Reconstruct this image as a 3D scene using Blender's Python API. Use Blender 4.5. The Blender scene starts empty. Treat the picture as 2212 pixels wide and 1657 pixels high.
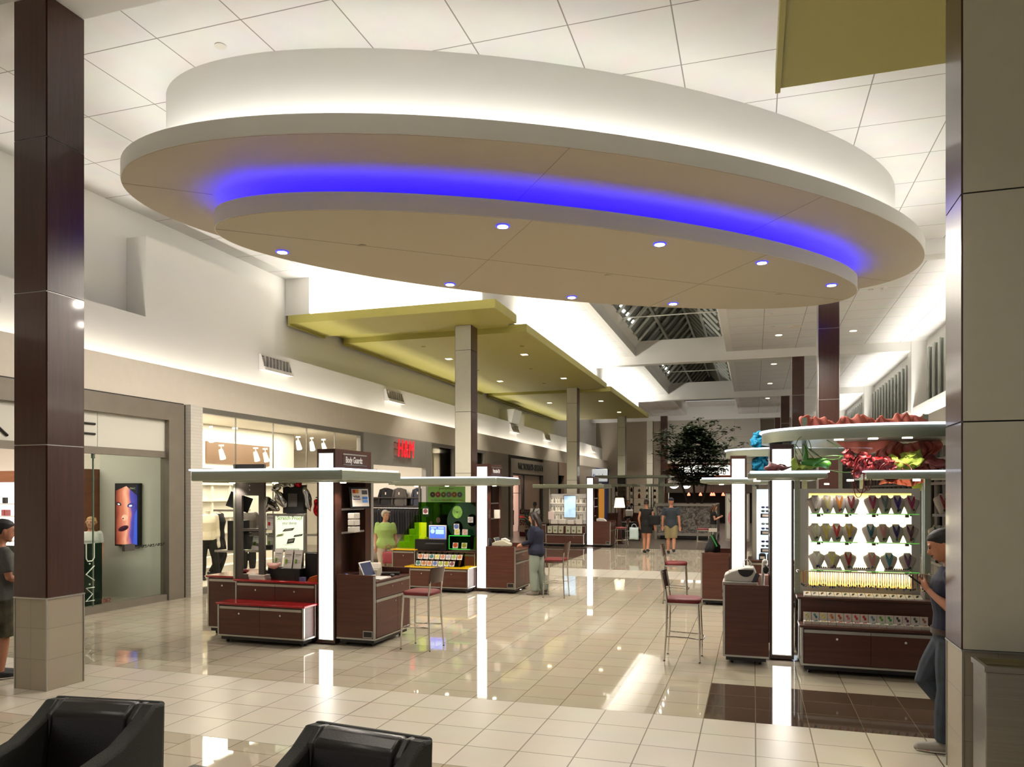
import bpy, bmesh, math, random
from mathutils import Matrix, Vector, Euler
PI = math.pi
random.seed(7)
sc = bpy.context.scene
COL = sc.collection.objects
# ------------------------------------------------------------------ materials
def lin(c):
    c = c/255.0
    return c/12.92 if c <= 0.04045 else ((c+0.055)/1.055)**2.4
def rgb(t): return (lin(t[0]), lin(t[1]), lin(t[2]), 1.0)
def M(name, col, rough=0.5, metal=0.0, emit=None, es=0.0, var=0.0, scale=8.0, stretch=None, bump=0.0, alpha=None, spec=0.5, coat=0.0):
    m = bpy.data.materials.new(name); m.use_nodes = True
    nt = m.node_tree; b = nt.nodes['Principled BSDF']
    b.inputs['Base Color'].default_value = rgb(col)
    b.inputs['Roughness'].default_value = rough
    b.inputs['Metallic'].default_value = metal
    b.inputs['Specular IOR Level'].default_value = spec
    b.inputs['Coat Weight'].default_value = coat
    if alpha: b.inputs['Alpha'].default_value = alpha
    b.inputs['Coat Roughness'].default_value = 0.06
    if emit is not None:
        b.inputs['Emission Color'].default_value = rgb(emit); b.inputs['Emission Strength'].default_value = es
    if var > 0 or bump > 0:
        tc = nt.nodes.new('ShaderNodeTexCoord'); mp = nt.nodes.new('ShaderNodeMapping')
        if stretch: mp.inputs['Scale'].default_value = stretch
        nz = nt.nodes.new('ShaderNodeTexNoise'); nz.inputs['Scale'].default_value = scale; nz.inputs['Detail'].default_value = 5
        nt.links.new(tc.outputs['Object'], mp.inputs['Vector']); nt.links.new(mp.outputs['Vector'], nz.inputs['Vector'])
        if var > 0:
            rp = nt.nodes.new('ShaderNodeValToRGB')
            c = rgb(col)
            rp.color_ramp.elements[0].position = 0.3; rp.color_ramp.elements[1].position = 0.7
            rp.color_ramp.elements[0].color = tuple(max(0, x*(1-var)) for x in c[:3])+(1,)
            rp.color_ramp.elements[1].color = tuple(min(1, x*(1+var)) for x in c[:3])+(1,)
            nt.links.new(nz.outputs['Fac'], rp.inputs['Fac']); nt.links.new(rp.outputs['Color'], b.inputs['Base Color'])
        if bump > 0:
            bp = nt.nodes.new('ShaderNodeBump'); bp.inputs['Strength'].default_value = bump; bp.inputs['Distance'].default_value = 0.01
            nt.links.new(nz.outputs['Fac'], bp.inputs['Height']); nt.links.new(bp.outputs['Normal'], b.inputs['Normal'])
    return m
def GLASS(name, tint=(235, 245, 238), refl=0.12, rough=0.02):
    m = bpy.data.materials.new(name); m.use_nodes = True; nt = m.node_tree; nt.nodes.clear()
    o = nt.nodes.new('ShaderNodeOutputMaterial'); mx = nt.nodes.new('ShaderNodeMixShader')
    t = nt.nodes.new('ShaderNodeBsdfTransparent'); g = nt.nodes.new('ShaderNodeBsdfGlossy')
    t.inputs['Color'].default_value = rgb(tint); g.inputs['Roughness'].default_value = rough
    lw = nt.nodes.new('ShaderNodeLayerWeight'); lw.inputs['Blend'].default_value = refl
    nt.links.new(lw.outputs['Fresnel'], mx.inputs['Fac'])
    nt.links.new(t.outputs[0], mx.inputs[1]); nt.links.new(g.outputs[0], mx.inputs[2]); nt.links.new(mx.outputs[0], o.inputs['Surface'])
    return m
def EMIT(name, col, s):
    m = bpy.data.materials.new(name); m.use_nodes = True; nt = m.node_tree; nt.nodes.clear()
    o = nt.nodes.new('ShaderNodeOutputMaterial'); e = nt.nodes.new('ShaderNodeEmission')
    e.inputs['Color'].default_value = rgb(col); e.inputs['Strength'].default_value = s
    nt.links.new(e.outputs[0], o.inputs['Surface']); return m
def TILES(name, c1, c2, grout, w, h, offset, rough, loc=(0, 0), mort=0.0035, rot=True, spec=0.5, axes='xy'):
    """tile pattern: rows along world y (rot) so that joints run down the mall"""
    m = bpy.data.materials.new(name); m.use_nodes = True; nt = m.node_tree; b = nt.nodes['Principled BSDF']
    tc = nt.nodes.new('ShaderNodeTexCoord'); sx = nt.nodes.new('ShaderNodeSeparateXYZ'); cx = nt.nodes.new('ShaderNodeCombineXYZ')
    nt.links.new(tc.outputs['Object'], sx.inputs[0])
    a0, a1 = axes[0].upper(), axes[1].upper()
    ax = nt.nodes.new('ShaderNodeMath'); ax.operation = 'SUBTRACT'; ax.inputs[1].default_value = loc[0]
    ay = nt.nodes.new('ShaderNodeMath'); ay.operation = 'SUBTRACT'; ay.inputs[1].default_value = loc[1]
    nt.links.new(sx.outputs[a0], ax.inputs[0]); nt.links.new(sx.outputs[a1], ay.inputs[0])
    nt.links.new(ay.outputs[0], cx.inputs['X' if rot else 'Y']); nt.links.new(ax.outputs[0], cx.inputs['Y' if rot else 'X'])
    bk = nt.nodes.new('ShaderNodeTexBrick'); bk.offset = offset; bk.offset_frequency = 2; bk.squash = 1.0
    bk.inputs['Scale'].default_value = 1.0; bk.inputs['Mortar Size'].default_value = mort; bk.inputs['Mortar Smooth'].default_value = 0.0
    bk.inputs['Brick Width'].default_value = h if rot else w; bk.inputs['Row Height'].default_value = w if rot else h
    bk.inputs['Color1'].default_value = rgb(c1); bk.inputs['Color2'].default_value = rgb(c2); bk.inputs['Mortar'].default_value = rgb(grout)
    nt.links.new(cx.outputs[0], bk.inputs['Vector'])
    nz = nt.nodes.new('ShaderNodeTexNoise'); nz.inputs['Scale'].default_value = 2.3; nz.inputs['Detail'].default_value = 6
    nt.links.new(tc.outputs['Object'], nz.inputs['Vector'])
    mix = nt.nodes.new('ShaderNodeMixRGB'); mix.blend_type = 'MULTIPLY'; mix.inputs['Fac'].default_value = 0.16
    nt.links.new(bk.outputs['Color'], mix.inputs[1]); nt.links.new(nz.outputs['Color'], mix.inputs[2])
    nt.links.new(mix.outputs[0], b.inputs['Base Color'])
    b.inputs['Roughness'].default_value = rough; b.inputs['Specular IOR Level'].default_value = spec
    return m
# ------------------------------------------------------------------ mesh builder
JIT = random.Random(11)
class MB:
    def __init__(s): s.bm = bmesh.new(); s.mi = 0
    def mat(s, i): s.mi = i; return s
    def _f(s, vs):
        try:
            f = s.bm.faces.new(vs); f.material_index = s.mi; return f
        except ValueError: return None
    def quad(s, *ps):
        s._f([s.bm.verts.new(p) for p in ps]); return s
    def box(s, x0, x1, y0, y1, z0, z1):
        if x0 > x1: x0, x1 = x1, x0
        if y0 > y1: y0, y1 = y1, y0
        if z0 > z1: z0, z1 = z1, z0
        e = JIT.uniform(.0001, .0007); x0 -= e; x1 += e; y0 -= e; y1 += e; z1 += e       # no two faces share one plane
        if z0 > .0011: z0 -= e
        v = [s.bm.verts.new(p) for p in ((x0,y0,z0),(x1,y0,z0),(x1,y1,z0),(x0,y1,z0),(x0,y0,z1),(x1,y0,z1),(x1,y1,z1),(x0,y1,z1))]
        for f in ((3,2,1,0),(4,5,6,7),(0,1,5,4),(1,2,6,5),(2,3,7,6),(3,0,4,7)): s._f([v[i] for i in f])
        return s
    def prism(s, poly, z0, z1, mtx=None):
        mtx = mtx or Matrix()
        n = len(poly)
        a = [s.bm.verts.new(mtx @ Vector((p[0], p[1], z0))) for p in poly]; b = [s.bm.verts.new(mtx @ Vector((p[0], p[1], z1))) for p in poly]
        s._f(a[::-1]); s._f(b)
        for i in range(n): s._f([a[i], a[(i+1) % n], b[(i+1) % n], b[i]])
        return s
    def rings(s, rs, cap=True, closed=True):
        vs = [[s.bm.verts.new(p) for p in r] for r in rs]
        n = len(vs[0])
        for a, b in zip(vs, vs[1:]):
            for i in range(n if closed else n-1):
                s._f([a[i], a[(i+1) % n], b[(i+1) % n], b[i]])
        if cap: s._f(vs[0][::-1]); s._f(vs[-1])
        return s
    def tube(s, pts, r, n=8, cap=True, ry=None, up=None):
        pts = [Vector(p) for p in pts]; k = len(pts)
        rr = r if isinstance(r, (list, tuple)) else [r]*k
        r2 = ry if isinstance(ry, (list, tuple)) else ([ry]*k if ry else rr)
        upv = Vector(up) if up else None; prev = None; rs = []
        for i, p in enumerate(pts):
            t = (pts[min(i+1, k-1)]-pts[max(i-1, 0)])
            t = t.normalized() if t.length > 1e-9 else Vector((0, 0, 1))
            if upv is not None: a = upv
            elif prev is not None: a = prev
            else: a = Vector((0, 0, 1)) if abs(t.z) < 0.9 else Vector((1, 0, 0))
            u = (a - t*a.dot(t))
            if u.length < 1e-6: u = t.orthogonal()
            u.normalize(); w = t.cross(u); prev = u
            rs.append([p+u*(rr[i]*math.cos(2*PI*j/n))+w*(r2[i]*math.sin(2*PI*j/n)) for j in range(n)])
        return s.rings(rs, cap)
    def cyl(s, p0, p1, r, r1=None, n=16): return s.tube([p0, p1], [r, r if r1 is None else r1], n)
    def lathe(s, prof, c=(0, 0, 0), n=20, cap=True):
        return s.rings([[Vector((c[0]+r*math.cos(2*PI*j/n), c[1]+r*math.sin(2*PI*j/n), c[2]+z)) for j in range(n)] for r, z in prof], cap)
    def ball(s, c, r, n=12, m=8, mtx=None):
        r = r if isinstance(r, (tuple, list)) else (r, r, r); c = Vector(c); mtx = mtx or Matrix.Identity(3)
        rs = []
        for i in range(m+1):
            th = PI*(0.02+0.96*i/m); 
            rs.append([c+mtx @ Vector((r[0]*math.sin(th)*math.cos(2*PI*j/n), r[1]*math.sin(th)*math.sin(2*PI*j/n), -r[2]*math.cos(th))) for j in range(n)])
        return s.rings(rs, True)
    def ering(s, c, ax, ay, ang, z0, z1, ax2=None, ay2=None, n=96, hole=None):
        """elliptical slab (or band when hole=(hx,hy)) turned by ang about z"""
        ca, sa = math.cos(ang), math.sin(ang)
        def R(rx, ry, z): return [Vector((c[0]+rx*math.cos(t)*ca-ry*math.sin(t)*sa, c[1]+rx*math.cos(t)*sa+ry*math.sin(t)*ca, z)) for t in [2*PI*i/n for i in range(n)]]
        if hole:
            r = [R(ax, ay, z0), R(ax, ay, z1), R(hole[0], hole[1], z1), R(hole[0], hole[1], z0), R(ax, ay, z0)]
            return s.rings(r, False)
        return s.rings([R(ax, ay, z0), R(ax2 or ax, ay2 or ay, z1)], True)
    def move(s, v0, mtx):
        s.bm.verts.ensure_lookup_table()
        for i in range(v0, len(s.bm.verts)): s.bm.verts[i].co = mtx @ s.bm.verts[i].co
        return s
    def nv(s): return len(s.bm.verts)
    def tr(s, mtx): bmesh.ops.transform(s.bm, matrix=mtx, verts=s.bm.verts[:]); return s
    def build(s, name, mats, parent=None, smooth=True, ang=0.7, bevel=0, sub=0):
        bmesh.ops.recalc_face_normals(s.bm, faces=s.bm.faces[:])
        me = bpy.data.meshes.new(name); s.bm.to_mesh(me); s.bm.free()
        for m in (mats if isinstance(mats, (list, tuple)) else [mats]): me.materials.append(m)
        if smooth and len(me.polygons):
            me.polygons.foreach_set('use_smooth', [True]*len(me.polygons)); me.set_sharp_from_angle(angle=ang)
        o = bpy.data.objects.new(name, me); COL.link(o)
        if parent is not None: o.parent = parent
        if bevel:
            b = o.modifiers.new('bevel', 'BEVEL'); b.width = bevel; b.segments = 2; b.limit_method = 'ANGLE'; b.angle_limit = 0.8
        if sub:
            b = o.modifiers.new('sub', 'SUBSURF'); b.levels = sub; b.render_levels = sub
        return o
def tag(o, label=None, cat=None, group=None, kind=None):
    if label: o['label'] = label
    if cat: o['category'] = cat
    if group: o['group'] = group
    if kind: o['kind'] = kind
    return o
class T:
    """a thing: an Empty at its base that parents its parts; world=True parts are given in world coordinates"""
    def __init__(s, name, label, cat, loc=(0, 0, 0), rz=0.0, group=None, kind=None):
        s.o = bpy.data.objects.new(name, None); COL.link(s.o); s.o.empty_display_size = 0.1
        s.o.location = loc; s.o.rotation_euler = (0, 0, rz); tag(s.o, label, cat, group, kind)
        s.inv = (Matrix.Translation(loc) @ Matrix.Rotation(rz, 4, 'Z')).inverted()
    def part(s, name, mb, mats, parent=None, label=None, world=False, **k):
        if world: mb.tr(s.inv)
        p = mb.build(name, mats, parent or s.o, **k)
        if label: p['label'] = label
        return p
    def txt(s, name, body, size, m, loc, rot, parent=None, **k):
        return text(name, body, size, m, loc, rot, parent=parent or s.o, **k)
def one(name, mb, mats, label, cat, loc=(0, 0, 0), rz=0.0, group=None, kind=None, world=False, **k):
    if world: mb.tr((Matrix.Translation(loc) @ Matrix.Rotation(rz, 4, 'Z')).inverted())
    o = mb.build(name, mats, None, **k); o.location = loc; o.rotation_euler = (0, 0, rz)
    return tag(o, label, cat, group, kind)
def struct(name, mb, mats, **k):
    k.setdefault('smooth', False)
    o = mb.build(name, mats, None, **k); o['kind'] = 'structure'; return o
def dup(o, loc=None, rz=None, label=None, scale=None):
    r = o.copy(); COL.link(r)
    if loc is not None: r.location = loc
    if rz is not None: r.rotation_euler = (0, 0, rz)
    if label: r['label'] = label
    if scale: r.scale = scale
    for ch in list(o.children):
        c = ch.copy(); COL.link(c); c.parent = r
        for g in ch.children:
            d = g.copy(); COL.link(d); d.parent = c
    return r
def bake(o):
    dg = bpy.context.evaluated_depsgraph_get(); dg.update()
    me = bpy.data.meshes.new_from_object(o.evaluated_get(dg)); old = o.data
    o.modifiers.clear()
    if o.type == 'MESH': o.data = me
    return me
SOUTH = (PI/2, 0, 0); EAST = (PI/2, 0, PI/2); WEST = (PI/2, 0, -PI/2)
def text(name, body, size, m, loc, rot, parent=None, ext=0.002, align='CENTER', width=None, xs=1.0, shear=0.0, bold=0.0, space=1.0):
    cu = bpy.data.curves.new(name, 'FONT'); cu.body = body; cu.size = size; cu.extrude = ext; cu.align_x = align; cu.align_y = 'CENTER'; cu.shear = shear
    cu.offset = bold; cu.resolution_u = 3; cu.space_character = space
    t = bpy.data.objects.new(name+'_t', cu); COL.link(t)
    dg = bpy.context.evaluated_depsgraph_get(); dg.update()
    me = bpy.data.meshes.new_from_object(t.evaluated_get(dg))
    bpy.data.objects.remove(t)
    me.materials.clear(); me.materials.append(m)
    o = bpy.data.objects.new(name, me); COL.link(o)
    if parent is not None: o.parent = parent
    sx = xs
    if width:
        w = max(v.co.x for v in me.vertices)-min(v.co.x for v in me.vertices)
        sx = width/max(w, 1e-6)
    for v in me.vertices: v.co.x *= sx
    o.location = loc; o.rotation_euler = rot
    return o
def area(name, loc, rot, sx, sy, power, col=(255, 244, 225), spread=None):
    l = bpy.data.lights.new(name, 'AREA'); l.shape = 'RECTANGLE'; l.size = sx; l.size_y = sy; l.energy = power; l.color = rgb(col)[:3]
    if spread: l.spread = spread
    o = bpy.data.objects.new(name, l); COL.link(o); o.location = loc; o.rotation_euler = rot; return o
def spot(name, loc, power, ang=1.6, blend=0.6, col=(255, 245, 230), r=0.06, rot=(0, 0, 0)):
    l = bpy.data.lights.new(name, 'SPOT'); l.energy = power; l.spot_size = ang; l.spot_blend = blend; l.color = rgb(col)[:3]; l.shadow_soft_size = r
    o = bpy.data.objects.new(name, l); COL.link(o); o.location = loc; o.rotation_euler = rot; return o
def point(name, loc, power, col=(255, 236, 208), r=0.1):
    l = bpy.data.lights.new(name, 'POINT'); l.energy = power; l.color = rgb(col)[:3]; l.shadow_soft_size = r
    o = bpy.data.objects.new(name, l); COL.link(o); o.location = loc; return o
# palette
WHITE = M('white_paint', (222, 220, 214), 0.65)
CEIL = TILES('ceiling_tiles', (224, 222, 218), (220, 218, 214), (140, 134, 128), 1.19, 1.245, 0.0, 0.7, loc=(0.31, 11.13), mort=0.008)
CREAM = M('cream_panel', (207, 204, 186), 0.45, var=0.02)
FASC = M('fascia_paint', (214, 205, 190), 0.5, var=0.02)
GREEN = M('green_soffit_paint', (178, 170, 88), 0.5)
WOODV = M('dark_wood_vertical', (66, 36, 27), 0.3, var=0.22, scale=26, stretch=(1, 1, 0.06), coat=0.25)
WOODH = M('dark_wood_horizontal', (84, 45, 33), 0.38, var=0.25, scale=22, stretch=(0.07, 0.07, 1.2), coat=0.06)
ALU = M('brushed_aluminium', (186, 184, 178), 0.34, 1.0)
STEEL = M('satin_steel', (158, 164, 146), 0.36, 0.7, var=0.06, scale=14, stretch=(0.2, 0.2, 6))
CHROME = M('chrome', (215, 212, 205), 0.1, 1.0)
BLACK = M('black_plastic', (22, 20, 20), 0.35)
DARKG = M('dark_grey_metal', (92, 86, 82), 0.45, 0.35)
GASKET = M('dark_gap', (30, 26, 23), 0.6)
STONE = TILES('stone_base_tiles', (176, 166, 146), (170, 160, 141), (150, 141, 124), 0.235, 0.32, 0.0, 0.4, mort=0.003, rot=False, axes='xz')
WPLAST = M('white_plastic', (214, 210, 204), 0.4)
LBOX = EMIT('lightbox_white', (255, 250, 242), 3.6)
EDGE = EMIT('lit_canopy_edge', (225, 235, 255), 2.2)
LAMPW = EMIT('warm_lamp', (255, 240, 214), 9.0)
CLEAR = GLASS('clear_glass')
GSHELF = M('glass_edge_green', (120, 200, 140), 0.1)
RED = M('red_laminate', (168, 22, 30), 0.12, coat=0.4)
YELLOW = M('yellow_laminate', (222, 178, 12), 0.2, coat=0.3)
REDFAB = M('dark_red_vinyl', (112, 22, 26), 0.55, var=0.05, scale=60)
# ================================================================== THE SETTING
POL = TILES('polished_tiles', (200, 189, 168), (193, 182, 161), (136, 122, 100), 0.447, 0.447, 0.5, 0.03, loc=(-0.432, 7.08), mort=.0045, spec=0.65)
MAT_ = TILES('matte_tiles', (211, 203, 186), (206, 198, 181), (110, 98, 76), 0.447, 0.447, 0.0, 0.28, loc=(-0.432, 7.08), mort=.005, spec=0.5)
DRK = TILES('dark_tiles', (90, 74, 62), (84, 69, 58), (128, 112, 95), 0.447, 0.447, 0.0, 0.05, loc=(-0.432, 7.08), spec=0.55)
DRM = TILES('dark_matte_tiles', (88, 78, 68), (82, 72, 63), (104, 92, 80), 0.447, 0.447, 0.0, 0.28, loc=(-0.432, 7.08))
m = MB()
ys = [-7, 5.289, 7.08, 8.42, 18.11, 19.9, 27.6, 62]; xs = [-18, -5.3, -0.432, 8]
for j in range(len(ys)-1):
    for i in range(3):
        y0, y1 = ys[j], ys[j+1]
        k = 0
        if (j == 1) or (j == 4): k = 1
        elif j == 2 and i == 2: k = 2
        elif j == 5 and i == 0: k = 2
        elif j == 6: k = 3
        m.mat(k).quad((xs[i], y0, 0), (xs[i+1], y0, 0), (xs[i+1], y1, 0), (xs[i], y1, 0))
struct('floor', m, [POL, MAT_, DRK, DRM])
# ---- ceiling with the skylight wells cut out
m = MB()
XL, XR, ZC = -11.5, 6.0, 7.5
SKX0, SKX1 = -4.52, -1.0
for (a, b, open_) in ((-7, 18.3, False), (18.3, 55.6, True), (55.6, 62, False)):
    if not open_: m.box(XL, XR, a, b, ZC, ZC+0.1)
    else: m.box(XL, SKX0, a, b, ZC, ZC+0.1); m.box(SKX1, XR, a, b, ZC, ZC+0.1)
struct('ceiling', m, CEIL)
# ---- beams on the column lines
for y in (6.2, 18.54, 30.8, 43.1, 55.4):
    m = MB(); m.box(-11.46, 5.92, y-0.23, y+0.23, 7.17, 7.52)
    if y > 20: m.box(5.42, 5.95, y-0.35, y+0.35, 4.4, 7.5)
    if y > 10: m.box(SKX0-0.2, SKX1+0.2, y-0.23, y+0.23, 7.5, 8.1)
    struct('trim_1', m, WHITE)
# ---- skylight wells and the glazed gable
m = MB()
m.box(SKX0-0.22, SKX0+.006, 18.3, 55.6, 7.495, 7.84)
m.quad((SKX0-0.02, 18.3, 7.84), (SKX0-0.02, 55.6, 7.84), (-4.33, 55.6, 8.12), (-4.33, 18.3, 8.12))
m.box(SKX1-.006, SKX1+0.22, 18.3, 55.6, 7.495, 7.84)
m.quad((SKX1+0.02, 18.3, 7.84), (SKX1+0.02, 55.6, 7.84), (-1.19, 55.6, 8.12), (-1.19, 18.3, 8.12))
m.quad((-4.4, 52.0, 8.1), (-1.1, 52.0, 8.1), (-1.1, 55.6, 8.1), (-4.4, 55.6, 8.1))
struct('trim_2', m, WHITE)
SKYG = M('night_skylight_glass', (96, 100, 94), 0.25, spec=0.6)
m = MB()
m.quad((-4.34, 18.3, 8.1), (-4.34, 51.6, 8.1), (-2.76, 51.6, 9.9), (-2.76, 18.3, 9.9))
m.quad((-1.18, 18.3, 8.1), (-1.18, 51.6, 8.1), (-2.76, 51.6, 9.9), (-2.76, 18.3, 9.9))
m.quad((-4.34, 51.6, 8.1), (-1.18, 51.6, 8.1), (-2.76, 51.6, 9.9), (-2.76, 51.6, 9.9001))
struct('window_1', m, SKYG)
RAFT = M('skylight_rafters', (176, 180, 172), 0.45, 0.2)
sk = T('skylight_frame', 'pale grey rafters of the gabled skylight over the middle of the hall', 'skylight frame', (-2.76, 18.5, 8.1))
y = 19.1; k = 0
while y < 51.4:
    m = MB()
    for x in (-4.34, -1.18):
        d = Vector((-2.76-x, 0, 1.8)); n = Vector((-d.z, 0, d.x)).normalized()*(1 if x > -2 else -1)
        p0, p1 = Vector((x, y, 8.1)), Vector((-2.76, y, 9.9))
        m.tube([p0-Vector((0, 0, .07)), p1-Vector((0, 0, .07))], 0.035, 4, ry=0.075, up=(0, 1, 0))
    sk.part('rafter', m, RAFT, world=True); y += 1.22
for (x, z) in ((-3.6, 8.94), (-1.92, 8.94), (-2.76, 9.8)):
    m = MB(); m.box(x-.05, x+.05, 18.4, 51.5, z-.2, z-.08); sk.part('purlin', m, RAFT, world=True)
for y in (22.6, 26.4, 34.6, 39.0, 46.6):
    m = MB(); m.cyl((-4.4, y, 8.12), (-1.1, y, 8.12), 0.022, n=8); sk.part('tie_rod', m, M('tie_rod_white', (225, 226, 220), 0.4) if y < 23 else bpy.data.materials['tie_rod_white'], world=True)
STRIP = EMIT('strip_lamp', (255, 250, 240), 14.0)
for i, y in enumerate((21.3, 22.5, 23.7, 24.9, 26.2, 27.4, 33.4, 34.6, 35.9, 37.1, 38.3, 39.5)):
    m = MB(); p0 = Vector((-4.22, y, 8.16)); d = Vector((1.58, 0, 1.8)).normalized()
    m.tube([p0, p0+d*0.95], 0.035, 4); m.mat(1).tube([p0+d*0.05+Vector((.0, -.02, -.05)), p0+d*0.16+Vector((.0, -.02, -.05))], 0.03, 6)
    one('skylight_lamp', m, [ALU, STRIP], 'slim lamp along the low left edge of the skylight glazing', 'lamp', loc=(-4.22, y, 8.16), group='lamps along the skylight glazing', world=True)
# ---- left wall: fascia, cove trough, lit band, ledge, upper wall
m = MB(); m.box(-10.65, -10.55, -7, 57, 3.75, 4.42); m.box(-11.0, -10.65, -7, 57, 3.75, 3.80)
struct('trim_3', m, FASC)
m = MB(); m.box(-11.6, -11.0, -7, 60, 3.76, 5.38); m.box(-11.66, -11.46, -7, 60, 5.38, 7.6)
m.box(-11.46, -11.0, 11.63, 15.71, 5.38, 6.92)
m.box(-11.5, -10.75, 16.8, 17.2, 6.57, 7.55)
struct('wall_left', m, WHITE)
# box bulkhead above the green soffits
m = MB(); m.box(-10.8, -6.2, 17.1, 43.0, 6.62, 7.55)
struct('wall_bulkhead', m, WHITE)
# ---- right wall
m = MB()
m.box(5.05, 5.15, -7, 57, 3.75, 4.42); m.box(5.15, 5.5, -7, 57, 3.75, 3.8); m.box(5.46, 6.1, -7, 57, 3.72, 5.08)
m.box(5.92, 6.1, -7, 57, 7.05, 7.6)
for y in (-1, 6.2, 18.54, 30.8, 43.1, 55.4): m.box(5.92, 6.1, y-.7, y+.7, 5.0, 7.1)
struct('wall_right', m, WHITE)
LOUV = M('grey_louvre', (176, 180, 170), 0.4, 0.3)
NIGHT = M('night_window_glass', (52, 54, 56), 0.1)
n = 0
for (a, b) in ((19.24, 30.1), (31.5, 42.4), (43.8, 54.7)):
    w = T('window_2', 'clerestory window behind tall grey upright louvre fins, bay from %d to %d' % (a, b), 'window', (5.95, (a+b)/2, 5.08), kind='structure')
    del w.o['label'], w.o['category']
    m = MB(); m.box(6.0, 6.04, a, b, 5.08, 7.06); w.part('pane', m, NIGHT, world=True)
    y = a+0.2
    while y < b:
        m = MB(); m.box(5.74, 5.98, y, y+0.07, 5.08, 7.05); m.box(5.72, 5.76, y-.1, y+.17, 5.08, 7.05); w.part('louvre', m, LOUV, world=True); y += 0.82
# right storefront line: dark glazed shopfront grid
DARKIN = M('dark_shop_interior', (38, 34, 31), 0.6)
MULL = M('shopfront_mullion', (120, 112, 104), 0.4, 0.4)
m = MB(); m.box(5.3, 5.5, -7, 57, 0, 3.75); struct('wall_right', m, DARKIN)
wn = T('window_3', None, None, (5.1, 22, 0), kind='structure')
m = MB(); m.box(5.12, 5.14, 12, 40, 0.1, 3.7); wn.part('pane', m, CLEAR, world=True)
m = MB()
for i in range(29): m.box(5.06, 5.16, 12+i-.03, 12+i+.03, 0, 3.75)
for z in (0.05, 2.3, 3.0, 3.7): m.box(5.06, 5.16, 12, 40, z-.04, z+.04)
wn.part('frame', m, MULL, world=True)
# ---- far end wall over the cafe
m = MB(); m.box(-6.1, 0.25, 56.6, 56.9, 4.1, 7.5); m.box(-6.1, -5.9, 56.4, 62, 0, 7.5); m.box(0.25, 0.45, 56.4, 62, 4.1, 7.5)
struct('wall_back', m, TILES('end_wall_panels', (206, 200, 186), (203, 197, 183), (176, 168, 152), 2.4, 1.9, 0.0, 0.6, loc=(-6.1, 4.1), mort=0.01, rot=False, axes='xz'))
m = MB(); m.box(-18, 8, 61.8, 62, 0, 7.5); m.box(-11.5, -6.0, 57.2, 57.5, 0, 7.5); m.box(0.4, 6, 60, 60.2, 0, 7.5)
struct('wall_back', m, M('far_wall', (170, 158, 138), 0.6))
# ================================================================== STOREFRONTS (left side)
BRONZE = M('bronze_portal_metal', (124, 116, 103), 0.45, 0.2, var=0.06, scale=4)
TILEW = TILES('white_brick_tile', (214, 209, 198), (209, 204, 193), (190, 184, 172), 0.4, 0.06, 0.5, 0.35, mort=0.003, rot=False, axes='yz')
SHOPW = M('shop_interior_white', (232, 226, 214), 0.6)
TAN = M('tan_shopfront_panel', (142, 130, 112), 0.5)
# partition walls and the line of the shop ceilings
m = MB(); m.box(-18, -10.62, -7, 57, 3.70, 3.74)
struct('ceiling', m, SHOPW)
m = MB(); m.box(-18, -17.8, -7, 60, 0, 3.75)
for y in (2.0, 12.2, 29.9, 40.2, 50.9): m.box(-18, -10.7, y-.06, y+.06, 0, 3.75)
struct('wall_shop_partition', m, SHOPW)
# --- cosmetics shop portal
m = MB(); m.box(-10.72, -10.52, 11.7, 12.1, 0, 3.74); m.box(-10.72, -10.52, 2.1, 11.7, 3.41, 3.74); m.box(-10.72, -10.6, 2.1, 11.7, 2.7, 2.82)
m.box(-10.72, -10.56, 8.9, 11.7, 0, 0.12)
struct('trim_4', m, BRONZE)
m = MB(); m.box(-10.6, -10.53, 12.1, 12.14, 0, 3.74); m.box(-10.6, -10.53, 2.1, 12.1, 3.735, 3.76)
struct('trim_5', m, GASKET)
m = MB(); m.box(-10.75, -10.4, 12.14, 12.47, 0, 3.75); struct('wall_pilaster', m, TILEW)
MACB = M('sign_board_cream', (206, 204, 192), 0.4)
sg = T('shop_sign', 'cream sign board with thin black rounded letters over the cosmetics shop', 'sign', (-10.62, 8.5, 2.82))
m = MB(); m.box(-10.68, -10.62, 5.2, 10.145, 2.82, 3.41); m.box(-10.68, -10.62, 10.155, 11.7, 2.82, 3.41); sg.part('board', m, MACB, world=True)
def strokes(lines, r, x, pt):
    mb = MB()
    for l in lines:
        mb.tube([pt(a, b) for a, b in l], r, 8)
        for e in (l[0], l[-1]): mb.ball(pt(*e), r*1.0, 8, 6)
    return mb
pt = lambda a, b: (-10.605, 6.2+a, 2.88+b)
H_ = 0.46
sg.part('lettering', strokes([[(0, 0.02), (0.55, H_), (1.15, 0.02), (1.75, H_), (2.3, 0.02)]], 0.022, 0, pt), BLACK, world=True)
pt = lambda a, b: (-10.605, 8.75+a, 2.88+b)
sg.part('lettering', strokes([[(0, 0.0), (0.45, H_), (0.9, 0.0)]], 0.022, 0, pt), BLACK, world=True)
pt = lambda a, b: (-10.605, 9.5+a, 2.9+b)
arc = [(0.18+0.18*math.cos(t), 0.2+0.165*math.sin(t)*0.5+0.0) for t in ()]
sg.part('lettering', strokes([[(0.58, 0.30), (0.16, 0.30), (0.05, 0.26), (0.02, 0.215), (0.05, 0.17), (0.16, 0.13), (0.58, 0.13)]], 0.02, 0, pt), BLACK, world=True)
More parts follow.
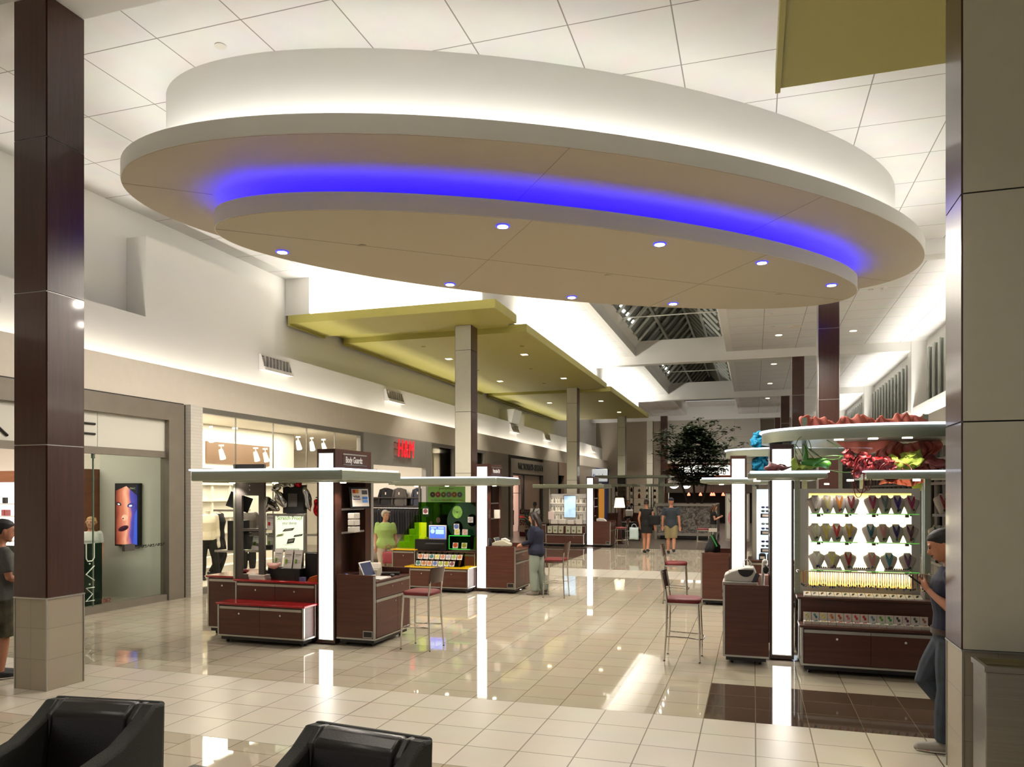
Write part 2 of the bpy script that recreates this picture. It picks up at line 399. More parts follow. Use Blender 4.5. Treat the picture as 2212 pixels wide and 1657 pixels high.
# glass front of the cosmetics shop
GDOOR = GLASS('shop_glass', (244, 249, 245), 0.1)
w = T('window_4', None, None, (-10.64, 11, 0.12), kind='structure')
m = MB(); m.box(-10.65, -10.635, 10.09, 11.7, 0.12, 2.7); w.part('pane', m, GDOOR, world=True)
m = MB(); m.box(-10.655, -10.63, 10.075, 10.09, 0.02, 2.7); m.cyl((-10.64, 10.08, 2.62), (-10.64, 10.08, 2.72), .03); w.part('frame', m, M('glass_edge', (96, 112, 98), 0.2), world=True)
m = MB(); m.box(-10.66, -10.60, 10.72, 10.95, 1.0, 1.12); w.part('patch_fitting', m, DARKG, world=True)
d = T('door_1', None, None, (-10.64, 10.0, 0.02), kind='structure')
m = MB(); m.box(-10.648, -10.636, 9.0, 10.07, 0.05, 2.68); d.part('pane', m, GDOOR, world=True)
DECALW = M('etched_white_decal', (206, 216, 202), 0.5)
pt = lambda a, b: (-10.63, 9.98-b, 0.2+a)       # lettering climbs the glass edge
dl = [[(0, 0.0), (0.17, 0.17), (0.32, 0.03), (0.45, 0.17), (0.5, 0.0)]]
mb = strokes([[(0.02, 0.16), (0.02, 0.0), (0.13, 0.13), (0.24, 0.0), (0.24, 0.16)], [(0.36, 0.16), (0.47, 0.0), (0.6, 0.16)],
              [(0.98, 0.16), (0.74, 0.16), (0.69, 0.12), (0.69, 0.03), (0.74, 0.0), (0.98, 0.0)]], 0.010, 0, lambda a, b: (-10.628, 9.93+b, 0.20+a))
d.part('lettering', mb, DECALW, world=True)
mb = MB(); mb.ball((-10.628, 10.0, 0.50), 0.014, 8, 6); mb.ball((-10.628, 10.0, 0.845), 0.014, 8, 6); d.part('lettering', mb, DECALW, world=True)
d.txt('lettering', '1062', 0.11, M('red_decal', (120, 20, 22), 0.4), (10-10, 0, 0), EAST).location = (0.014, 0.33, 0.16)
DECALB = M('black_decal', (26, 26, 24), 0.5)
for k in range(5):
    t = text('lettering', 'MAC', 0.075, DECALB, (0.02, 0, 0), EAST, parent=w.o, xs=1.9, ext=0.001); t.location = (0.012, -0.08+0.19*k, 0.93+0.004*k)
# inside the cosmetics shop
m = MB(); m.box(-12.35, -10.72, 11.86, 12.1, 0, 3.72); struct('wall_shop_partition', m, M('poster_wall', (212, 212, 202), 0.6))
WOODT = M('tan_wood_panel', (142, 90, 62), 0.45, var=0.12, scale=14, stretch=(.1, .1, 1))
m = MB(); m.box(-13.0, -12.36, 11.3, 11.9, 0, 2.5); one('wood_cabinet', m, WOODT, 'tan wooden wall cabinet standing inside the cosmetics shop', 'cabinet', loc=(-12.7, 11.3, 0), world=True)
LITW = M('lit_shelf_back', (245, 244, 240), 0.6, emit=(255, 250, 244), es=0.9)
sh = T('shelf_unit', 'white lit wall shelving inside the cosmetics shop beside the brown column', 'shelves', (-14.7, 11.4, 0))
m = MB(); m.box(-16.5, -13.1, 11.75, 11.85, 0.5, 2.25); sh.part('back_panel', m, LITW, world=True)
m = MB(); m.box(-16.6, -13.05, 11.35, 11.86, 2.25, 2.47); m.box(-16.6, -13.05, 11.35, 11.86, 0, 0.5); sh.part('body', m, WOODT, world=True)
for z in (0.8, 1.05, 1.3, 1.55, 1.8): 
    m = MB(); m.box(-16.5, -13.1, 11.5, 11.75, z, z+.015); sh.part('shelf', m, WPLAST, world=True)
PINK = M('pink_compacts', (176, 96, 100), 0.4)
for i, (x, z, c) in enumerate(((-14.55, 1.57, PINK), (-14.45, 1.57, PINK), (-14.6, 1.32, M('tan_compacts', (160, 120, 96), 0.4)), (-14.5, 1.32, PINK), (-14.6, 1.07, DARKG), (-14.48, 1.07, DARKG), (-14.6, .82, DARKG), (-14.48, .82, DARKG), (-14.52, 1.82, BLACK))):
    mb = MB(); mb.box(-.04, .04, -.03, .03, 0, .12 if z > 1.2 else .05)
    one('makeup_box', mb, c, 'small cosmetics box on the white lit shelving of the cosmetics shop', 'box', loc=(x, 11.6, z), group='cosmetics on the lit shelving')
m = MB(); m.box(-12.55, -11.4, 9.9, 11.0, 0, 1.12); mm = m
one('display_counter', mm, M('dark_green_glass', (26, 40, 32), 0.08), 'dark glossy counter behind the etched glass door of the cosmetics shop', 'counter', loc=(-12.0, 10.4, 0), world=True)
# lit poster: close-up face, a generic face
ps = T('lit_poster', 'tall lit poster of a shouting face in a black frame behind the shop glass', 'poster', (-11.6, 11.85, 1.0))
m = MB(); m.box(-11.89, -11.31, 11.78, 11.86, 1.0, 2.22); ps.part('frame', m, BLACK, world=True)
def face_mat():
    m = bpy.data.materials.new('poster_print'); m.use_nodes = True; nt = m.node_tree; b = nt.nodes['Principled BSDF']
    tc = nt.nodes.new('ShaderNodeTexCoord'); sp = nt.nodes.new('ShaderNodeSeparateXYZ'); nt.links.new(tc.outputs['Generated'], sp.inputs[0])
    gr = nt.nodes.new('ShaderNodeValToRGB'); e = gr.color_ramp.elements
    e[0].position = 0.0; e[0].color = rgb((96, 30, 22)); e[1].position = 1.0; e[1].color = rgb((40, 40, 120))
    for p, c in ((0.3, (176, 96, 74)), (0.5, (214, 150, 124)), (0.62, (190, 112, 96)), (0.74, (70, 62, 150))):
        q = e.new(p); q.color = rgb(c)
    nz = nt.nodes.new('ShaderNodeTexNoise'); nz.inputs['Scale'].default_value = 3.0
    ad = nt.nodes.new('ShaderNodeMath'); ad.operation = 'MULTIPLY_ADD'; ad.inputs[1].default_value = 0.35; 
    nt.links.new(nz.outputs['Fac'], ad.inputs[0]); 
    s2 = nt.nodes.new('ShaderNodeMath'); s2.operation = 'SUBTRACT'; s2.inputs[1].default_value = 0.17
    nt.links.new(sp.outputs['X'], s2.inputs[0]); nt.links.new(s2.outputs[0], ad.inputs[2]); nt.links.new(ad.outputs[0], gr.inputs['Fac'])
    nt.links.new(gr.outputs['Color'], b.inputs['Base Color']); nt.links.new(gr.outputs['Color'], b.inputs['Emission Color']); b.inputs['Emission Strength'].default_value = 0.85
    b.inputs['Roughness'].default_value = 0.3
    return m
m = MB(); m.box(-11.86, -11.34, 11.772, 11.78, 1.03, 2.19); ps.part('print', m, face_mat(), world=True)
def pr(pts, col, nm, es=0.7, y=11.768):
    mb = MB(); c = Vector((-11.86, y, 1.03)); v = [mb.bm.verts.new(c+Vector((p[0]*.52, 0, p[1]*1.16))) for p in pts]; mb._f(v)
    for f in list(mb.bm.faces): f.normal_update()
    ps.part('print', mb, M(nm, col, .4, emit=col, es=es), world=True, smooth=False)
def ell(cx, cz, rx, rz, a=0, n=20): return [(cx+rx*math.cos(t)*math.cos(a)-rz*math.sin(t)*math.sin(a)*.45, cz+rx*math.cos(t)*math.sin(a)*.45+rz*math.sin(t)) for t in [2*PI*i/n for i in range(n)]]
pr(ell(.36, .27, .25, .045, .25), (64, 10, 22), 'print_lips'); pr(ell(.38, .265, .2, .022, .25), (28, 4, 10), 'print_mouth', y=11.766)
pr(ell(.43, .45, .15, .05, 0), (226, 170, 146), 'print_nose'); pr(ell(.35, .435, .04, .012, 0), (90, 36, 30), 'print_nostril', y=11.766)
pr(ell(.14, .68, .13, .03, -.2), (40, 26, 40), 'print_eye_shadow'); pr(ell(.7, .66, .16, .035, .2), (50, 50, 120), 'print_eye_shadow_blue')
pr(ell(.15, .675, .06, .014, -.2), (220, 214, 214), 'print_eye_white', y=11.766); pr(ell(.7, .65, .08, .016, .1), (226, 220, 224), 'print_eye_light', y=11.766)
pr([(0, .9), (.5, .98), (.75, .9), (1, .82), (1, 1), (0, 1)], (20, 18, 24), 'print_hair'); pr([(.82, .0), (1, 0), (1, .6), (.88, .5)], (58, 84, 190), 'print_blue_edge')
t = text('lettering', 'MAC', .05, DECALW, (0.16, -.088, 1.12), SOUTH, parent=ps.o, width=.13)
# --- fashion shop: window, header, entrance
FRAME = M('window_frame_grey', (128, 124, 116), 0.4, 0.4)
w = T('window_5', None, None, (-10.6, 15.8, 0), kind='structure')
m = MB(); m.box(-10.62, -10.60, 12.47, 19.12, 0.12, 3.66); w.part('pane', m, GLASS('shop_window_glass', (244, 244, 238), 0.08), world=True)
m = MB()
for y in (13.75, 15.09, 16.47, 17.8): m.box(-10.63, -10.6, y-.006, y+.006, .12, 3.66)
m.box(-10.66, -10.54, 12.47, 19.2, 3.64, 3.75); m.box(-10.66, -10.54, 12.47, 19.2, 0, .12); m.box(-10.66, -10.54, 19.06, 19.2, 0, 3.75)
w.part('frame', m, FRAME, world=True)
GREYP = M('grey_header_panel', (156, 154, 146), 0.4)
m = MB(); m.box(-10.66, -10.5, 19.2, 23.44, 2.86, 3.75); m.box(-10.66, -10.5, 19.2, 19.75, 0, 2.86); m.box(-10.66, -10.5, 23.45, 23.94, 0, 3.75); struct('trim_6', m, GREYP)
REDL = M('red_sign_letters', (232, 18, 34), 0.35, emit=(255, 16, 34), es=0.9)
sg = T('shop_sign', 'slanted red brush letters on the grey header of the fashion shop', 'sign', (-10.47, 21.77, 3.07))
t = sg.txt('lettering', 'H&M', .80, REDL, (0.04, 0, .31), EAST, ext=.006, width=1.15, shear=.12, space=1.12)
m = MB()
for z in (.1, .3, .5): m.box(-.03, .03, -.7, .55, z, z+.02)
sg.part('bracket', m, GREYP)
w = T('window_6', None, None, (-10.6, 26.6, 0), kind='structure')
m = MB(); m.box(-10.62, -10.6, 23.94, 29.4, .12, 3.66); w.part('pane', m, bpy.data.materials['shop_window_glass'], world=True)
m = MB()
for y in (23.97, 26.1, 28.4, 29.45): m.box(-10.66, -10.54, y-.05, y+.05, 0, 3.75)
m.box(-10.66, -10.54, 23.94, 29.5, 3.64, 3.75); w.part('frame', m, FRAME, world=True)
m = MB(); m.box(-12.75, -12.6, 12.2, 18.9, 0, 3.72); m.box(-17, -12.76, 18.75, 18.89, 0, 3.72); m.box(-17.8, -11.3, 25.8, 25.95, 0, 3.72)
struct('wall_shop_display', m, SHOPW)
m = MB()
for i in range(9):
    for j in range(5):
        y0 = 12.75+i*.66; z0 = .62+j*.4
        if i in (2, 6): continue
        m.box(-12.6, -12.54, y0, y0+.03, z0, z0+.4); m.box(-12.6, -12.52, y0, y0+.66, z0, z0+.035); m.box(-12.6, -12.54, y0+.63, y0+.66, z0, z0+.4)
    m.box(-12.6, -12.5, 12.75+i*.66, 13.41+i*.66, 2.62, 2.7)
m.box(-12.6, -12.0, 12.3, 18.7, 0.12, .3); m.box(-12.6, -12.3, 12.3, 18.7, .3, .5)
struct('trim_7', m, SHOPW)
m = MB(); m.box(-12.6, -10.68, 12.3, 18.8, 0.0, .12); struct('floor', m, M('display_floor', (214, 208, 196), .4))
BROWNC = M('brown_ceiling_recess', (124, 98, 76), .6)
m = MB(); m.box(-12.6, -12.56, 15.2, 17.7, 2.75, 3.28); struct('trim_8', m, BROWNC)
# track lights in the shop window
CAN = M('white_lamp_can', (226, 222, 214), .4)
def tracklight(loc, rz, label, mt=CAN):
    t = T('track_light', label, 'spotlight', loc, rz, 'track lights in the fashion shop')
    m = MB(); m.box(-.06, .06, -.02, .02, .16, .2); m.cyl((0, 0, .04), (0, 0, .17), .012, n=8); t.part('bracket', m, mt)
    m = MB(); m.tube([(-.02, 0, .08), (.05, 0, -.14)], [.05, .075], 14); t.part('lamp_can', m, mt)
    m = MB(); m.cyl((.049, 0, -.139), (.053, 0, -.152), .062, n=14); t.part('lamp_face', m, LAMPW)
    return t
k = 0
for (y, x) in ((12.75, -11.6), (13.05, -11.5), (13.7, -11.5), (14.3, -11.7), (14.75, -11.4), (17.6, -11.6), (18.1, -11.5), (18.7, -11.5)):
    tracklight((x, y, 3.34), random.uniform(-.6, .6), 'white track spotlight near the ceiling behind the fashion shop window'); k += 1
for (y, x) in ((15.4, -12.3), (16.6, -12.2), (17.0, -12.2)):
    tracklight((x, y, 3.0), 0, 'small track spotlight before the brown recess of the fashion shop window')
for (y, x) in ((21.9, -12.2), (22.25, -12.2), (22.1, -12.25), (22.9, -12.1), (20.6, -12.1)):
    tracklight((x, y, 2.62), 0.6, 'spotlight hanging in the entrance of the fashion shop', ALU)
# --- lingerie shop
m = MB(); m.box(-10.7, -10.52, 29.5, 32.5, 0, 3.75); m.box(-10.7, -10.52, 32.9, 38.49, 2.92, 3.6); m.box(-10.7, -10.52, 38.5, 41.6, 0, 3.75); m.box(-10.7, -10.54, 32.9, 33.3, 0, 2.95)
struct('trim_9', m, TAN)
m = MB(); m.box(-10.7, -10.56, 32.5, 32.95, 0, 3.75); m.box(-10.7, -10.6, 32.9, 39.3, 3.6, 3.75); m.box(-10.72, -10.6, 33.3, 38.5, 2.86, 2.94); m.box(-10.72, -10.62, 35.15, 35.35, 0, 2.9); m.box(-10.7, -10.56, 38.1, 38.5, 0, 2.9)
m.box(-10.7, -10.56, 41.6, 41.9, 0, 3.75)
struct('trim_10', m, GASKET)
m = MB(); m.box(-10.75, -10.62, 35.35, 38.1, 0, 2.9); m.box(-10.7, -10.5, 41.9, 43.7, 3.0, 3.75); m.box(-10.7, -10.5, 43.0, 43.6, 0, 3.75); struct('trim_11', m, M('beige_door_panel', (158, 132, 112), .5))
sg = T('shop_sign', 'tall condensed black letters on the tan header of the lingerie shop', 'sign', (-10.52, 36.2, 3.26))
sg.txt('lettering', "VICTORIA'S SECRET", .42, BLACK, (0.02, 0, 0), EAST, ext=.015, width=4.4, bold=.008)
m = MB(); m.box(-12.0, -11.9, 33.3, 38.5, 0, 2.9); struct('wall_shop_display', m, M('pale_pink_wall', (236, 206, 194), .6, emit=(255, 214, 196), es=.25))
dots = T('dotted_panel', 'white wall panel with large pink dots over the clothes in the lingerie shop', 'panel', (-11.9, 34.6, 2.1))
m = MB(); m.box(-11.88, -11.85, 33.4, 36.6, 2.1, 2.85); dots.part('board', m, M('dot_panel_white', (244, 226, 216), .5, emit=(255, 240, 230), es=.3), world=True)
m = MB()
for i in range(6):
    for j in range(3):
        m.cyl((-11.85, 33.6+i*.56+(j % 2)*.28, 2.2+j*.26), (-11.84, 33.6+i*.56+(j % 2)*.28, 2.2+j*.26), .13, n=18)
dots.part('dots', m, M('pink_dot', (206, 42, 78), .5), world=True)
# --- shoe shop with blue front
BLUEF = M('blue_shopfront', (34, 52, 112), .4)
m = MB(); m.box(-10.7, -10.45, 52.0, 57, 2.7, 3.75); m.box(-10.7, -10.45, 55.5, 57, 0, 3.75); m.box(-10.7, -10.5, 43.7, 51.9, 0, 3.75); struct('trim_12', m, [BLUEF])
m = MB(); m.box(-10.44, -10.42, 43.7, 51.9, 0, 3.75); struct('trim_13', m, TAN)
sg = T('shop_sign', 'boxy white blade sign with blue lower-case word by the blue shopfront', 'sign', (-9.9, 50.5, 2.75))
m = MB(); m.box(-.5, .55, -.1, .1, 0, .85); sg.part('box', m, M('sign_box_white', (190, 194, 190), .4, emit=(220, 230, 240), es=.25), bevel=.05)
sg.txt('lettering', 'finish', .42, M('sign_blue', (40, 80, 150), .4), (-.02, -.11, .36), SOUTH, width=.8)
m = MB(); m.box(-10.44, -10.40, 52.2, 54.9, .1, 2.6); one('poster_banner', m, M('amber_banner', (190, 132, 52), .5, emit=(200, 130, 40), es=.35), 'tall amber banner in the entrance of the blue shopfront', 'banner', loc=(-10.42, 53.5, .1), world=True)
# ================================================================== COLUMNS
def column(label, x, y, front, side, z1=7.17, base=True, w=.45, d=.47):
    t = T('column', label, 'column', (x, y, 0), group='square columns of the hall')
    hw, hd = w/2, d/2; g = .006; r = .012
    zs = [.956, 2.537, 4.12, 5.71, z1]
    for a, b in zip(zs, zs[1:]):
        m = MB(); m.mat(0).box(-hw+r, hw-r, -hd, -hd+.02, a+g, b-g); m.mat(0).box(-hw+r, hw-r, hd-.02, hd, a+g, b-g)
        m.mat(1).box(-hw, -hw+.02, -hd+r, hd-r, a+g, b-g); m.mat(1).box(hw-.02, hw, -hd+r, hd-r, a+g, b-g)
        t.part('cladding_panel', m, [front, side])
    m = MB(); m.box(-hw+.012, hw-.012, -hd+.012, hd-.012, .95, z1); t.part('core', m, GASKET if front is CREAM else ALU)
    m = MB(); m.box(-hw+.01, hw-.01, -hd+.01, hd-.01, 0, .95); m.mat(1)
    for sx in (-1, 1):
        for sy in (-1, 1): m.box(sx*(hw-.008)-.006, sx*(hw-.008)+.006, sy*(hd-.008)-.006, sy*(hd-.008)+.006, 0, .955)
    m.box(-hw-.002, hw+.002, -hd-.002, hd+.002, .945, .957)
    t.part('base', m, [STONE, ALU])
    return t
column('dark brown wood-clad column at the left of the hall, before the cosmetics shop', -7.14, 6.21, WOODV, WOODV)
column('cream column beside the signed front of the middle kiosk, nearest of the cream row', -7.14, 18.5, CREAM, WOODV, 6.35)
column('second cream column of the row, behind the white-shelved kiosk', -7.14, 30.8, CREAM, WOODV, 6.35)
column('third cream column of the row, behind the lit floor lamp', -7.14, 43.1, CREAM, WOODV, 6.35)
column('farthest cream column of the row, near the end of the green soffits', -7.14, 55.4, CREAM, WOODV, 7.17)
column('cream-fronted column filling the right edge, brown side towards the jewelry kiosk', 1.6, 6.2, CREAM, WOODV, 6.35)
column('dark brown column rising behind the coral drape, nearest of the brown row', 1.6, 18.54, WOODV, ALU)
column('second dark brown column of the right row, left of the coral drape', 1.6, 30.8, WOODV, ALU)
column('third dark brown column of the right row, partly behind the second', 1.6, 43.1, WOODV, ALU)
column('farthest dark brown column of the right row', 1.6, 55.4, WOODV, ALU)
column('dark brown column behind the tree beside the far white wall', -5.75, 52.0, WOODV, WOODV)
# ================================================================== GREEN SOFFITS
def soffit(label, x0, x1, y0, y1, notch=0, z=6.35):
    t = T('green_soffit', label, 'soffit', ((x0+x1)/2, (y0+y1)/2, z), group='olive green hung soffits')
    m = MB(); m.box(x0, x1, y0, y1, z, z+.21)
    t.part('panel', m, GREEN, world=True)
    m = MB(); m.box(x0, x0+.05, y0, y1, z-.05, z+.0); t.part('edge_trim', m, GREEN, world=True)
    return t
s1 = soffit('olive green hung soffit whose corner points at the oval ceiling feature', -11.34, -5.75, 16.75, 18.45)
s2 = soffit('olive green hung soffit between the first and second cream columns', -11.34, -5.8, 19.5, 31.2)
s3 = soffit('olive green hung soffit between the second and third cream columns', -11.34, -5.8, 32.1, 44.3)
m = MB(); m.box(-11.34, -6.3, 18.4, 19.55, 6.5, 6.62); m.box(-11.34, -6.3, 31.1, 32.2, 6.5, 6.62); struct('trim_14', m, GREEN)
soffit('dark olive hung soffit cut by the top right corner', .22, 5.9, 1.0, 8.57)
def downlight(x, y, z, label, group, r=.1, em=None, sq=False, ring=None):
    t = T('recessed_light', label, 'ceiling light', (x, y, z), group=group)
    m = MB()
    if sq: m.box(-r*1.15, r*1.15, -r*1.15, r*1.15, -.012, .004)
    else: m.lathe([(r*1.3, -.002), (r*1.28, -.012), (r*1.05, -.014)], n=20)
    t.part('trim_ring', m, ring or WPLAST)
    m = MB()
    if sq: m.box(-r*.9, r*.9, -r*.9, r*.9, -.016, -.013)
    else: m.lathe([(r, -.014), (r, -.017)], n=20)
    t.part('lamp_face', m, em or LAMPW); return t
WARMF = EMIT('soffit_lamp', (255, 222, 176), 10.0)
for (x, y) in ((-9.36, 22.7), (-6.82, 22.7), (-9.36, 27.88), (-6.83, 27.88), (-9.36, 35.37), (-6.86, 35.37), (-9.45, 40.8), (-6.88, 40.6)):
    downlight(x, y, 6.35, 'small square lit downlight in an olive green soffit', 'downlights in the green soffits', .1, WARMF, True)
    spot('soffit_lamp', (x, y, 6.3), 200, 1.7)
for (x, y) in ((.83, 27.87), (3.2, 27.9), (.82, 34.1), (3.2, 34.1), (.78, 40.16), (.77, 46.45), (3.1, 40.2)):
    downlight(x, y, 7.5, 'round lit downlight in the tiled ceiling right of the skylights', 'downlights in the right ceiling', .11, WARMF)
    spot('ceiling_lamp', (x, y, 7.45), 130, 1.5)
# flush sprinkler caps and small devices on ceilings
CAP = M('sprinkler_cap', (206, 200, 190), .5)
for i, (x, y) in enumerate(((-6.9, 9.9), (.9, 10.4), (2.0, 14.2), (-6.2, 7.75), (4.2, 18.9), (3.0, 22.4), (2.2, 25.5), (.5, 24.5), (.6, 26.4))):
    mb = MB(); mb.lathe([(.07, 0), (.07, -.012), (.05, -.02)], n=18)
    one('sprinkler_cap', mb, CAP, 'small round white sprinkler cap flush in the white tiled ceiling', 'sprinkler', loc=(x, y, 7.5), group='sprinkler caps in the tiled ceiling')
GCAP = M('green_cap', (150, 144, 74), .5)
for i, (x, y, z) in enumerate(((-9.3, 20.6, 6.35), (-6.5, 21.4, 6.35), (-9.3, 25.2, 6.35), (-7.4, 25.4, 6.35), (1.27, 6.95, 6.35), (-7.9, 29, 6.35))):
    mb = MB(); mb.lathe([(.07, 0), (.07, -.012), (.05, -.02)], n=18)
    one('sprinkler_cap', mb, GCAP, 'small round olive sprinkler cap flush in a green soffit', 'sprinkler', loc=(x, y, z), group='sprinkler caps in the green soffits')
mb = MB(); mb.lathe([(.16, 0), (.15, -.02), (.04, -.03), (.03, -.08), (.0, -.09)], n=18)
one('ceiling_speaker', mb, WPLAST, 'round white ceiling sprinkler plate right of the small lower disc', 'speaker', loc=(3.25, 22.2, 7.5))
mb = MB(); mb.lathe([(.22, 0), (.22, -.03), (.0, -.035)], n=20)
one('smoke_detector', mb, FASC, 'flat tan round detector in the ceiling beside the brown column', 'detector', loc=(1.3, 26.6, 7.5))
# wall grilles in the lit band
for i, y in enumerate((8.0, 15.67, 21.98, 34.75, 40.75, 53.4, 47.0)):
    t = T('air_grille', ['slanted white air grille half hidden behind the dark left column', 'slanted white air grille under the white box on the wall, nearest fully seen', 'slanted white air grille left of the first cream column', 'slanted white air grille under the small wall box past the first cream column', 'slanted white air grille second past the first cream column', 'slanted white air grille far along the wall past the third cream column', 'slanted white air grille between the second and third cream columns'][i], 'vent', (-11.0, y, 5.1), group='air grilles in the lit wall band')
    m = MB(); pz = [(0, .2), (.06, .2), (.16, -.14), (.16, -.2), (0, -.24)]
    for s in (-1, 1): m.prism([(p[0], p[1]) for p in pz], s*.66-.02, s*.66+.02, Matrix(((1, 0, 0, 0), (0, 0, 1, 0), (0, 1, 0, 0), (0, 0, 0, 1))))
    m.box(0, .2, -.68, .68, -.24, -.15); m.box(0, .07, -.68, .68, .18, .22); m.box(-.02, .0, -.72, .72, -.27, .24)
    t.part('frame', m, WPLAST)
    m = MB(); m.box(.005, .02, -.64, .64, -.15, .18); t.part('backing', m, GASKET)
    for k in range(8):
        mb = MB(); mb.box(.02, .13, -.55+k*.157-.01, -.55+k*.157+.01, -.15, .16); t.part('blade', mb, WPLAST)
    t.o.scale = (.85, .85, .82)
m = MB(); m.box(-11.46, -11.0, 34.0, 36.6, 5.38, 5.95); m.prism([(-11.0, 5.4), (-11.0, 5.95), (-10.7, 5.95), (-10.85, 5.3)], 33.98, 35.2, Matrix(((1, 0, 0, 0), (0, 0, 1, 0), (0, 1, 0, 0), (0, 0, 0, 1)))); struct('trim_15', m, WHITE)
# ================================================================== OVAL CEILING FEATURE
OC = (-2.79, 12.45); OA = math.atan2(math.cos(math.radians(51.8)), math.sin(math.radians(51.8)))
DISC = M('disc_paint', (228, 225, 215), .55); UNDER_BOUNCE = M('disc_underside_bounce_tint', (178, 166, 142), .6)  # underside tan paints in the warm light bounced off the floor
ov = T('oval_ceiling_feature', 'huge white oval two-tier hung ceiling feature with a blue glow between tiers', 'ceiling feature', (OC[0], OC[1], 7.5))
m = MB(); m.ering(OC, 6.3, 2.75, OA, 6.5, 7.5, n=128); ov.part('upper_drum', m, WHITE, world=True)
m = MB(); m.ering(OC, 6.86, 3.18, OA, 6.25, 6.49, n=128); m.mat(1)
ov.part('large_disc', m, [DISC, UNDER_BOUNCE], world=True, bevel=.01)
m = MB(); m.ering(OC, 3.2, .8, OA, 5.79, 6.26, n=64); ov.part('neck', m, UNDER_BOUNCE, world=True)
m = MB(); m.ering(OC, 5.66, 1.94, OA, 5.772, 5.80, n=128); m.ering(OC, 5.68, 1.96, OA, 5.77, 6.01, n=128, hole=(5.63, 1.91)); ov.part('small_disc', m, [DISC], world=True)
m = MB(); m.ering(OC, 5.67, 1.95, OA, 5.766, 5.772, n=128); m.ering(OC, 6.85, 3.17, OA, 6.246, 6.252, n=128, hole=(3.3, .9)); ov.part('bounce_tinted_underside', m, UNDER_BOUNCE, world=True)  # thin plates that carry the painted floor-bounce tint
m = MB(); m.ering(OC, 6.62, 3.02, OA, 6.495, 6.54, n=96, hole=(6.56, 2.96)); ov.part('white_light_strip', m, EMIT('cove_white', (255, 252, 247), 12.0), world=True)
m = MB(); m.ering(OC, 5.44, 1.72, OA, 5.85, 5.87, n=96, hole=(5.33, 1.61)); ov.part('blue_light_strip', m, EMIT('cove_blue', (36, 22, 255), 21.0), world=True)
SEAM = M('seam', (120, 108, 90), .6)
def orot(a, b): return (OC[0]+a*math.cos(OA)-b*math.sin(OA), OC[1]+a*math.sin(OA)+b*math.cos(OA))
def seam(p, q, z):
    a, b = orot(*p), orot(*q); m = MB(); m.tube([(a[0], a[1], z), (b[0], b[1], z)], .003, 4); ov.part('panel_joint', m, SEAM, world=True)
seam((-5.66, 0), (5.66, 0), 5.766); seam((-1.6, -1.88), (-1.6, 1.88), 5.766); seam((2.4, -1.78), (2.4, 1.78), 5.766)
seam((-6.85, 0), (-5.7, 0), 6.246); seam((5.7, 0), (6.85, 0), 6.246); seam((-1.6, -3.09), (-1.6, -1.0), 6.246); seam((2.4, -2.97), (2.4, -1.0), 6.246)
BLF = EMIT('disc_lamp', (236, 236, 255), 14.0); BLR = M('blue_lamp_ring', (60, 60, 230), .4, emit=(40, 40, 255), es=2.0)
for i, (x, y) in enumerate(((-3.336, 10.054), (-1.34, 11.496), (.128, 12.923), (1.33, 14.7), (-6.94, 10.103), (-5.167, 12.583), (-3.301, 14.121), (-1.512, 15.211))):
    downlight(x, y, 5.764, 'small round lit downlight with a blue ring in the lower oval disc', 'blue-ringed downlights of the oval', .075, BLF, ring=BLR)
    spot('oval_lamp', (x, y, 5.70), 230, 2.85, .25)
for (a, b) in ((-3.6, .0), (.6, .1), (4.2, .1)):
    mb = MB(); mb.lathe([(.06, 0), (.06, -.012), (.05, -.02)], n=16); p = orot(a, b)
    one('sprinkler_cap', mb, UNDER_BOUNCE, 'small round beige sprinkler cap in the lower oval disc', 'sprinkler', loc=(p[0], p[1], 5.77), group='sprinkler caps in the lower oval disc')
# ================================================================== LIGHTS OF THE HALL
WARM = (255, 240, 214)
WARM = (255, 251, 244)
for y in (2, 14, 26, 38, 50):
    area('left_cove', (-10.83, y, 3.9), (PI, 0, 0), .2, 11.5, 105, WARM)
    if y > 3: area('right_cove', (5.3, y if y > 20 else 16.2, 3.9), (PI, 0, 0), .2, 11.5 if y > 20 else 7.2, (15, 260, 300, 300, 300)[(y-2)//12], WARM)
for y in (25.3, 38):
    area('soffit_cove', (-6.0, y, 6.6), (PI, 0, 0), .16, 11.0, 170, WARM)
    area('well_lamp', (-4.62, y, 7.88), (PI, .5, 0), .12, 11.0, 150, WARM)
area('well_lamp', (-4.62, 49.5, 7.88), (PI, .5, 0), .12, 11.0, 70, WARM)
area('soffit_cove', (-8.6, 16.92, 6.6), (PI, 0, 0), 5.0, .12, 90, WARM)
# shop interiors
area('shop_light', (-14, 8.5, 3.68), (0, 0, 0), 5, 5, 170, (255, 244, 230))
area('shop_light', (-11.6, 15.6, 3.68), (0, 0, 0), 1.4, 6, 190, (255, 247, 236))
area('shop_light', (-13.5, 22.0, 3.68), (0, 0, 0), 4, 4, 260, (255, 242, 224))
area('shop_light', (-12.3, 27.8, 3.68), (0, 0, 0), 2, 3, 80, (255, 236, 210))
area('shop_light', (-11.3, 35.5, 2.85), (0, 0, 0), 1.0, 4, 70, (255, 226, 206))
area('shop_light', (-13, 54, 3.6), (0, 0, 0), 3, 4, 160)
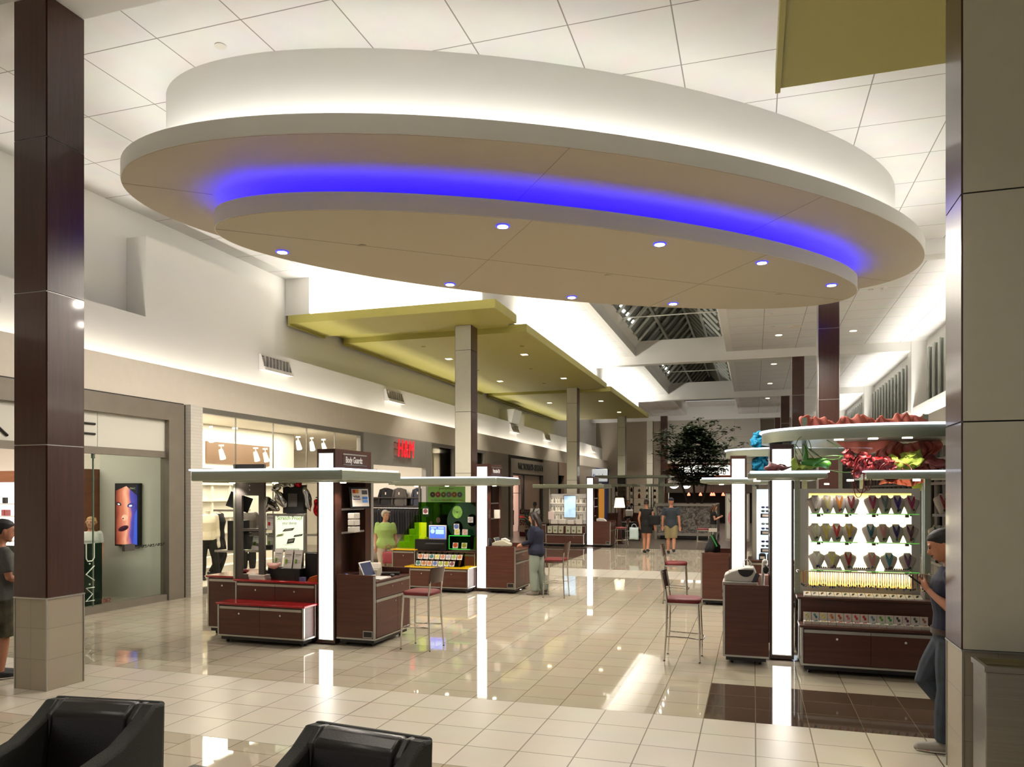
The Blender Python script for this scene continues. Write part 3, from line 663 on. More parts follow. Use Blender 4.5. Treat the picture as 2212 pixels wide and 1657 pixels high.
# fill spots added to brighten the hall, no fixtures behind them
for x in (-5.2, -1.0):
    for y in (1.0, 4.6): spot('hall_fill', (x, y, 7.1), 150, 1.7)
for x in (-3.2, -1.0):
    for y in (21, 25, 29, 34, 40, 46, 53): spot('hall_fill', (x, y, 7.45), 330, 1.8)
area('end_cove', (-2.8, 57.4, 7.2), (PI*.62, 0, 0), 5, .3, 160, WARM)
for (x, y) in ((-8.9, 48), (-8.9, 52.5), (-4.5, 54), (3.2, 50), (-8.2, 46)): spot('hall_fill', (x, y, 7.4), 420, 1.9)  # further added fill spots for the far end
area('cafe_light', (-2.8, 50.6, 4.2), (PI*.5, 0, 0), 4, .3, 60, WARM)
wd = bpy.data.worlds.new('hall'); sc.world = wd; wd.use_nodes = True
wd.node_tree.nodes['Background'].inputs[0].default_value = rgb((255, 248, 238)); wd.node_tree.nodes['Background'].inputs[1].default_value = .26
# ================================================================== CAMERA
cam = bpy.data.cameras.new('camera'); co = bpy.data.objects.new('camera', cam); COL.link(co); sc.camera = co
cam.sensor_fit = 'HORIZONTAL'; cam.sensor_width = 36; cam.lens = 36*1640/2212
co.location = (0, 0, 2.05); co.rotation_euler = (PI/2, 0, math.atan2(522, 1640))
cam.shift_y = (1063-828.5)/2212; cam.clip_start = .05; cam.clip_end = 300
sc.view_settings.view_transform = 'Standard'; sc.view_settings.look = 'None'; sc.view_settings.gamma = 1; sc.view_settings.exposure = 0.55
sc.view_settings.use_curve_mapping = False
sc.cycles.use_denoising = True; sc.cycles.max_bounces = 5; sc.cycles.diffuse_bounces = 3; sc.cycles.glossy_bounces = 3; sc.cycles.transparent_max_bounces = 8; sc.cycles.adaptive_threshold = .07; sc.cycles.adaptive_min_samples = 20; sc.cycles.light_sampling_threshold = .03
sc.cycles.sample_clamp_indirect = 6; sc.cycles.caustics_reflective = False; sc.cycles.caustics_refractive = False
# ================================================================== KIOSKS
NICHE = M('dark_niche_wood', (60, 32, 24), .4, var=.2, scale=22, stretch=(1, 1, .08))
def cabinet(name, label, cat, x0, x1, y0, y1, h, top, ndoor=2, group=None, doors='S', ovh=.02, kick=.1, toplab=None):
    """cabinet in world coordinates; doors on the south (-y), east or west side"""
    cx, cy = (x0+x1)/2, (y0+y1)/2
    t = T(name, label, cat, (cx, cy, 0), group=group)
    m = MB(); m.box(x0+.012, x1-.012, y0+.012, y1-.012, kick, h-.028); t.part('body', m, WOODH, world=True)
    m = MB(); m.box(x0-ovh, x1+ovh, y0-ovh, y1+ovh, h-.028, h); p = t.part('top', m, top, world=True, bevel=.006)
    if toplab: p['label'] = toplab
    m = MB(); m.box(x0+.03, x1-.03, y0+.04, y1-.04, .045, kick); t.part('kick', m, BLACK, world=True)
    m = MB(); m.box(x0-.002, x1+.002, y0-.002, y1+.002, kick-.004, kick+.016)
    for x in (x0, x1-.02):
        for y in (y0, y1-.02): m.box(x-.002, x+.022, y-.002, y+.022, kick, h-.03)
    t.part('edge_trim', m, ALU, world=True)
    if doors == 'S':
        w = (x1-x0-.06)/max(ndoor, 1)
        for k in range(ndoor):
            a = x0+.03+k*w
            m = MB(); m.box(a+.003, a+w-.003, y0-.004, y0+.014, kick+.025, h-.085); d = t.part('door', m, WOODH, world=True)
            m = MB(); m.box(a+.003, a+w-.003, y0-.008, y0+.012, h-.083, h-.05); t.part('pull_strip', m, ALU, parent=d, world=True)
            m = MB(); m.tube([(a+w*.5, y0-.004, h-.14), (a+w*.5, y0-.016, h-.14)], .013, 12); t.part('knob', m, CHROME, parent=d, world=True)
    for x in (x0+.09, x1-.09):
        for y in (y0+.1, y1-.1):
            m = MB(); m.cyl((x-.012, y, .025), (x+.012, y, .025), .025, n=12); m.box(x-.016, x+.016, y-.014, y+.014, .03, .05); t.part('caster', m, BLACK, world=True)
    return t
def counter(label, ox, oy, m_, x0=.02, x1=.59, d=1.07, h=.95, hw=.87):
    X = lambda x: ox+m_*x
    t = T('service_counter', label, 'counter', ((X(x0)+X(x1))/2, oy+d/2, 0), group='service counters of the kiosks')
    m = MB(); m.box(X(x0+.01), X(x1-.012), oy+.03, oy+d-.03, .1, hw-.02); t.part('body', m, WOODH, world=True)
    m = MB(); m.box(X(x0), X(x1), oy, oy+.03, .1, h); t.part('front_panel', m, WOODH, world=True, bevel=.003)
    m = MB(); m.box(X(x0), X(x1), oy+d-.03, oy+d, .1, h+.01); t.part('back_panel', m, WOODH, world=True)
    m = MB(); m.box(X(x0), X(x1+.01), oy+.03, oy+d-.03, hw-.02, hw); t.part('worktop', m, WOODH, world=True)
    m = MB(); m.box(X(x0+.03), X(x1-.03), oy+.04, oy+d-.04, .045, .1); t.part('kick', m, BLACK, world=True)
    m = MB(); m.box(X(x0)-.001*m_, X(x1)+.003*m_, oy-.003, oy+d+.003, .094, .114); m.box(X(x1)-.02*m_, X(x1)+.004*m_, oy-.004, oy+.02, .1, h-.01); m.box(X(x1)-.02*m_, X(x1)+.004*m_, oy+d-.02, oy+d+.004, .1, h-.01)
    t.part('edge_trim', m, ALU, world=True)
    e = X(x1)
    m = MB(); m.box(e-.012*m_, e+.006*m_, oy+.03, oy+d-.03, .64, hw-.07); dr = t.part('drawer', m, WOODH, world=True)
    m = MB(); m.box(e-.01*m_, e+.01*m_, oy+.03, oy+d-.03, hw-.068, hw-.03); t.part('pull_strip', m, ALU, parent=dr, world=True)
    for f in (.45, .72):
        m = MB(); m.tube([(e+.005*m_, oy+d*f, .76), (e+.018*m_, oy+d*f, .76)], .013, 12); t.part('knob', m, CHROME, parent=dr, world=True)
    for a, b in ((.03, d*.62), (d*.62, d-.03)):
        m = MB(); m.box(e-.012*m_, e+.006*m_, oy+a+.003, oy+b-.003, .125, .59); dr = t.part('door', m, WOODH, world=True)
        m = MB(); m.box(e-.01*m_, e+.01*m_, oy+a+.003, oy+b-.003, .592, .628); t.part('pull_strip', m, ALU, parent=dr, world=True)
        m = MB(); m.tube([(e+.005*m_, oy+b-.08, .55), (e+.018*m_, oy+b-.08, .55)], .013, 12); t.part('knob', m, CHROME, parent=dr, world=True)
    if m_ > 0:
      m = MB(); m.box(X(x1-.17), X(x1-.03), oy-.006, oy, .125, .215); m.mat(1).box(X(x1-.16), X(x1-.04), oy-.008, oy-.005, .135, .205); t.part('outlet_box', m, [ALU, BLACK], world=True)
    for x in (x0+.1, x1-.1):
        for y in (.12, d-.12):
            m = MB(); q = X(x); m.cyl((q-.012, oy+y, .025), (q+.012, oy+y, .025), .025, n=12); m.box(q-.016, q+.016, oy+y-.014, oy+y+.014, .03, .05); t.part('caster', m, BLACK, world=True)
    return t
def tower(label, ox, oy, m_, sign=None, can=(-2.03, .31, -.36, 1.35), canz=(2.18, 2.34), ztop=2.63, dep=1.0, lit=True, edge=True, light=None, opengap=(.16, .45)):
    X = lambda x: ox+m_*x
    t = T('kiosk_tower', label, 'kiosk', (X(-.14), oy+dep/2, 0), group='lightbox towers of the kiosks')
    m = MB(); m.box(X(-.275), X(-.25), oy, oy+.16, .05, ztop); m.box(X(-.025), X(0), oy, oy+.16, .05, ztop); m.box(X(-.275), X(0), oy+.012, oy+.16, .05, ztop)
    m.box(X(-.275), X(0), oy, oy+.16, ztop-.05, ztop); m.box(X(-.275), X(0), oy, oy+.16, .02, .06)
    t.part('front_post', m, WOODV, world=True)
    m = MB(); m.box(X(-.252), X(-.023), oy+.002, oy+.012, .065, ztop-.055); t.part('light_panel', m, light or LBOX, world=True)
    m = MB()
    for a, b, c, d_ in ((-.254, -.244, .06, ztop-.05), (-.031, -.021, .06, ztop-.05), (-.254, -.021, .06, .07), (-.254, -.021, ztop-.06, ztop-.05)): m.box(X(a), X(b), oy-.003, oy+.01, c, d_)
    t.part('light_frame', m, ALU, world=True)
    m = MB(); m.box(X(-.275), X(0), oy+.16, oy+dep, canz[0], ztop); t.part('header', m, WOODV, world=True)
    m = MB(); m.box(X(-.275), X(0), oy+dep-.17, oy+dep, .05, canz[0]); t.part('rear_post', m, WOODV, world=True)
    m = MB(); m.box(X(-.275), X(-.25), oy+opengap[1], oy+dep-.17, .05, canz[0]); m.box(X(-.27), X(-.02), oy+.16, oy+dep-.17, .05, .9); t.part('niche_panel', m, NICHE, world=True)
    for z in (1.50, 1.82):
        m = MB(); m.box(X(-.25), X(-.01), oy+.17, oy+dep-.18, z-.012, z); m.mat(1).box(X(-.016), X(-.004), oy+.17, oy+dep-.2, z-.02, z+.006); t.part('shelf', m, [CLEAR, ALU], world=True)
    x0, x1, y0, y1 = can
    m = MB(); e = .03
    m.prism([(X(x0), oy+y0), (X(x1), oy+y0), (X(x1), oy+y1), (X(x0), oy+y1)], canz[0]+.02, canz[1])
    m.prism([(X(x0+.1), oy+y0+.1), (X(x1-.1), oy+y0+.1), (X(x1-.1), oy+y1-.1), (X(x0+.1), oy+y1-.1)], canz[0], canz[0]+.03)
    c = t.part('canopy', m, STEEL, world=True, bevel=.012)
    if edge:
        m = MB(); za, zb = canz[1]+.002, canz[1]+.022; xa, xb, ya, yb, w_ = x0-.02, x1-.03, oy+y0-.02, oy+y1-.02, .05
        m.box(X(xa), X(xb), ya, ya+w_, za, zb); m.box(X(xa), X(xb), yb-w_, yb, za, zb); m.box(X(xa), X(xa+w_), ya+w_, yb-w_, za, zb); m.box(X(xb-w_), X(xb), ya+w_, yb-w_, za, zb); t.part('lit_edge', m, EDGE, parent=c, world=True)
    for a in (-1.6, -.9, .15):
        m = MB(); m.cyl((X(a), oy-.05, canz[0]-.012), (X(a), oy-.05, canz[0]+.01), .04, n=14); t.part('canopy_lamp', m, LAMPW if lit else WPLAST, parent=c, world=True)
    if sign:
        s = X(0)+.004*m_
        m = MB(); m.box(X(-.002), s, oy+.2, oy+.86, 2.43, 2.555); m.mat(1).box(X(-.002), s+.003*m_, oy+.2, oy+.86, 2.56, 2.578); m.box(X(-.002), s+.003*m_, oy+.2, oy+.86, 2.42, 2.426)
        sp = t.part('sign_plate', m, [NICHE, ALU], world=True)
        tx = text('lettering', sign[0], .12, WPLAST, (0, 0, 0), EAST if m_ > 0 else WEST, parent=sp, width=sign[1], ext=.001, bold=.002)
        tx.location = t.inv @ Vector((s+.002*m_, oy+.50, 2.49))
    return t
# ---- K1: red-topped kiosk
K1 = (-5.335, 8.96); K2 = (-5.206, 14.753); K3 = (-5.83, 28.3); R1 = (.189, 9.80); R2 = (-.40, 14.17)
tower('white lightbox tower and steel canopy of the red-topped kiosk', *K1, 1, ('Body Guardz', .46))
counter('dark wood service counter of the red-topped kiosk, white laptop on it', *K1, 1)
cabinet('low_cabinet', 'low red-topped cabinet, front step of the nearest left kiosk', 'cabinet', -6.97, -5.62, 8.655, 8.94, .55, RED, 2, 'low front cabinets of the kiosks')
cabinet('display_cabinet', 'higher red-topped cabinet under the scratch proof poster', 'cabinet', -6.93, -5.63, 8.975, 9.75, .83, RED, 2, 'stepped display cabinets of the kiosks')
cabinet('side_cabinet', 'narrow red-topped cabinet before the mannequins at the left kiosk end', 'cabinet', -7.52, -7.0, 9.12, 10.1, .85, RED, 1, 'end cabinets of the kiosks')
# ---- K2: yellow-topped kiosk
tower('white lightbox tower and canopy of the yellow-topped kiosk', *K2, 1, ('Personalized Kidz', .46), can=(-2.1, .30, -.36, 1.25), dep=.86)
counter('dark wood service counter beside the person in the navy jacket', K2[0], K2[1]-.22, 1, x1=.65)
cabinet('low_cabinet', 'low yellow-topped cabinet with the tilted disc rack on it', 'cabinet', -6.86, -5.48, 14.3, 14.72, .52, YELLOW, 2, 'low front cabinets of the kiosks')
cabinet('display_cabinet', 'higher dark cabinet under the blue computer screen', 'cabinet', -6.82, -5.5, 14.76, 15.5, .80, NICHE, 2, 'stepped display cabinets of the kiosks')
cabinet('side_cabinet', 'narrow yellow-topped cabinet with the neon stepped bins on it', 'cabinet', -7.42, -6.88, 14.8, 15.8, .83, YELLOW, 1, 'end cabinets of the kiosks')
# ---- K3
tower('slim lightbox tower and unlit canopy of the white-shelved kiosk', K3[0]+.1, K3[1]-.2, 1, None, can=(-2.3, .45, -.3, 1.3), edge=False, lit=False)
counter('dark wood service counter of the white-shelved kiosk near the floor lamp', K3[0]+.1, K3[1]-.42, 1, x1=.68)
cabinet('low_cabinet', 'low dark cabinet under the row of pale gift bags', 'cabinet', -7.50, -6.05, 27.8, 28.2, .50, NICHE, 2, 'low front cabinets of the kiosks')
cabinet('display_cabinet', 'higher dark cabinet under the white shelves of jars', 'cabinet', -7.48, -6.06, 28.24, 29.0, .83, NICHE, 2, 'stepped display cabinets of the kiosks')
cabinet('side_cabinet', 'narrow dark cabinet at the left end of the white-shelved kiosk', 'cabinet', -8.15, -7.55, 28.0, 29.0, .86, NICHE, 1, 'end cabinets of the kiosks')
# ---- R1 jewelry kiosk (mirror image)
tw = tower('large bright lightbox tower of the jewelry kiosk at the right', *R1, -1, None, can=(-.62, .26, -.4, .9), canz=(2.19, 2.275))
counter('dark wood service counter of the jewelry kiosk, white till on it', R1[0], 9.395, -1, x1=.535)
cabinet('low_cabinet', 'low dark cabinet under the lower row of jewelry cards', 'cabinet', .51, 1.95, 9.165, 9.46, .55, WOODH, 2, 'low front cabinets of the kiosks')
cabinet('display_cabinet', 'higher dark cabinet under the glowing necklace display', 'cabinet', .50, 1.95, 9.47, 10.3, .83, WOODH, 0, 'stepped display cabinets of the kiosks')
# second lower canopy wing and the upper round canopy
m = MB(); m.box(1.22, 2.6, 9.42, 10.6, 2.2, 2.275); m.mat(1).box(1.2, 2.62, 9.4, 9.45, 2.277, 2.293); m.box(1.2, 1.25, 9.45, 10.6, 2.277, 2.293)
t = T('kiosk_canopy', 'short steel canopy wing at the right end of the jewelry kiosk', 'canopy', (1.9, 10.0, 2.2))
t.part('canopy', m, [STEEL, EDGE], world=True)
for x, y in ((1.3, 10.5), (2.5, 10.5)):
    m = MB(); m.box(x-.02, x+.02, y-.02, y+.02, 0, 2.2); t.part('post', m, STEEL, world=True)
t = T('kiosk_canopy', 'wide rounded steel canopy with lit rim high over the jewelry kiosk', 'canopy', (1.5, 10.5, 2.66))
pl = [(1.5+1.40*math.cos(a)*(1 if math.cos(a) < 0 else 1.0), 10.4+1.05*math.sin(a)) for a in [2*PI*i/64 for i in range(64)]]
pl2 = [(1.5+1.43*math.cos(a), 10.4+1.08*math.sin(a)) for a in [2*PI*i/64 for i in range(64)]]
m = MB(); m.prism(pl, 2.665, 2.80); t.part('canopy', m, STEEL, world=True, ang=.5)
m = MB(); m.ering((1.5, 10.4), 1.43, 1.08, 0, 2.803, 2.825, n=64, hole=(1.37, 1.02)); t.part('lit_edge', m, EDGE, world=True)
for (x, y) in ((.95, 9.62), (1.3, 9.52), (1.65, 9.5)):
    m = MB(); m.box(x-.05, x+.05, y-.02, y+.02, 2.655, 2.67); t.part('canopy_lamp', m, LAMPW, world=True)
for x in (.62, 2.0):
    m = MB(); m.box(x-.03, x+.03, 10.36, 10.44, .83, 3.0); t.part('post', m, STEEL, world=True)
m = MB(); m.box(.34, .42, 9.97, 10.03, 2.5, 2.7); t.part('bracket', m, STEEL, world=True)
# ---- R2 sunglasses kiosk
tower('lightbox tower of the sunglasses kiosk, behind the jewelry kiosk', *R2, -1, None, can=(-.75, .5, -.4, .9), canz=(2.19, 2.28), ztop=2.70)
counter('plain dark wood counter end of the sunglasses kiosk, behind a red stool', R2[0], R2[1], -1, x1=.51)
cabinet('display_cabinet', 'higher dark cabinet under the sunglasses panel', 'cabinet', -.08, 1.2, 14.3, 15.1, .83, WOODH, 2, 'stepped display cabinets of the kiosks')
t = T('kiosk_canopy', 'rounded steel canopy high over the sunglasses kiosk', 'canopy', (.7, 15.0, 2.70))
pl = [(.75+1.25*math.cos(a), 14.9+.9*math.sin(a)) for a in [2*PI*i/48 for i in range(48)]]
m = MB(); m.prism(pl, 2.68, 2.81); t.part('canopy', m, STEEL, world=True, ang=.5)
m = MB(); m.ering((.75, 14.9), 1.275, .918, 0, 2.813, 2.835, n=48, hole=(1.2, .85)); t.part('lit_edge', m, EDGE, world=True)
for x in (.0, 1.5):
    m = MB(); m.box(x-.03, x+.03, 14.9, 14.98, .83, 2.95); t.part('post', m, STEEL, world=True)
for (x, y, z, p) in ((.95, 9.55, 2.63, 15), (1.3, 9.5, 2.63, 15), (1.65, 9.5, 2.63, 15)): spot('canopy_lamp', (x, y, z), p, 1.7, r=.04, rot=(.12, 0, 0))
for (kx, ky, p) in ((K1[0], K1[1], 16), (K2[0], K2[1], 18)):
    for a in (-1.6, -.9, .15): spot('canopy_lamp', (kx+a, ky-.05, 2.15), p, 1.9, r=.04, rot=(.25, 0, 0))
for a in (-1.5, -.7): spot('canopy_lamp', (K3[0]+a, K3[1]-.3, 2.15), 22, 1.8, r=.04, rot=(.3, 0, 0))
spot('canopy_lamp', (.3, 14.2, 2.15), 14, 1.7, r=.04, rot=(.2, 0, 0))
# ---- far glass-shelved kiosk
t = T('glass_kiosk', 'far kiosk of open glass shelves under two flat steel canopies', 'kiosk', (-5.9, 41.5, 0))
m = MB(); m.box(-7.6, -4.6, 41.0, 42.6, .1, .9); t.part('body', m, WOODH, world=True)
m = MB(); m.box(-7.55, -4.65, 41.05, 42.55, .0, .1); t.part('kick', m, BLACK, world=True)
m = MB()
for x in (-7.4, -6.4, -5.4, -4.75):
    for y in (41.1, 42.4): m.box(x-.03, x+.03, y-.03, y+.03, .9, 2.4)
m.box(-4.85, -4.55, 41.0, 41.3, .9, 2.9)
t.part('frame', m, STEEL, world=True)
for z in (1.3, 1.7, 2.05):
    m = MB(); m.box(-7.4, -4.8, 41.1, 42.4, z, z+.015); t.part('shelf', m, CLEAR, world=True)
m = MB(); m.box(-8.2, -4.2, 40.6, 42.9, 2.82, 2.95); m.box(-5.5, -4.0, 40.6, 42.9, 2.35, 2.48); m.box(-8.2, -5.9, 40.6, 42.9, 2.35, 2.48); t.part('canopy', m, STEEL, world=True)
VAR = [M('jar_%d' % i, c, .35) for i, c in enumerate(((190, 186, 170), (120, 84, 60), (40, 36, 34), (206, 200, 190), (150, 40, 40)))]
for k in range(18):
    mb = MB(); h = random.uniform(.12, .26); mb.lathe([(.06, 0), (.07, h*.6), (.035, h*.8), (.035, h)], n=10)
    one('glass_jar', mb, VAR[k % 5], 'small jar on the open glass shelves of the far kiosk', 'jar', loc=(-7.2+(k % 6)*.42, 41.5, (1.315, 1.715, 2.065)[k//6]), group='jars on the far glass kiosk')
# ================================================================== MERCHANDISE
from mathutils import noise as NZ
def crumple(mb, amp, freq, seed=0, f=None):
    mb.bm.normal_update()
    for v in mb.bm.verts:
        d = NZ.noise_vector(v.co*freq+Vector((seed*7.1, seed*3.3, seed)))
        v.co += d*amp
    return mb
CARDW = M('card_white', (216, 208, 200), .5); CARDG = M('card_grey', (150, 146, 140), .5); LIME = M('lime_print', (120, 160, 40), .5)
MIRR = M('silver_foil', (206, 204, 200), .12, 1.0); REDF = M('red_foil', (200, 20, 36), .15, .8)
ACRY = GLASS('lime_acrylic', (206, 226, 60), .1); ACRG = GLASS('green_acrylic', (120, 170, 70), .12); ACRD = M('dark_green_acrylic', (18, 50, 32), .08)
ACRL = GLASS('pale_lime_acrylic', (206, 232, 170), .1)
NEON = M('neon_acrylic', (196, 214, 20), .15, emit=(190, 220, 20), es=.12, alpha=.8)
PINKC = M('pink_cloth', (214, 168, 156), .8)
# ---------------- K1
t = T('merchandise_panel', 'tall dark grey steel panel with cut-out windows on the red-topped kiosk', 'display panel', (-6.72, 9.04, .83))
m = MB()
for (a, b, c, d) in ((-6.96, -6.86, .83, 2.44), (-6.58, -6.49, .83, 2.44), (-6.86, -6.58, 2.0, 2.44), (-6.86, -6.58, 1.50, 1.54), (-6.86, -6.58, .83, .90)): m.box(a, b, 9.02, 9.06, c, d)
t.part('panel', m, DARKG, world=True)
m = MB(); m.box(-6.985, -6.955, 9.0, 9.08, .83, 2.44); t.part('upright', m, STEEL, world=True)
for z in (2.08, 2.14):
    m = MB(); m.tube([(-6.72, 9.02, z), (-6.72, 9.01, z)], .009, 10); t.part('bolt', m, CHROME, world=True)
def shelf(label, x0, x1, y0, y1, z, grp='glass shelves of the red-topped kiosk'):
    t = T('glass_shelf', label, 'shelf', ((x0+x1)/2, (y0+y1)/2, z), group=grp)
    m = MB(); m.box(x0, x1, y0, y1, z-.008, z); t.part('pane', m, CLEAR, world=True)
    m = MB(); m.box(x0-.003, x1+.003, y0-.012, y0+.004, z-.026, z+.002); t.part('edge_strip', m, ALU, world=True)
shelf('glass shelf level with the mannequins, left of the grey steel panel, upper one', -7.35, -6.99, 9.05, 9.4, 1.80)
shelf('glass shelf left of the grey steel panel, lower one', -7.33, -6.99, 9.05, 9.4, 1.22)
shelf('glass shelf seen through the steel panel behind the sign cards, upper one', -7.0, -6.63, 9.3, 9.6, 1.46)
shelf('glass shelf holding a tilted white card left of the poster, lower one', -7.0, -6.72, 9.3, 9.6, 1.21)
shelf('glass shelf between poster and lightbox tower, upper one', -6.0, -5.66, 9.3, 9.6, 1.46)
shelf('glass shelf between poster and lightbox tower, lower one', -6.0, -5.66, 9.3, 9.6, 1.21)
# backlit poster
PGLOW = M('poster_paper', (216, 224, 196), .5, emit=(222, 230, 204), es=.62)
t = T('lit_poster', 'silver framed lit poster with green scratch proof heading on the kiosk', 'poster', (-6.33, 9.42, 1.2))
m = MB()
for (a, b, c, d) in ((-6.60, -6.565, 1.19, 1.74), (-6.10, -6.065, 1.19, 1.74), (-6.565, -6.10, 1.19, 1.225), (-6.565, -6.10, 1.705, 1.74)): m.box(a, b, 9.38, 9.43, c, d)
t.part('frame', m, ALU, world=True, bevel=.004)
m = MB(); m.box(-6.57, -6.095, 9.395, 9.42, 1.22, 1.71); t.part('paper', m, PGLOW, world=True)
GRN = M('heading_green', (112, 158, 36), .5); DRKT = M('heading_dark', (64, 66, 52), .5)
def wtxt(t, body, size, mat, x, y, z, width, rot=SOUTH, **k):
    o = text('lettering', body, size, mat, (0, 0, 0), rot, parent=t.o, width=width, ext=.0005, **k); o.location = t.inv @ Vector((x, y, z)); return o
wtxt(t, 'Scratch Proof', .075, GRN, -6.335, 9.393, 1.675, .42, bold=.001); wtxt(t, 'your device', .065, DRKT, -6.335, 9.393, 1.605, .235)
wtxt(t, 'LIFETIME GUARANTEE', .03, DRKT, -6.33, 9.393, 1.235, .32)
def slab(t, cx, cz, w, h, sh, m0, m1, y=9.392):
    m = MB(); v = [(cx-w/2-sh, cz-h/2), (cx+w/2-sh, cz-h/2+.02), (cx+w/2+sh, cz+h/2), (cx-w/2+sh, cz+h/2-.02)]
    m.prism(v, -y-.002, -y, Matrix(((1, 0, 0, 0), (0, 0, -1, 0), (0, 1, 0, 0), (0, 0, 0, 1))))
    m.mat(1); v = [(cx-w*.32-sh*.7, cz-h*.22), (cx+w*.32-sh*.7, cz-h*.22+.012), (cx+w*.32+sh*.7, cz+h*.25), (cx-w*.32+sh*.7, cz+h*.25-.012)]
    m.prism(v, -y, -y+.003, Matrix(((1, 0, 0, 0), (0, 0, -1, 0), (0, 1, 0, 0), (0, 0, 0, 1)))); t.part('print', m, [m0, m1], world=True)
slab(t, -6.35, 1.51, .17, .06, .02, DRKT, CARDG); slab(t, -6.49, 1.43, .12, .06, .01, CARDW, GRN); slab(t, -6.19, 1.43, .14, .05, .01, DRKT, CARDG)
slab(t, -6.31, 1.35, .12, .09, .01, DRKT, CARDG); slab(t, -6.35, 1.30, .2, .025, .02, CARDG, CARDW)
t = T('sample_board', 'black square board with a grey wavy swatch above the scratch proof poster', 'display board', (-6.3, 9.45, 1.74))
m = MB(); m.box(-6.46, -6.12, 9.42, 9.5, 1.745, 2.15); t.part('board', m, M('matte_black', (16, 15, 15), .7), world=True)
WAVE = bpy.data.materials.new('wavy_swatch'); WAVE.use_nodes = True
nt = WAVE.node_tree; wv = nt.nodes.new('ShaderNodeTexWave'); wv.bands_direction = 'Z'; wv.inputs['Scale'].default_value = 22; wv.inputs['Distortion'].default_value = 4; wv.inputs['Detail'].default_value = 1
rp = nt.nodes.new('ShaderNodeValToRGB'); rp.color_ramp.elements[0].color = rgb((34, 34, 34)); rp.color_ramp.elements[1].color = rgb((128, 126, 122))
tc = nt.nodes.new('ShaderNodeTexCoord'); nt.links.new(tc.outputs['Object'], wv.inputs['Vector']); nt.links.new(wv.outputs['Fac'], rp.inputs['Fac']); nt.links.new(rp.outputs['Color'], nt.nodes['Principled BSDF'].inputs['Base Color'])
m = MB(); m.box(-6.37, -6.22, 9.412, 9.42, 1.84, 2.03); t.part('swatch', m, WAVE, world=True)
m = MB(); m.box(-6.42, -6.16, 9.45, 9.49, .83, 1.75); t.part('stand', m, BLACK, world=True)
# foil balloons
def balloon(label, c, r, mt, rot=(0, 0, 0), seed=1, amp=.035):
    mb = MB(); mb.ball((0, 0, 0), r, 18, 12); crumple(mb, amp, 9, seed)
    o = one('foil_balloon', mb, mt, label, 'balloon', loc=c, group='foil balloons around the sample board', ang=3)
    o.rotation_euler = rot; return o
balloon('round silver foil balloon under the canopy, left of the black board', (-6.56, 9.4, 2.11), (.075, .05, .075), MIRR)
balloon('wide silver foil wing sticking out left, below the round balloon', (-6.62, 9.36, 1.86), (.15, .03, .09), MIRR, (0, .5, 0), 2, .05)
balloon('long olive-silver foil fold beside the left edge of the black board', (-6.49, 9.4, 1.96), (.06, .04, .15), MIRR, (0, -.5, 0), 3, .05)
balloon('silver and red foil balloon over the top edge of the black board', (-6.4, 9.4, 2.16), (.13, .05, .05), MIRR, (0, .3, 0), 4, .04)
balloon('small red foil balloon at the right end of the top row', (-6.18, 9.4, 2.16), (.05, .04, .045), REDF, (0, 0, 0), 5, .02)
balloon('tall silver foil fold along the right edge of the black board', (-6.04, 9.4, 1.95), (.05, .04, .19), MIRR, (0, -.25, 0), 6, .04)
balloon('shiny red foil balloon beside the lightbox tower', (-5.88, 9.42, 1.84), (.085, .05, .13), REDF, (0, .15, 0), 7, .035)
balloon('silver foil strip over the round balloon near the canopy', (-6.30, 9.38, 2.17), (.06, .03, .05), MIRR, (0, 0, .4), 8, .03)
# risers and cards
t = T('display_riser', 'black stepped riser under three white product cards on the red kiosk top', 'riser', (-6.12, 9.3, .83))
m = MB(); m.box(-6.5, -6.3, 9.12, 9.5, .83, 1.0); m.box(-6.3, -5.95, 9.06, 9.5, .83, .99); m.box(-5.95, -5.78, 9.2, 9.5, .83, 1.2); t.part('body', m, BLACK, world=True)
m = MB(); m.box(-6.26, -6.02, 9.058, 9.062, .83, .92); t.part('opening', m, GASKET, world=True)
def pcard(label, x, y, z, w=.13, h=.26, tilt=-.2, rz=0, m1=LIME, grp='white hanging product cards of the red-topped kiosk', logo=None):
    t = T('product_card', label, 'product card', (x, y, z), rz, grp)
    R = Matrix.Rotation(tilt, 4, 'X')
    m = MB(); m.box(-w/2, w/2, -.004, .004, 0, h); m.tr(R); t.part('card', m, CARDW)
    m = MB(); m.box(-w*.36, w*.36, -.006, -.0045, h*.70, h*.76); m.box(-w*.36, w*.2, -.006, -.0045, h*.62, h*.64); m.box(-w*.02, w*.36, -.006, -.0045, h*.4, h*.42); m.box(-w*.02, w*.36, -.006, -.0045, h*.3, h*.315); m.tr(R); t.part('print', m, CARDG)
    m = MB(); m.box(-w*.3, -w*.08, -.012, -.0045, h*.28, h*.48); m.tr(R); t.part('sample', m, m1 if logo is None else logo)
    return t
pcard('white product card on the black riser, leftmost of three', -6.36, 9.14, 1.0)
pcard('white product card on the black riser, middle one of three', -6.17, 9.10, .99)
pcard('white product card on the black riser, rightmost of three', -6.03, 9.12, .99)
RLOGO = M('red_mark', (190, 40, 44), .5)
pcard('white product card with a red mark hanging left of the poster', -6.66, 9.42, 1.50, .14, .24, 0, 0, logo=RLOGO)
pcard('white tilted product card on the lower glass shelf, seen through the panel', -6.88, 9.36, 1.21, .14, .25, -.35, .15)
pcard('grey white product card behind the steel panel, beside the tilted one', -6.72, 9.5, 1.22, .13, .24, 0, 0)
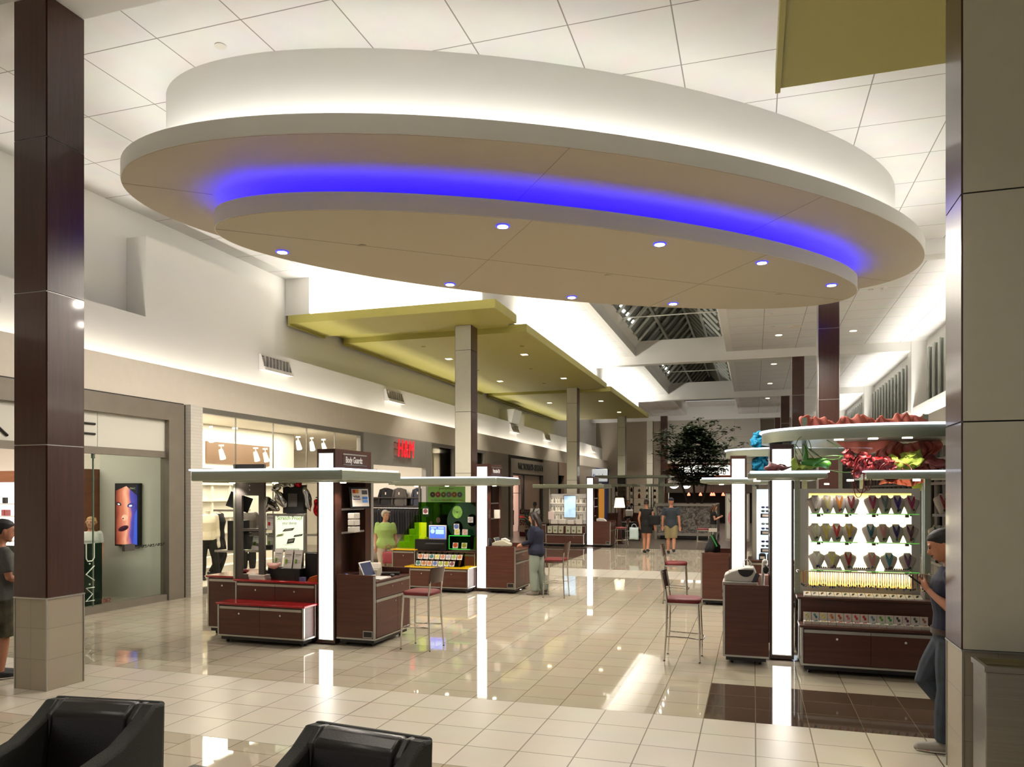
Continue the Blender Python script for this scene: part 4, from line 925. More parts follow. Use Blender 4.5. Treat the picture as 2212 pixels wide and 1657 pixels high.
for i, (x, z, n) in enumerate(((-6.72, 1.212, 4), (-6.72, .83, 5), (-6.9, 1.462, 3))):
    for k in range(n):
        mb = MB(); mb.box(-.09, .09, -.07, .07, 0, .017); o = one('flat_pack', mb, M('dark_pack', (52, 48, 46), .4) if i+k == 0 else bpy.data.materials['dark_pack'], 'dark flat pack in a low stack behind the grey steel panel', 'pack', loc=(x+random.uniform(-.01, .01), 9.45, z+k*.018), rz=random.uniform(-.2, .2), group='dark flat packs stacked behind the steel panel')
for k in range(2):
    mb = MB(); mb.box(-.13, .13, -.07, .07, 0, .033); one('flat_box', mb, CARDW, ['flat white box on the red top, lower of two stacked', 'flat white box on the red top, upper of two stacked'][k], 'box', loc=(-6.58-.012*k, 9.05, .83+.034*k), bevel=.003)
mb = MB(); mb.prism([(-.09, 0), (.09, 0), (.09, .09), (-.06, .045)], -.05, .05, Matrix(((1, 0, 0, 0), (0, 0, 1, 0), (0, 1, 0, 0), (0, 0, 0, 1))))
one('orange_box', mb, M('orange_card', (206, 104, 36), .5), 'orange wedge-shaped box on the red top beside the lightbox tower', 'box', loc=(-5.76, 9.12, .83), rz=.5)
mb = MB(); mb.box(-.035, .035, -.03, .03, 0, .055); one('small_box', mb, M('blue_grey_card', (86, 92, 140), .5), 'tiny blue and white box left of the orange box', 'box', loc=(-5.88, 9.03, .83))
mb = MB(); mb.tube([(-.1, 0, .06), (-.05, 0, .03), (0, .0, .02), (.05, 0, .03), (.1, 0, .065)], [.02, .035, .04, .034, .02], 12); crumple(mb, .015, 18, 3)
one('cloth_pouch', mb, PINKC, 'crumpled pale pink cloth lying on the black riser edge', 'pouch', loc=(-6.33, 9.02, 1.0), ang=3)
mb = MB(); mb.box(-.16, .16, -.01, .01, 0, .22); o = one('tablet_stand', mb, BLACK, 'black tilted screen on the upper left glass shelf', 'screen', loc=(-7.12, 9.25, 1.8)); o.rotation_euler = (0, .35, .6)
mb = MB(); mb.box(-.08, .08, -.14, .14, 0, .42); one('black_case', mb, BLACK, 'tall black case on the lower left glass shelf', 'case', loc=(-7.08, 9.24, 1.22))
mb = MB(); mb.ball((0, 0, .03), (.1, .06, .03), 10, 6); crumple(mb, .03, 12, 4); one('wrapped_pack', mb, M('red_pack', (140, 36, 40), .3), 'crumpled red pack lying on the narrow red-topped cabinet', 'pack', loc=(-7.2, 9.5, .85))
# tower niche items: card sign, packs, till, laptop, mouse
t = T('card_sign', 'black framed sign with payment marks standing in the tower niche', 'sign', (-5.17, 9.36, 1.82), PI/2*.62)
R = Matrix.Rotation(-.18, 4, 'X')
m = MB(); m.box(-.15, .15, -.008, .008, 0, .30); m.tr(R); t.part('frame', m, BLACK)
m = MB(); m.box(-.125, .125, -.011, -.0085, .03, .275); m.tr(R); t.part('print', m, CARDW)
for (a, b, c, d, col, nm) in ((-.11, -.06, .215, .265, (190, 60, 30), 'mark_red'), (-.07, -.02, .215, .265, (220, 140, 40), 'mark_orange'), (.03, .11, .13, .165, (60, 120, 200), 'mark_blue'), (.03, .11, .085, .12, (80, 140, 210), 'mark_sky'), (-.11, .0, .125, .135, (40, 50, 110), 'mark_navy'), (.03, .11, .2, .255, (70, 66, 70), 'mark_grey')):
    m = MB(); m.box(a, b, -.013, -.011, c, d); m.tr(R); t.part('print', m, M(nm, col, .5))
o = text('lettering', 'VISA', .045, M('visa_blue', (30, 40, 110), .5), (-.05, -.046, .165), (PI/2-.18, 0, 0), parent=t.o, width=.1)
o.location = R @ Vector((-.055, -.0135, .165))
for k, z in enumerate((1.505, 1.60, 1.69)):
    mb = MB(); mb.box(-.05, .05, -.08, .08, 0, .08); one('wrapped_pack', mb, M('clear_pack', (204, 198, 188), .25) if k == 0 else bpy.data.materials['clear_pack'], ['clear wrapped pack on the niche shelf, lowest of three stacked', 'clear wrapped pack in the niche, middle of three stacked', 'clear wrapped pack in the niche, topmost of three stacked'][k], 'pack', loc=(-5.2, 9.22, z-.005), bevel=.008)
t = T('till', 'beige receipt printer on the counter beside the lightbox tower', 'till', (-5.12, 9.55, .87), .3)
m = MB(); m.box(-.13, .13, -.17, .17, 0, .11); t.part('body', m, M('beige_plastic', (178, 168, 150), .5), bevel=.012)
m = MB(); m.prism([(-.15, .11), (.1, .11), (.03, .19), (-.1, .19)], -.14, .14, Matrix(((0, 0, 1, 0), (1, 0, 0, 0), (0, 1, 0, 0), (0, 0, 0, 1)))); t.part('cover', m, M('pale_cover', (206, 196, 180), .5), bevel=.01)
def laptop(label, loc, rz, base, scr, ang=-.42, w=.33, d=.23):
    t = T('laptop', label, 'laptop', loc, rz)
    m = MB(); m.box(-w/2, w/2, -d/2, d/2, 0, .022); t.part('base', m, base, bevel=.005)
    m = MB(); m.box(-w*.42, w*.42, -d*.1, d*.4, .022, .024); t.part('keyboard', m, M('key_white', (196, 194, 188), .5) if base is WPLAST else BLACK)
    R = Matrix.Translation((0, d/2, .02)) @ Matrix.Rotation(ang, 4, 'X')
    m = MB(); m.box(-w/2, w/2, -.006, .006, 0, d*1.0); m.tr(R); l = t.part('lid', m, base, bevel=.004)
    m = MB(); m.box(-w*.44, w*.44, -.008, -.0055, d*.1, d*.92); m.tr(R); t.part('screen', m, scr, parent=l)
    return t
SCRD = M('dark_blue_screen', (30, 36, 60), .2, emit=(40, 50, 90), es=.25)
laptop('open white laptop on the counter of the red-topped kiosk', (-4.86, 9.27, .87), PI/2, WPLAST, SCRD)
mb = MB(); mb.ball((0, 0, .015), (.03, .05, .018), 12, 6); one('computer_mouse', mb, BLACK, 'black computer mouse beside the white laptop', 'mouse', loc=(-4.82, 9.62, .872))
mb = MB(); mb.cyl((0, 0, 0), (0, .05, 0), .035, n=14); mb.box(-.05, .05, 0, .05, -.04, 0); one('tape_dispenser', mb, M('blue_tape', (70, 80, 130), .3), 'small blue tape dispenser at the counter corner', 'dispenser', loc=(-5.26, 9.08, .912))
mb = MB(); mb.box(-.16, .16, -.12, .12, 0, .03); one('keyboard', mb, BLACK, 'black keyboard with cables behind the receipt printer', 'keyboard', loc=(-4.98, 9.82, .872), rz=.4)
# ---------------- K2
t = T('kiosk_banner', 'green banner with six picture discs hung under the second canopy', 'banner', (-6.36, 15.3, 1.84))
m = MB(); m.box(-6.80, -5.93, 15.29, 15.31, 1.83, 2.17); t.part('board', m, M('banner_green', (122, 162, 84), .5, var=.1, scale=3, emit=(110, 170, 70), es=.12), world=True)
DC = [M('disc_print_%d' % i, c, .3) for i, c in enumerate(((70, 50, 42), (150, 60, 66), (90, 92, 44), (98, 84, 92), (140, 84, 40), (86, 90, 106), (40, 100, 80), (196, 186, 170)))]
for i in range(6):
    m = MB(); x = -6.685+i*.127; m.cyl((x, 15.288, 1.995), (x, 15.284, 1.995), .06, n=24); m.mat(1).cyl((x, 15.284, 1.995), (x, 15.282, 1.995), .012, n=10); t.part('disc_print', m, [DC[i], CARDW], world=True)
wtxt(t, 'JustMeMusic', .06, M('banner_maroon', (110, 40, 60), .5), -6.36, 15.285, 2.125, .36)
wtxt(t, "How 'Bout the", .04, DRKT, -6.61, 15.285, 1.872, .24); wtxt(t, 'STAR', .045, M('banner_red', (190, 60, 30), .5), -6.425, 15.285, 1.872, .07, bold=.001); wtxt(t, 'and', .04, DRKT, -6.345, 15.285, 1.87, .045)
wtxt(t, 'SONG', .045, bpy.data.materials['banner_red'], -6.265, 15.285, 1.872, .075, bold=.001); wtxt(t, 'Your Child', .04, DRKT, -6.14, 15.285, 1.87, .14); wtxt(t, 'KNOWS', .045, bpy.data.materials['banner_red'], -6.02, 15.285, 1.87, .085, bold=.001)
m = MB(); m.box(-7.02, -6.99, 15.28, 15.33, .8, 2.2); m.box(-5.60, -5.57, 15.28, 15.33, .8, 2.2); t.part('frame', m, ALU, world=True)
t = T('acrylic_wall', 'clear lime acrylic panel with dark green circles behind the computer', 'display panel', (-6.28, 15.2, .8))
m = MB(); m.box(-6.98, -5.61, 15.19, 15.2, .82, 1.83); t.part('panel', m, ACRG, world=True)
def ydisc(x, z, rx, rz, y, mats, th=.006, n=40):
    m = MB(); r = [[Vector((x+rx*math.cos(2*PI*i/n), yy, z+rz*math.sin(2*PI*i/n))) for i in range(n)] for yy in (y, y-th)]; m.rings(r); return m
t.part('circle', ydisc(-6.80, 1.62, .10, .12, 15.185, 0), ACRD, world=True)
big = []
for i in range(49):
    a = 2*PI*i/48
    big.append((min(-5.625, -5.90+.40*math.cos(a)), 1.42+.41*math.sin(a)))
m = MB(); m.prism(big[:-1], -15.186, -15.18, Matrix(((1, 0, 0, 0), (0, 0, -1, 0), (0, 1, 0, 0), (0, 0, 0, 1)))); t.part('circle', m, ACRD, world=True)
for (x, z, r) in ((-6.51, 1.44, .05), (-6.68, 1.38, .03)): t.part('circle', ydisc(x, z, r, r*1.2, 15.185, 0), M('brown_hole', (60, 44, 30), .4) if r > .04 else bpy.data.materials['brown_hole'], world=True)
for (x, z) in ((-6.05, 1.3), (-5.72, 1.45)): t.part('pocket', ydisc(x, z, .11, .13, 15.172, 0), ACRG, world=True)
t = T('wall_disc', 'large green and tan picture disc on the dark green circle', 'disc', (-6.05, 15.17, 1.6)); t.part('disc', ydisc(-6.06, 1.62, .115, .135, 15.175, 0), M('picture_disc', (110, 150, 70), .25, var=.5, scale=9), world=True); t.part('hole', ydisc(-6.06, 1.62, .014, .016, 15.168, 0), BLACK, world=True)
YB = M('yellow_bags', (206, 196, 40), .5, var=.15, scale=20, stretch=(6, 6, .3))
for k in range(4):
    mb = MB(); mb.box(-.06, .06, -.02, .02, 0, .22+.03*(k % 2)); crumple(mb, .01, 15, k); one('yellow_bag', mb, YB, 'yellow bag hanging behind the lime acrylic panel under the banner', 'bag', loc=(-6.47+k*.125, 15.45, 1.56), group='yellow bags hanging behind the acrylic')
mb = MB(); mb.cyl((-6.7, 15.47, 1.8), (-5.9, 15.47, 1.8), .01, n=8); one('hanging_rail', mb, ALU, 'thin rail carrying the yellow bags behind the acrylic panel', 'rail', loc=(-6.3, 15.47, 1.8), world=True)
CDM = [M('case_print_%d' % i, c, .3, var=.5, scale=30) for i, c in enumerate(((196, 120, 84), (214, 170, 160), (70, 120, 116), (206, 196, 110), (190, 130, 96), (170, 166, 170), (150, 170, 90), (180, 120, 70), (120, 70, 80), (90, 110, 170), (200, 80, 40), (150, 150, 40)))]
def cdcase(label, x, y, z, k, tilt=-.25, s=.12, grp='disc cases at the yellow-topped kiosk'):
    t = T('disc_case', label, 'disc case', (x, y, z), 0, grp); R = Matrix.Rotation(tilt, 4, 'X')
    m = MB(); m.box(-s/2, s/2, -.004, .004, 0, s); m.tr(R); t.part('case', m, CARDW)
    m = MB(); m.cyl((0, -.0045, s*.55), (0, -.006, s*.55), s*.42, n=22); m.tr(R); t.part('disc', m, CDM[k % 12]); return t
cdcase('disc case with a purple print in the small dark circle', -6.78, 15.12, 1.57, 8, 0); cdcase('disc case with a blue print in the round clear pocket', -6.06, 15.12, 1.25, 9, 0)
cdcase('disc case in the round pocket cut by the tower post', -5.74, 15.12, 1.40, 5, 0); cdcase('yellow-green disc case on top of the neon box, left one', -6.0, 15.0, 1.14, 3, -.1); cdcase('pale disc case on top of the neon box, right one', -5.82, 15.0, 1.14, 1, -.1)
cdcase('orange disc case inside the neon box, left one', -6.02, 14.95, .86, 10); cdcase('olive disc case inside the neon box, right one', -5.82, 14.95, .86, 11)
t = T('neon_box', 'green edged clear acrylic box with two disc cases inside', 'display box', (-5.9, 15.0, .84)); GEDGE = M('green_edge', (60, 200, 60), .2, emit=(30, 220, 60), es=.5)
m = MB(); m.box(-6.14, -5.66, 15.1, 15.106, .85, 1.13); m.box(-6.14, -5.66, 14.9, 15.1, 1.125, 1.131); m.box(-6.14, -6.134, 14.9, 15.1, .85, 1.13); m.box(-5.666, -5.66, 14.9, 15.1, .85, 1.13); t.part('panel', m, ACRG, world=True)
m = MB(); m.box(-6.142, -5.658, 14.896, 14.902, 1.122, 1.134); m.box(-6.142, -6.132, 14.896, 14.902, .845, 1.13); m.box(-6.14, -5.66, 14.896, 14.902, .842, .852); t.part('edge', m, GEDGE, world=True)
t = T('computer_monitor', 'white framed monitor with a bright blue screen on the yellow-topped kiosk', 'monitor', (-6.45, 15.02, 1.04))
m = MB(); m.box(-.2, .2, -.02, .02, .0, .30); t.part('frame', m, WPLAST, bevel=.006)
m = MB(); m.box(-.18, .18, -.024, -.019, .025, .275); t.part('screen', m, M('blue_screen', (60, 90, 220), .3, emit=(66, 96, 235), es=1.0), world=False)
m = MB(); m.box(-.15, -.02, -.026, -.024, .23, .255); m.box(.02, .15, -.026, -.024, .23, .255); m.cyl((-.11, -.024, .17), (-.11, -.026, .17), .05, n=18); m.box(-.04, .15, -.026, -.024, .11, .21); t.part('screen_window', m, M('screen_pale', (150, 176, 236), .3, emit=(150, 180, 250), es=.9))
m = MB(); m.box(-.03, .03, .02, .06, -.2, .15); t.part('stand', m, BLACK)
mb = MB(); mb.box(-.42, .3, -.14, .2, 0, .24); one('black_case', mb, BLACK, 'black equipment case below the blue screen', 'case', loc=(-6.5, 15.02, .80))
mb = MB(); mb.box(-.2, .2, -.06, .06, 0, .02); one('keyboard', mb, M('key_grey', (70, 70, 70), .3), 'dark grey keyboard tray below the blue screen', 'keyboard', loc=(-6.42, 14.8, .95))
t = T('disc_rack', 'tilted clear lime rack of dividers holding two rows of disc cases', 'rack', (-6.17, 14.55, .52))
for k in range(9):
    x = -6.68+k*.125; m = MB(); m.prism([(14.36, .53), (14.62, .53), (14.66, .80), (14.60, .80)], x-.003, x+.003, Matrix(((0, 0, 1, 0), (1, 0, 0, 0), (0, 1, 0, 0), (0, 0, 0, 1)))); t.part('divider', m, ACRY, world=True)
m = MB(); m.box(-6.69, -5.67, 14.36, 14.64, .522, .53); m.box(-6.69, -5.67, 14.46, 14.52, .655, .66); t.part('ledge', m, ACRY, world=True)
for k in range(8): cdcase('disc case standing in the upper row of the lime rack', -6.62+k*.125, 14.49, .66, k, -.4, .105, 'disc cases in the upper rack row')
for k in range(7): cdcase('disc case standing in the lower row of the lime rack', -6.62+k*.125, 14.38, .53, k+6 if k % 2 else k+2, -.4, .105, 'disc cases in the lower rack row')
t = T('stepped_bins', 'bright lime stepped acrylic bins on the narrow yellow-topped cabinet', 'display bins', (-7.15, 15.2, .83))
for i, (n, z) in enumerate(((4, .84), (3, .98), (2, 1.12), (1, 1.26))):
    for k in range(n):
        x = -6.93-k*.125; m = MB(); m.box(x-.055, x+.055, 15.0, 15.18, z, z+.13); t.part('bin', m, NEON, world=True)
m = MB(); m.prism([(-7.45, .84), (-6.87, .84), (-6.87, 1.55), (-6.95, 1.55)], 14.975, 14.98, Matrix(((1, 0, 0, 0), (0, 0, 1, 0), (0, 1, 0, 0), (0, 0, 0, 1)))); t.part('side_panel', m, ACRL, world=True)
mb = MB(); mb.box(-.11, .11, -.01, .01, 0, .35); mb.box(-.11, .11, -.1, .1, 0, .03); one('lime_bin', mb, NEON, 'tall lime acrylic bin left of the blue screen', 'bin', loc=(-6.86, 15.1, 1.04))
laptop('open silver laptop on the counter beside the navy jacket', (-4.93, 15.05, .87), PI/2, STEEL, M('grey_screen', (70, 76, 84), .15))
t = T('till', 'cream desk phone and receipt printer on the second counter', 'till', (-4.9, 14.72, .95))
m = MB(); m.prism([(-.2, 0), (.2, 0), (.2, .05), (.05, .12), (-.1, .1), (-.2, .05)], -.08, .08, Matrix(((1, 0, 0, 0), (0, 0, 1, 0), (0, 1, 0, 0), (0, 0, 0, 1)))); t.part('body', m, M('cream_plastic', (200, 192, 170), .45), bevel=.01)
m = MB(); m.tube([(.0, -.03, .13), (.08, -.03, .15), (.18, -.03, .1)], .02, 8); t.part('handset', m, WPLAST)
mb = MB(); mb.lathe([(.035, 0), (.035, .14), (.03, .15)], n=14); one('black_tumbler', mb, BLACK, 'black tumbler on the second counter by the tower', 'tumbler', loc=(-5.12, 14.62, .96))
mb = MB(); mb.box(-.06, .06, -.02, .02, 0, .18); one('wrapped_pack', mb, bpy.data.materials['clear_pack'], 'clear wrapped pack on the niche shelf of the yellow-topped kiosk', 'pack', loc=(-5.1, 15.0, 1.5))
# ---------------- K3 white shelves
t = T('shelf_unit', 'white wall of jar shelves on the third left kiosk', 'shelves', (-6.8, 28.6, .83))
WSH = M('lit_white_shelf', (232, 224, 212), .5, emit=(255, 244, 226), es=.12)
m = MB(); m.box(-7.50, -6.08, 28.65, 28.72, .83, 1.98); t.part('back_panel', m, WSH, world=True)
for z in (1.0, 1.32, 1.63, 1.95):
    m = MB(); m.box(-7.50, -6.95, 28.45, 28.65, z-.02, z); m.box(-6.5, -6.08, 28.45, 28.65, z-.02, z); t.part('shelf', m, WSH, world=True)
m = MB(); m.box(-7.54, -7.50, 28.4, 28.7, .83, 2.2); m.box(-6.08, -6.04, 28.4, 28.7, .83, 2.2); t.part('post', m, ALU, world=True)
t = T('lit_poster', 'pale blue lit poster between the white jar shelves', 'poster', (-6.72, 28.5, 1.06))
m = MB(); m.box(-6.98, -6.47, 28.46, 28.52, 1.05, 1.93); t.part('frame', m, ALU, world=True)
m = MB(); m.box(-6.95, -6.50, 28.45, 28.46, 1.08, 1.90); t.part('print', m, M('spa_print', (150, 180, 206), .4, var=.35, scale=5, emit=(170, 200, 230), es=.55), world=True)
JM = [M('jar_a', (206, 198, 180), .4), M('jar_b', (120, 116, 98), .4), M('jar_c', (226, 220, 208), .4)]
for k in range(34):
    row = k//12; i = k % 12
    x = (-7.44+i*.088) if i < 6 else (-6.46+(i-6)*.07)
    mb = MB(); mb.lathe([(.028, 0), (.03, .10), (.02, .12), (.02, .15)], n=8); mb.mat(1).lathe([(.022, .15), (.022, .19)], n=8)
    one('product_jar', mb, [JM[k % 3], JM[1]], 'small pale jar on the white shelves of the third left kiosk', 'jar', loc=(x, 28.5, (1.635, 1.325, 1.005)[row]), group='jars on the white shelves')
BAGM = M('gift_bag_paper', (196, 196, 172), .5, var=.12, scale=20)
for k in range(6):
    t = T('gift_bag', 'pale green gift bag in the row on the low cabinet of the third left kiosk', 'gift bag', (-7.38+k*.215+(.07 if k > 2 else 0), 27.95, .50), 0, 'gift bags in a row on the low cabinet')
    m = MB(); m.prism([(-.085, -.05), (.085, -.05), (.085, .05), (-.085, .05)], 0, .26); t.part('bag', m, BAGM)
    m = MB(); m.box(-.04, .03, -.053, -.05, .06, .13); t.part('print', m, M('bag_print', (110, 120, 90), .5) if k == 0 else bpy.data.materials['bag_print'])
    m = MB(); m.tube([(-.04, -.052, .24), (-.02, -.054, .20), (.03, -.054, .2), (.05, -.052, .24)], .004, 6); t.part('handle', m, bpy.data.materials['bag_print'])
for k in range(4):
    mb = MB(); mb.box(-.12, .12, -.08, .08, 0, .14+.03*(k % 2)); one('white_tray', mb, CARDW, 'white box-shaped tray on the third left kiosk under the lit poster', 'tray', loc=(-7.3+k*.33, 28.32, .83), group='white trays under the lit poster')
mb = MB(); mb.box(-.12, .12, -.01, .01, 0, .3); one('counter_sign', mb, M('pink_white_sign', (226, 206, 200), .5), 'blank pinkish white sign at the left end of the white shelves', 'sign', loc=(-7.42, 28.3, 1.0))
t = T('water_bottle', 'clear plastic bottle standing on the third left counter', 'bottle', (-5.66, 28.05, .95)); m = MB(); m.lathe([(.034, 0), (.036, .13), (.02, .18), (.014, .2)], n=12); t.part('body', m, CLEAR); m = MB(); m.lathe([(.016, .2), (.016, .225)], n=10); t.part('cap', m, WPLAST)
mb = MB(); mb.prism([(-.17, 0), (.2, 0), (.12, .09), (-.05, .13), (-.17, .1)], -.1, .1, Matrix(((1, 0, 0, 0), (0, 0, 1, 0), (0, 1, 0, 0), (0, 0, 0, 1)))); one('till', mb, CARDW, 'white rounded till on the third left counter', 'till', loc=(-5.45, 28.2, .95), bevel=.012)
# ---------------- R1 jewelry display
def glow_mat(name, c0, c1, s0, s1):
    m = bpy.data.materials.new(name); m.use_nodes = True; nt = m.node_tree; nt.nodes.clear()
    o = nt.nodes.new('ShaderNodeOutputMaterial'); e = nt.nodes.new('ShaderNodeEmission'); tc = nt.nodes.new('ShaderNodeTexCoord'); sp = nt.nodes.new('ShaderNodeSeparateXYZ')
    nt.links.new(tc.outputs['Generated'], sp.inputs[0]); rp = nt.nodes.new('ShaderNodeValToRGB'); el = rp.color_ramp.elements
    el[0].position = 0; el[0].color = tuple(x*s0 for x in rgb(c0)[:3])+(1,); el[1].position = 1; el[1].color = tuple(x*s0*1.3 for x in rgb(c0)[:3])+(1,)
    for p in (.3, .8):
        q = el.new(p); q.color = tuple(x*s1 for x in rgb(c1)[:3])+(1,)
    nt.links.new(sp.outputs['Z'], rp.inputs['Fac']); nt.links.new(rp.outputs['Color'], e.inputs['Color']); e.inputs['Strength'].default_value = 1; nt.links.new(e.outputs[0], o.inputs['Surface']); return m
t = T('necklace_display', 'glowing warm backlit panel in a grey metal frame behind the necklaces', 'display panel', (1.2, 9.8, .83))
m = MB(); m.box(.63, 1.74, 9.79, 9.81, .93, 2.035); t.part('light_panel', m, glow_mat('jewelry_lightbox', (255, 196, 88), (255, 240, 196), 1.15, 3.0), world=True)
m = MB()
for (a, b, c, d) in ((.53, .63, .93, 2.035), (1.74, 1.83, .93, 2.035), (.53, 1.83, 2.035, 2.09), (.53, 1.83, .83, .93)): m.box(a, b, 9.77, 9.83, c, d)
t.part('frame', m, ALU, world=True)
for x in (.50, 1.90):
    m = MB(); m.box(x-.03, x+.03, 9.72, 9.80, .83, 2.2); t.part('post', m, STEEL, world=True)
SHE = M('glass_edge', (130, 210, 120), .2, emit=(120, 230, 90), es=.25) if 'glass_edge' not in bpy.data.materials else M('shelf_glass_edge', (130, 210, 120), .2, emit=(120, 230, 90), es=.25)
nm = ['top', 'middle', 'bottom']
for r, z in enumerate((1.80, 1.468, 1.137)):
    for s, (a, b) in enumerate(((.64, 1.15), (1.24, 1.79))):
        t = T('glass_shelf', '%s %s glass shelf of necklace busts' % (nm[r], ['left', 'right'][s]), 'shelf', ((a+b)/2, 9.68, z), 0, 'glass shelves of the jewelry kiosk')
        m = MB(); m.box(a, b, 9.60, 9.79, z-.008, z); t.part('pane', m, CLEAR, world=True)
        m = MB(); m.box(a, b, 9.597, 9.602, z-.009, z+.001); t.part('edge_strip', m, SHE, world=True)
        for x in (a+.1, b-.1):
            m = MB(); m.box(x-.02, x+.02, 9.74, 9.79, z-.045, z-.008); m.cyl((x+.04, 9.76, z-.03), (x+.04, 9.76, z-.01), .012, n=8); t.part('bracket', m, DARKG, world=True)
BUST = M('bust_leatherette', (190, 180, 176), .6)
PEND = [M('pendant_%d' % i, c, .15) for i, c in enumerate(((70, 54, 40), (60, 90, 160), (120, 30, 30), (90, 120, 90), (200, 170, 60), (40, 90, 100), (30, 30, 34), (150, 150, 160)))]
CORD = {}
def cord(c):
    if c not in CORD: CORD[c] = M('cord_%02x%02x%02x' % c, c, .5)
    return CORD[c]
def bust(label, x, y, z, c, k, s=1.0):
    t = T('necklace_bust', label, 'jewelry bust', (x, y, z), 0, 'necklace busts of the jewelry kiosk')
    pf = [(0, .04, .03, .0), (.05, .058, .035, .002), (.11, .084, .036, .01), (.145, .092, .034, .016), (.165, .086, .032, .022), (.18, .058, .028, .028), (.19, .042, .025, .03), (.208, .038, .022, .033), (.212, .03, .016, .034)]
    m = MB(); m.rings([[Vector((s*rx*math.cos(2*PI*i/18), s*(ry*math.sin(2*PI*i/18)+oy), s*zz)) for i in range(18)] for zz, rx, ry, oy in pf]); t.part('bust', m, BUST)
    m = MB(); m.box(-.03, .03, .02, .07, 0, .05); t.part('prop', m, BUST)
    m = MB(); zp = .05
    for d in (0, .012, .024):
        m.tube([(-.036+d*.3, .0, s*.195), (-.03+d, -.028, s*.14), (-.006+d*.6, -.042, s*(zp+.02)), (.0, -.043, s*zp)], .0035, 6); m.tube([(.036-d*.3, .0, s*.195), (.03-d, -.028, s*.14), (.008-d*.5, -.042, s*(zp+.02)), (.004, -.043, s*zp)], .0035, 6)
    t.part('cord', m, cord(c))
    m = MB(); m.ball((0, -.046, s*zp-.012), (.012, .006, .018), 10, 6); m.mat(1).ball((.02, -.046, s*zp-.004), (.01, .006, .014), 10, 6); t.part('pendant', m, [PEND[k % 8], PEND[(k+3) % 8]])
cols = [[('white', (226, 220, 214)), ('pale yellow', (196, 186, 120)), ('orange', (206, 130, 36)), ('dark red', (130, 26, 34)), ('rose', (160, 52, 90)), ('grey teal', (110, 140, 140)), ('violet blue', (56, 40, 150)), ('magenta', (176, 40, 110))],
        [('cream', (200, 194, 160)), ('yellow', (206, 190, 90)), ('bright red', (186, 40, 36)), ('gold', (206, 164, 50)), ('teal', (30, 100, 116)), ('pink', (206, 140, 140)), ('navy', (40, 36, 120)), ('plum', (92, 44, 76))],
        [('ivory', (220, 216, 206)), ('lemon', (214, 206, 120)), ('red', (168, 36, 40)), ('pale pink', (196, 130, 136)), ('turquoise', (44, 130, 150)), ('mauve', (120, 70, 120))]]
xs_ = [[.696, .827, .958, 1.085, 1.313, 1.444, 1.575, 1.717], [.692, .814, .929, 1.065, 1.291, 1.425, 1.562, 1.707], [.713, .879, 1.055, 1.306, 1.487, 1.68]]
for r in range(3):
    for i, x in enumerate(xs_[r]):
        bust('white necklace bust with %s cords on the %s glass shelf' % (cols[r][i][0], nm[r]), x, 9.66, (1.80, 1.468, 1.137)[r]+.001, cols[r][i][1], i+r*3, 1.0 if r < 2 else 1.0)
for k, x in enumerate((.85, 1.2, 1.56)):
    t = T('bracelet_pad', ['white pad of bracelet beads on the bottom shelf, left one', 'white pad of bracelet beads across the middle of the bottom shelf', 'white pad of bracelet beads on the bottom shelf, right one'][k], 'jewelry pad', (x, 9.61, 1.138))
    m = MB(); m.prism([(-.03, 0), (.03, 0), (.02, .022), (-.01, .022)], -.13, .13, Matrix(((0, 0, 1, 0), (1, 0, 0, 0), (0, 1, 0, 0), (0, 0, 0, 1)))); t.part('pad', m, BUST)
    for j in range(11):
        m = MB(); m.ball((-.11+j*.022, -.01, .03), .010, 8, 6); t.part('bead', m, PEND[(j*3+k) % 8])
shelf('dark framed side shelf with a red cord bust beside the brown column', 1.93, 2.35, 9.62, 9.9, 1.80, 'side shelves of the jewelry kiosk')
bust('white necklace bust with red cords on the side shelf, partly behind the brown column', 2.05, 9.68, 1.801, (150, 30, 36), 0, 1.1)
shelf('lower side shelf with ribbon necklaces beside the brown column', 1.93, 2.35, 9.62, 9.9, 1.45, 'side shelves of the jewelry kiosk')
for k, (x, c) in enumerate(((1.99, (40, 110, 110)), (2.08, (190, 140, 60)), (2.16, (40, 150, 70)))): bust('necklace stand with %s ribbons on the lower side shelf' % ['teal', 'tan', 'green'][k], x, 9.68, 1.451, c, k, 1.05)
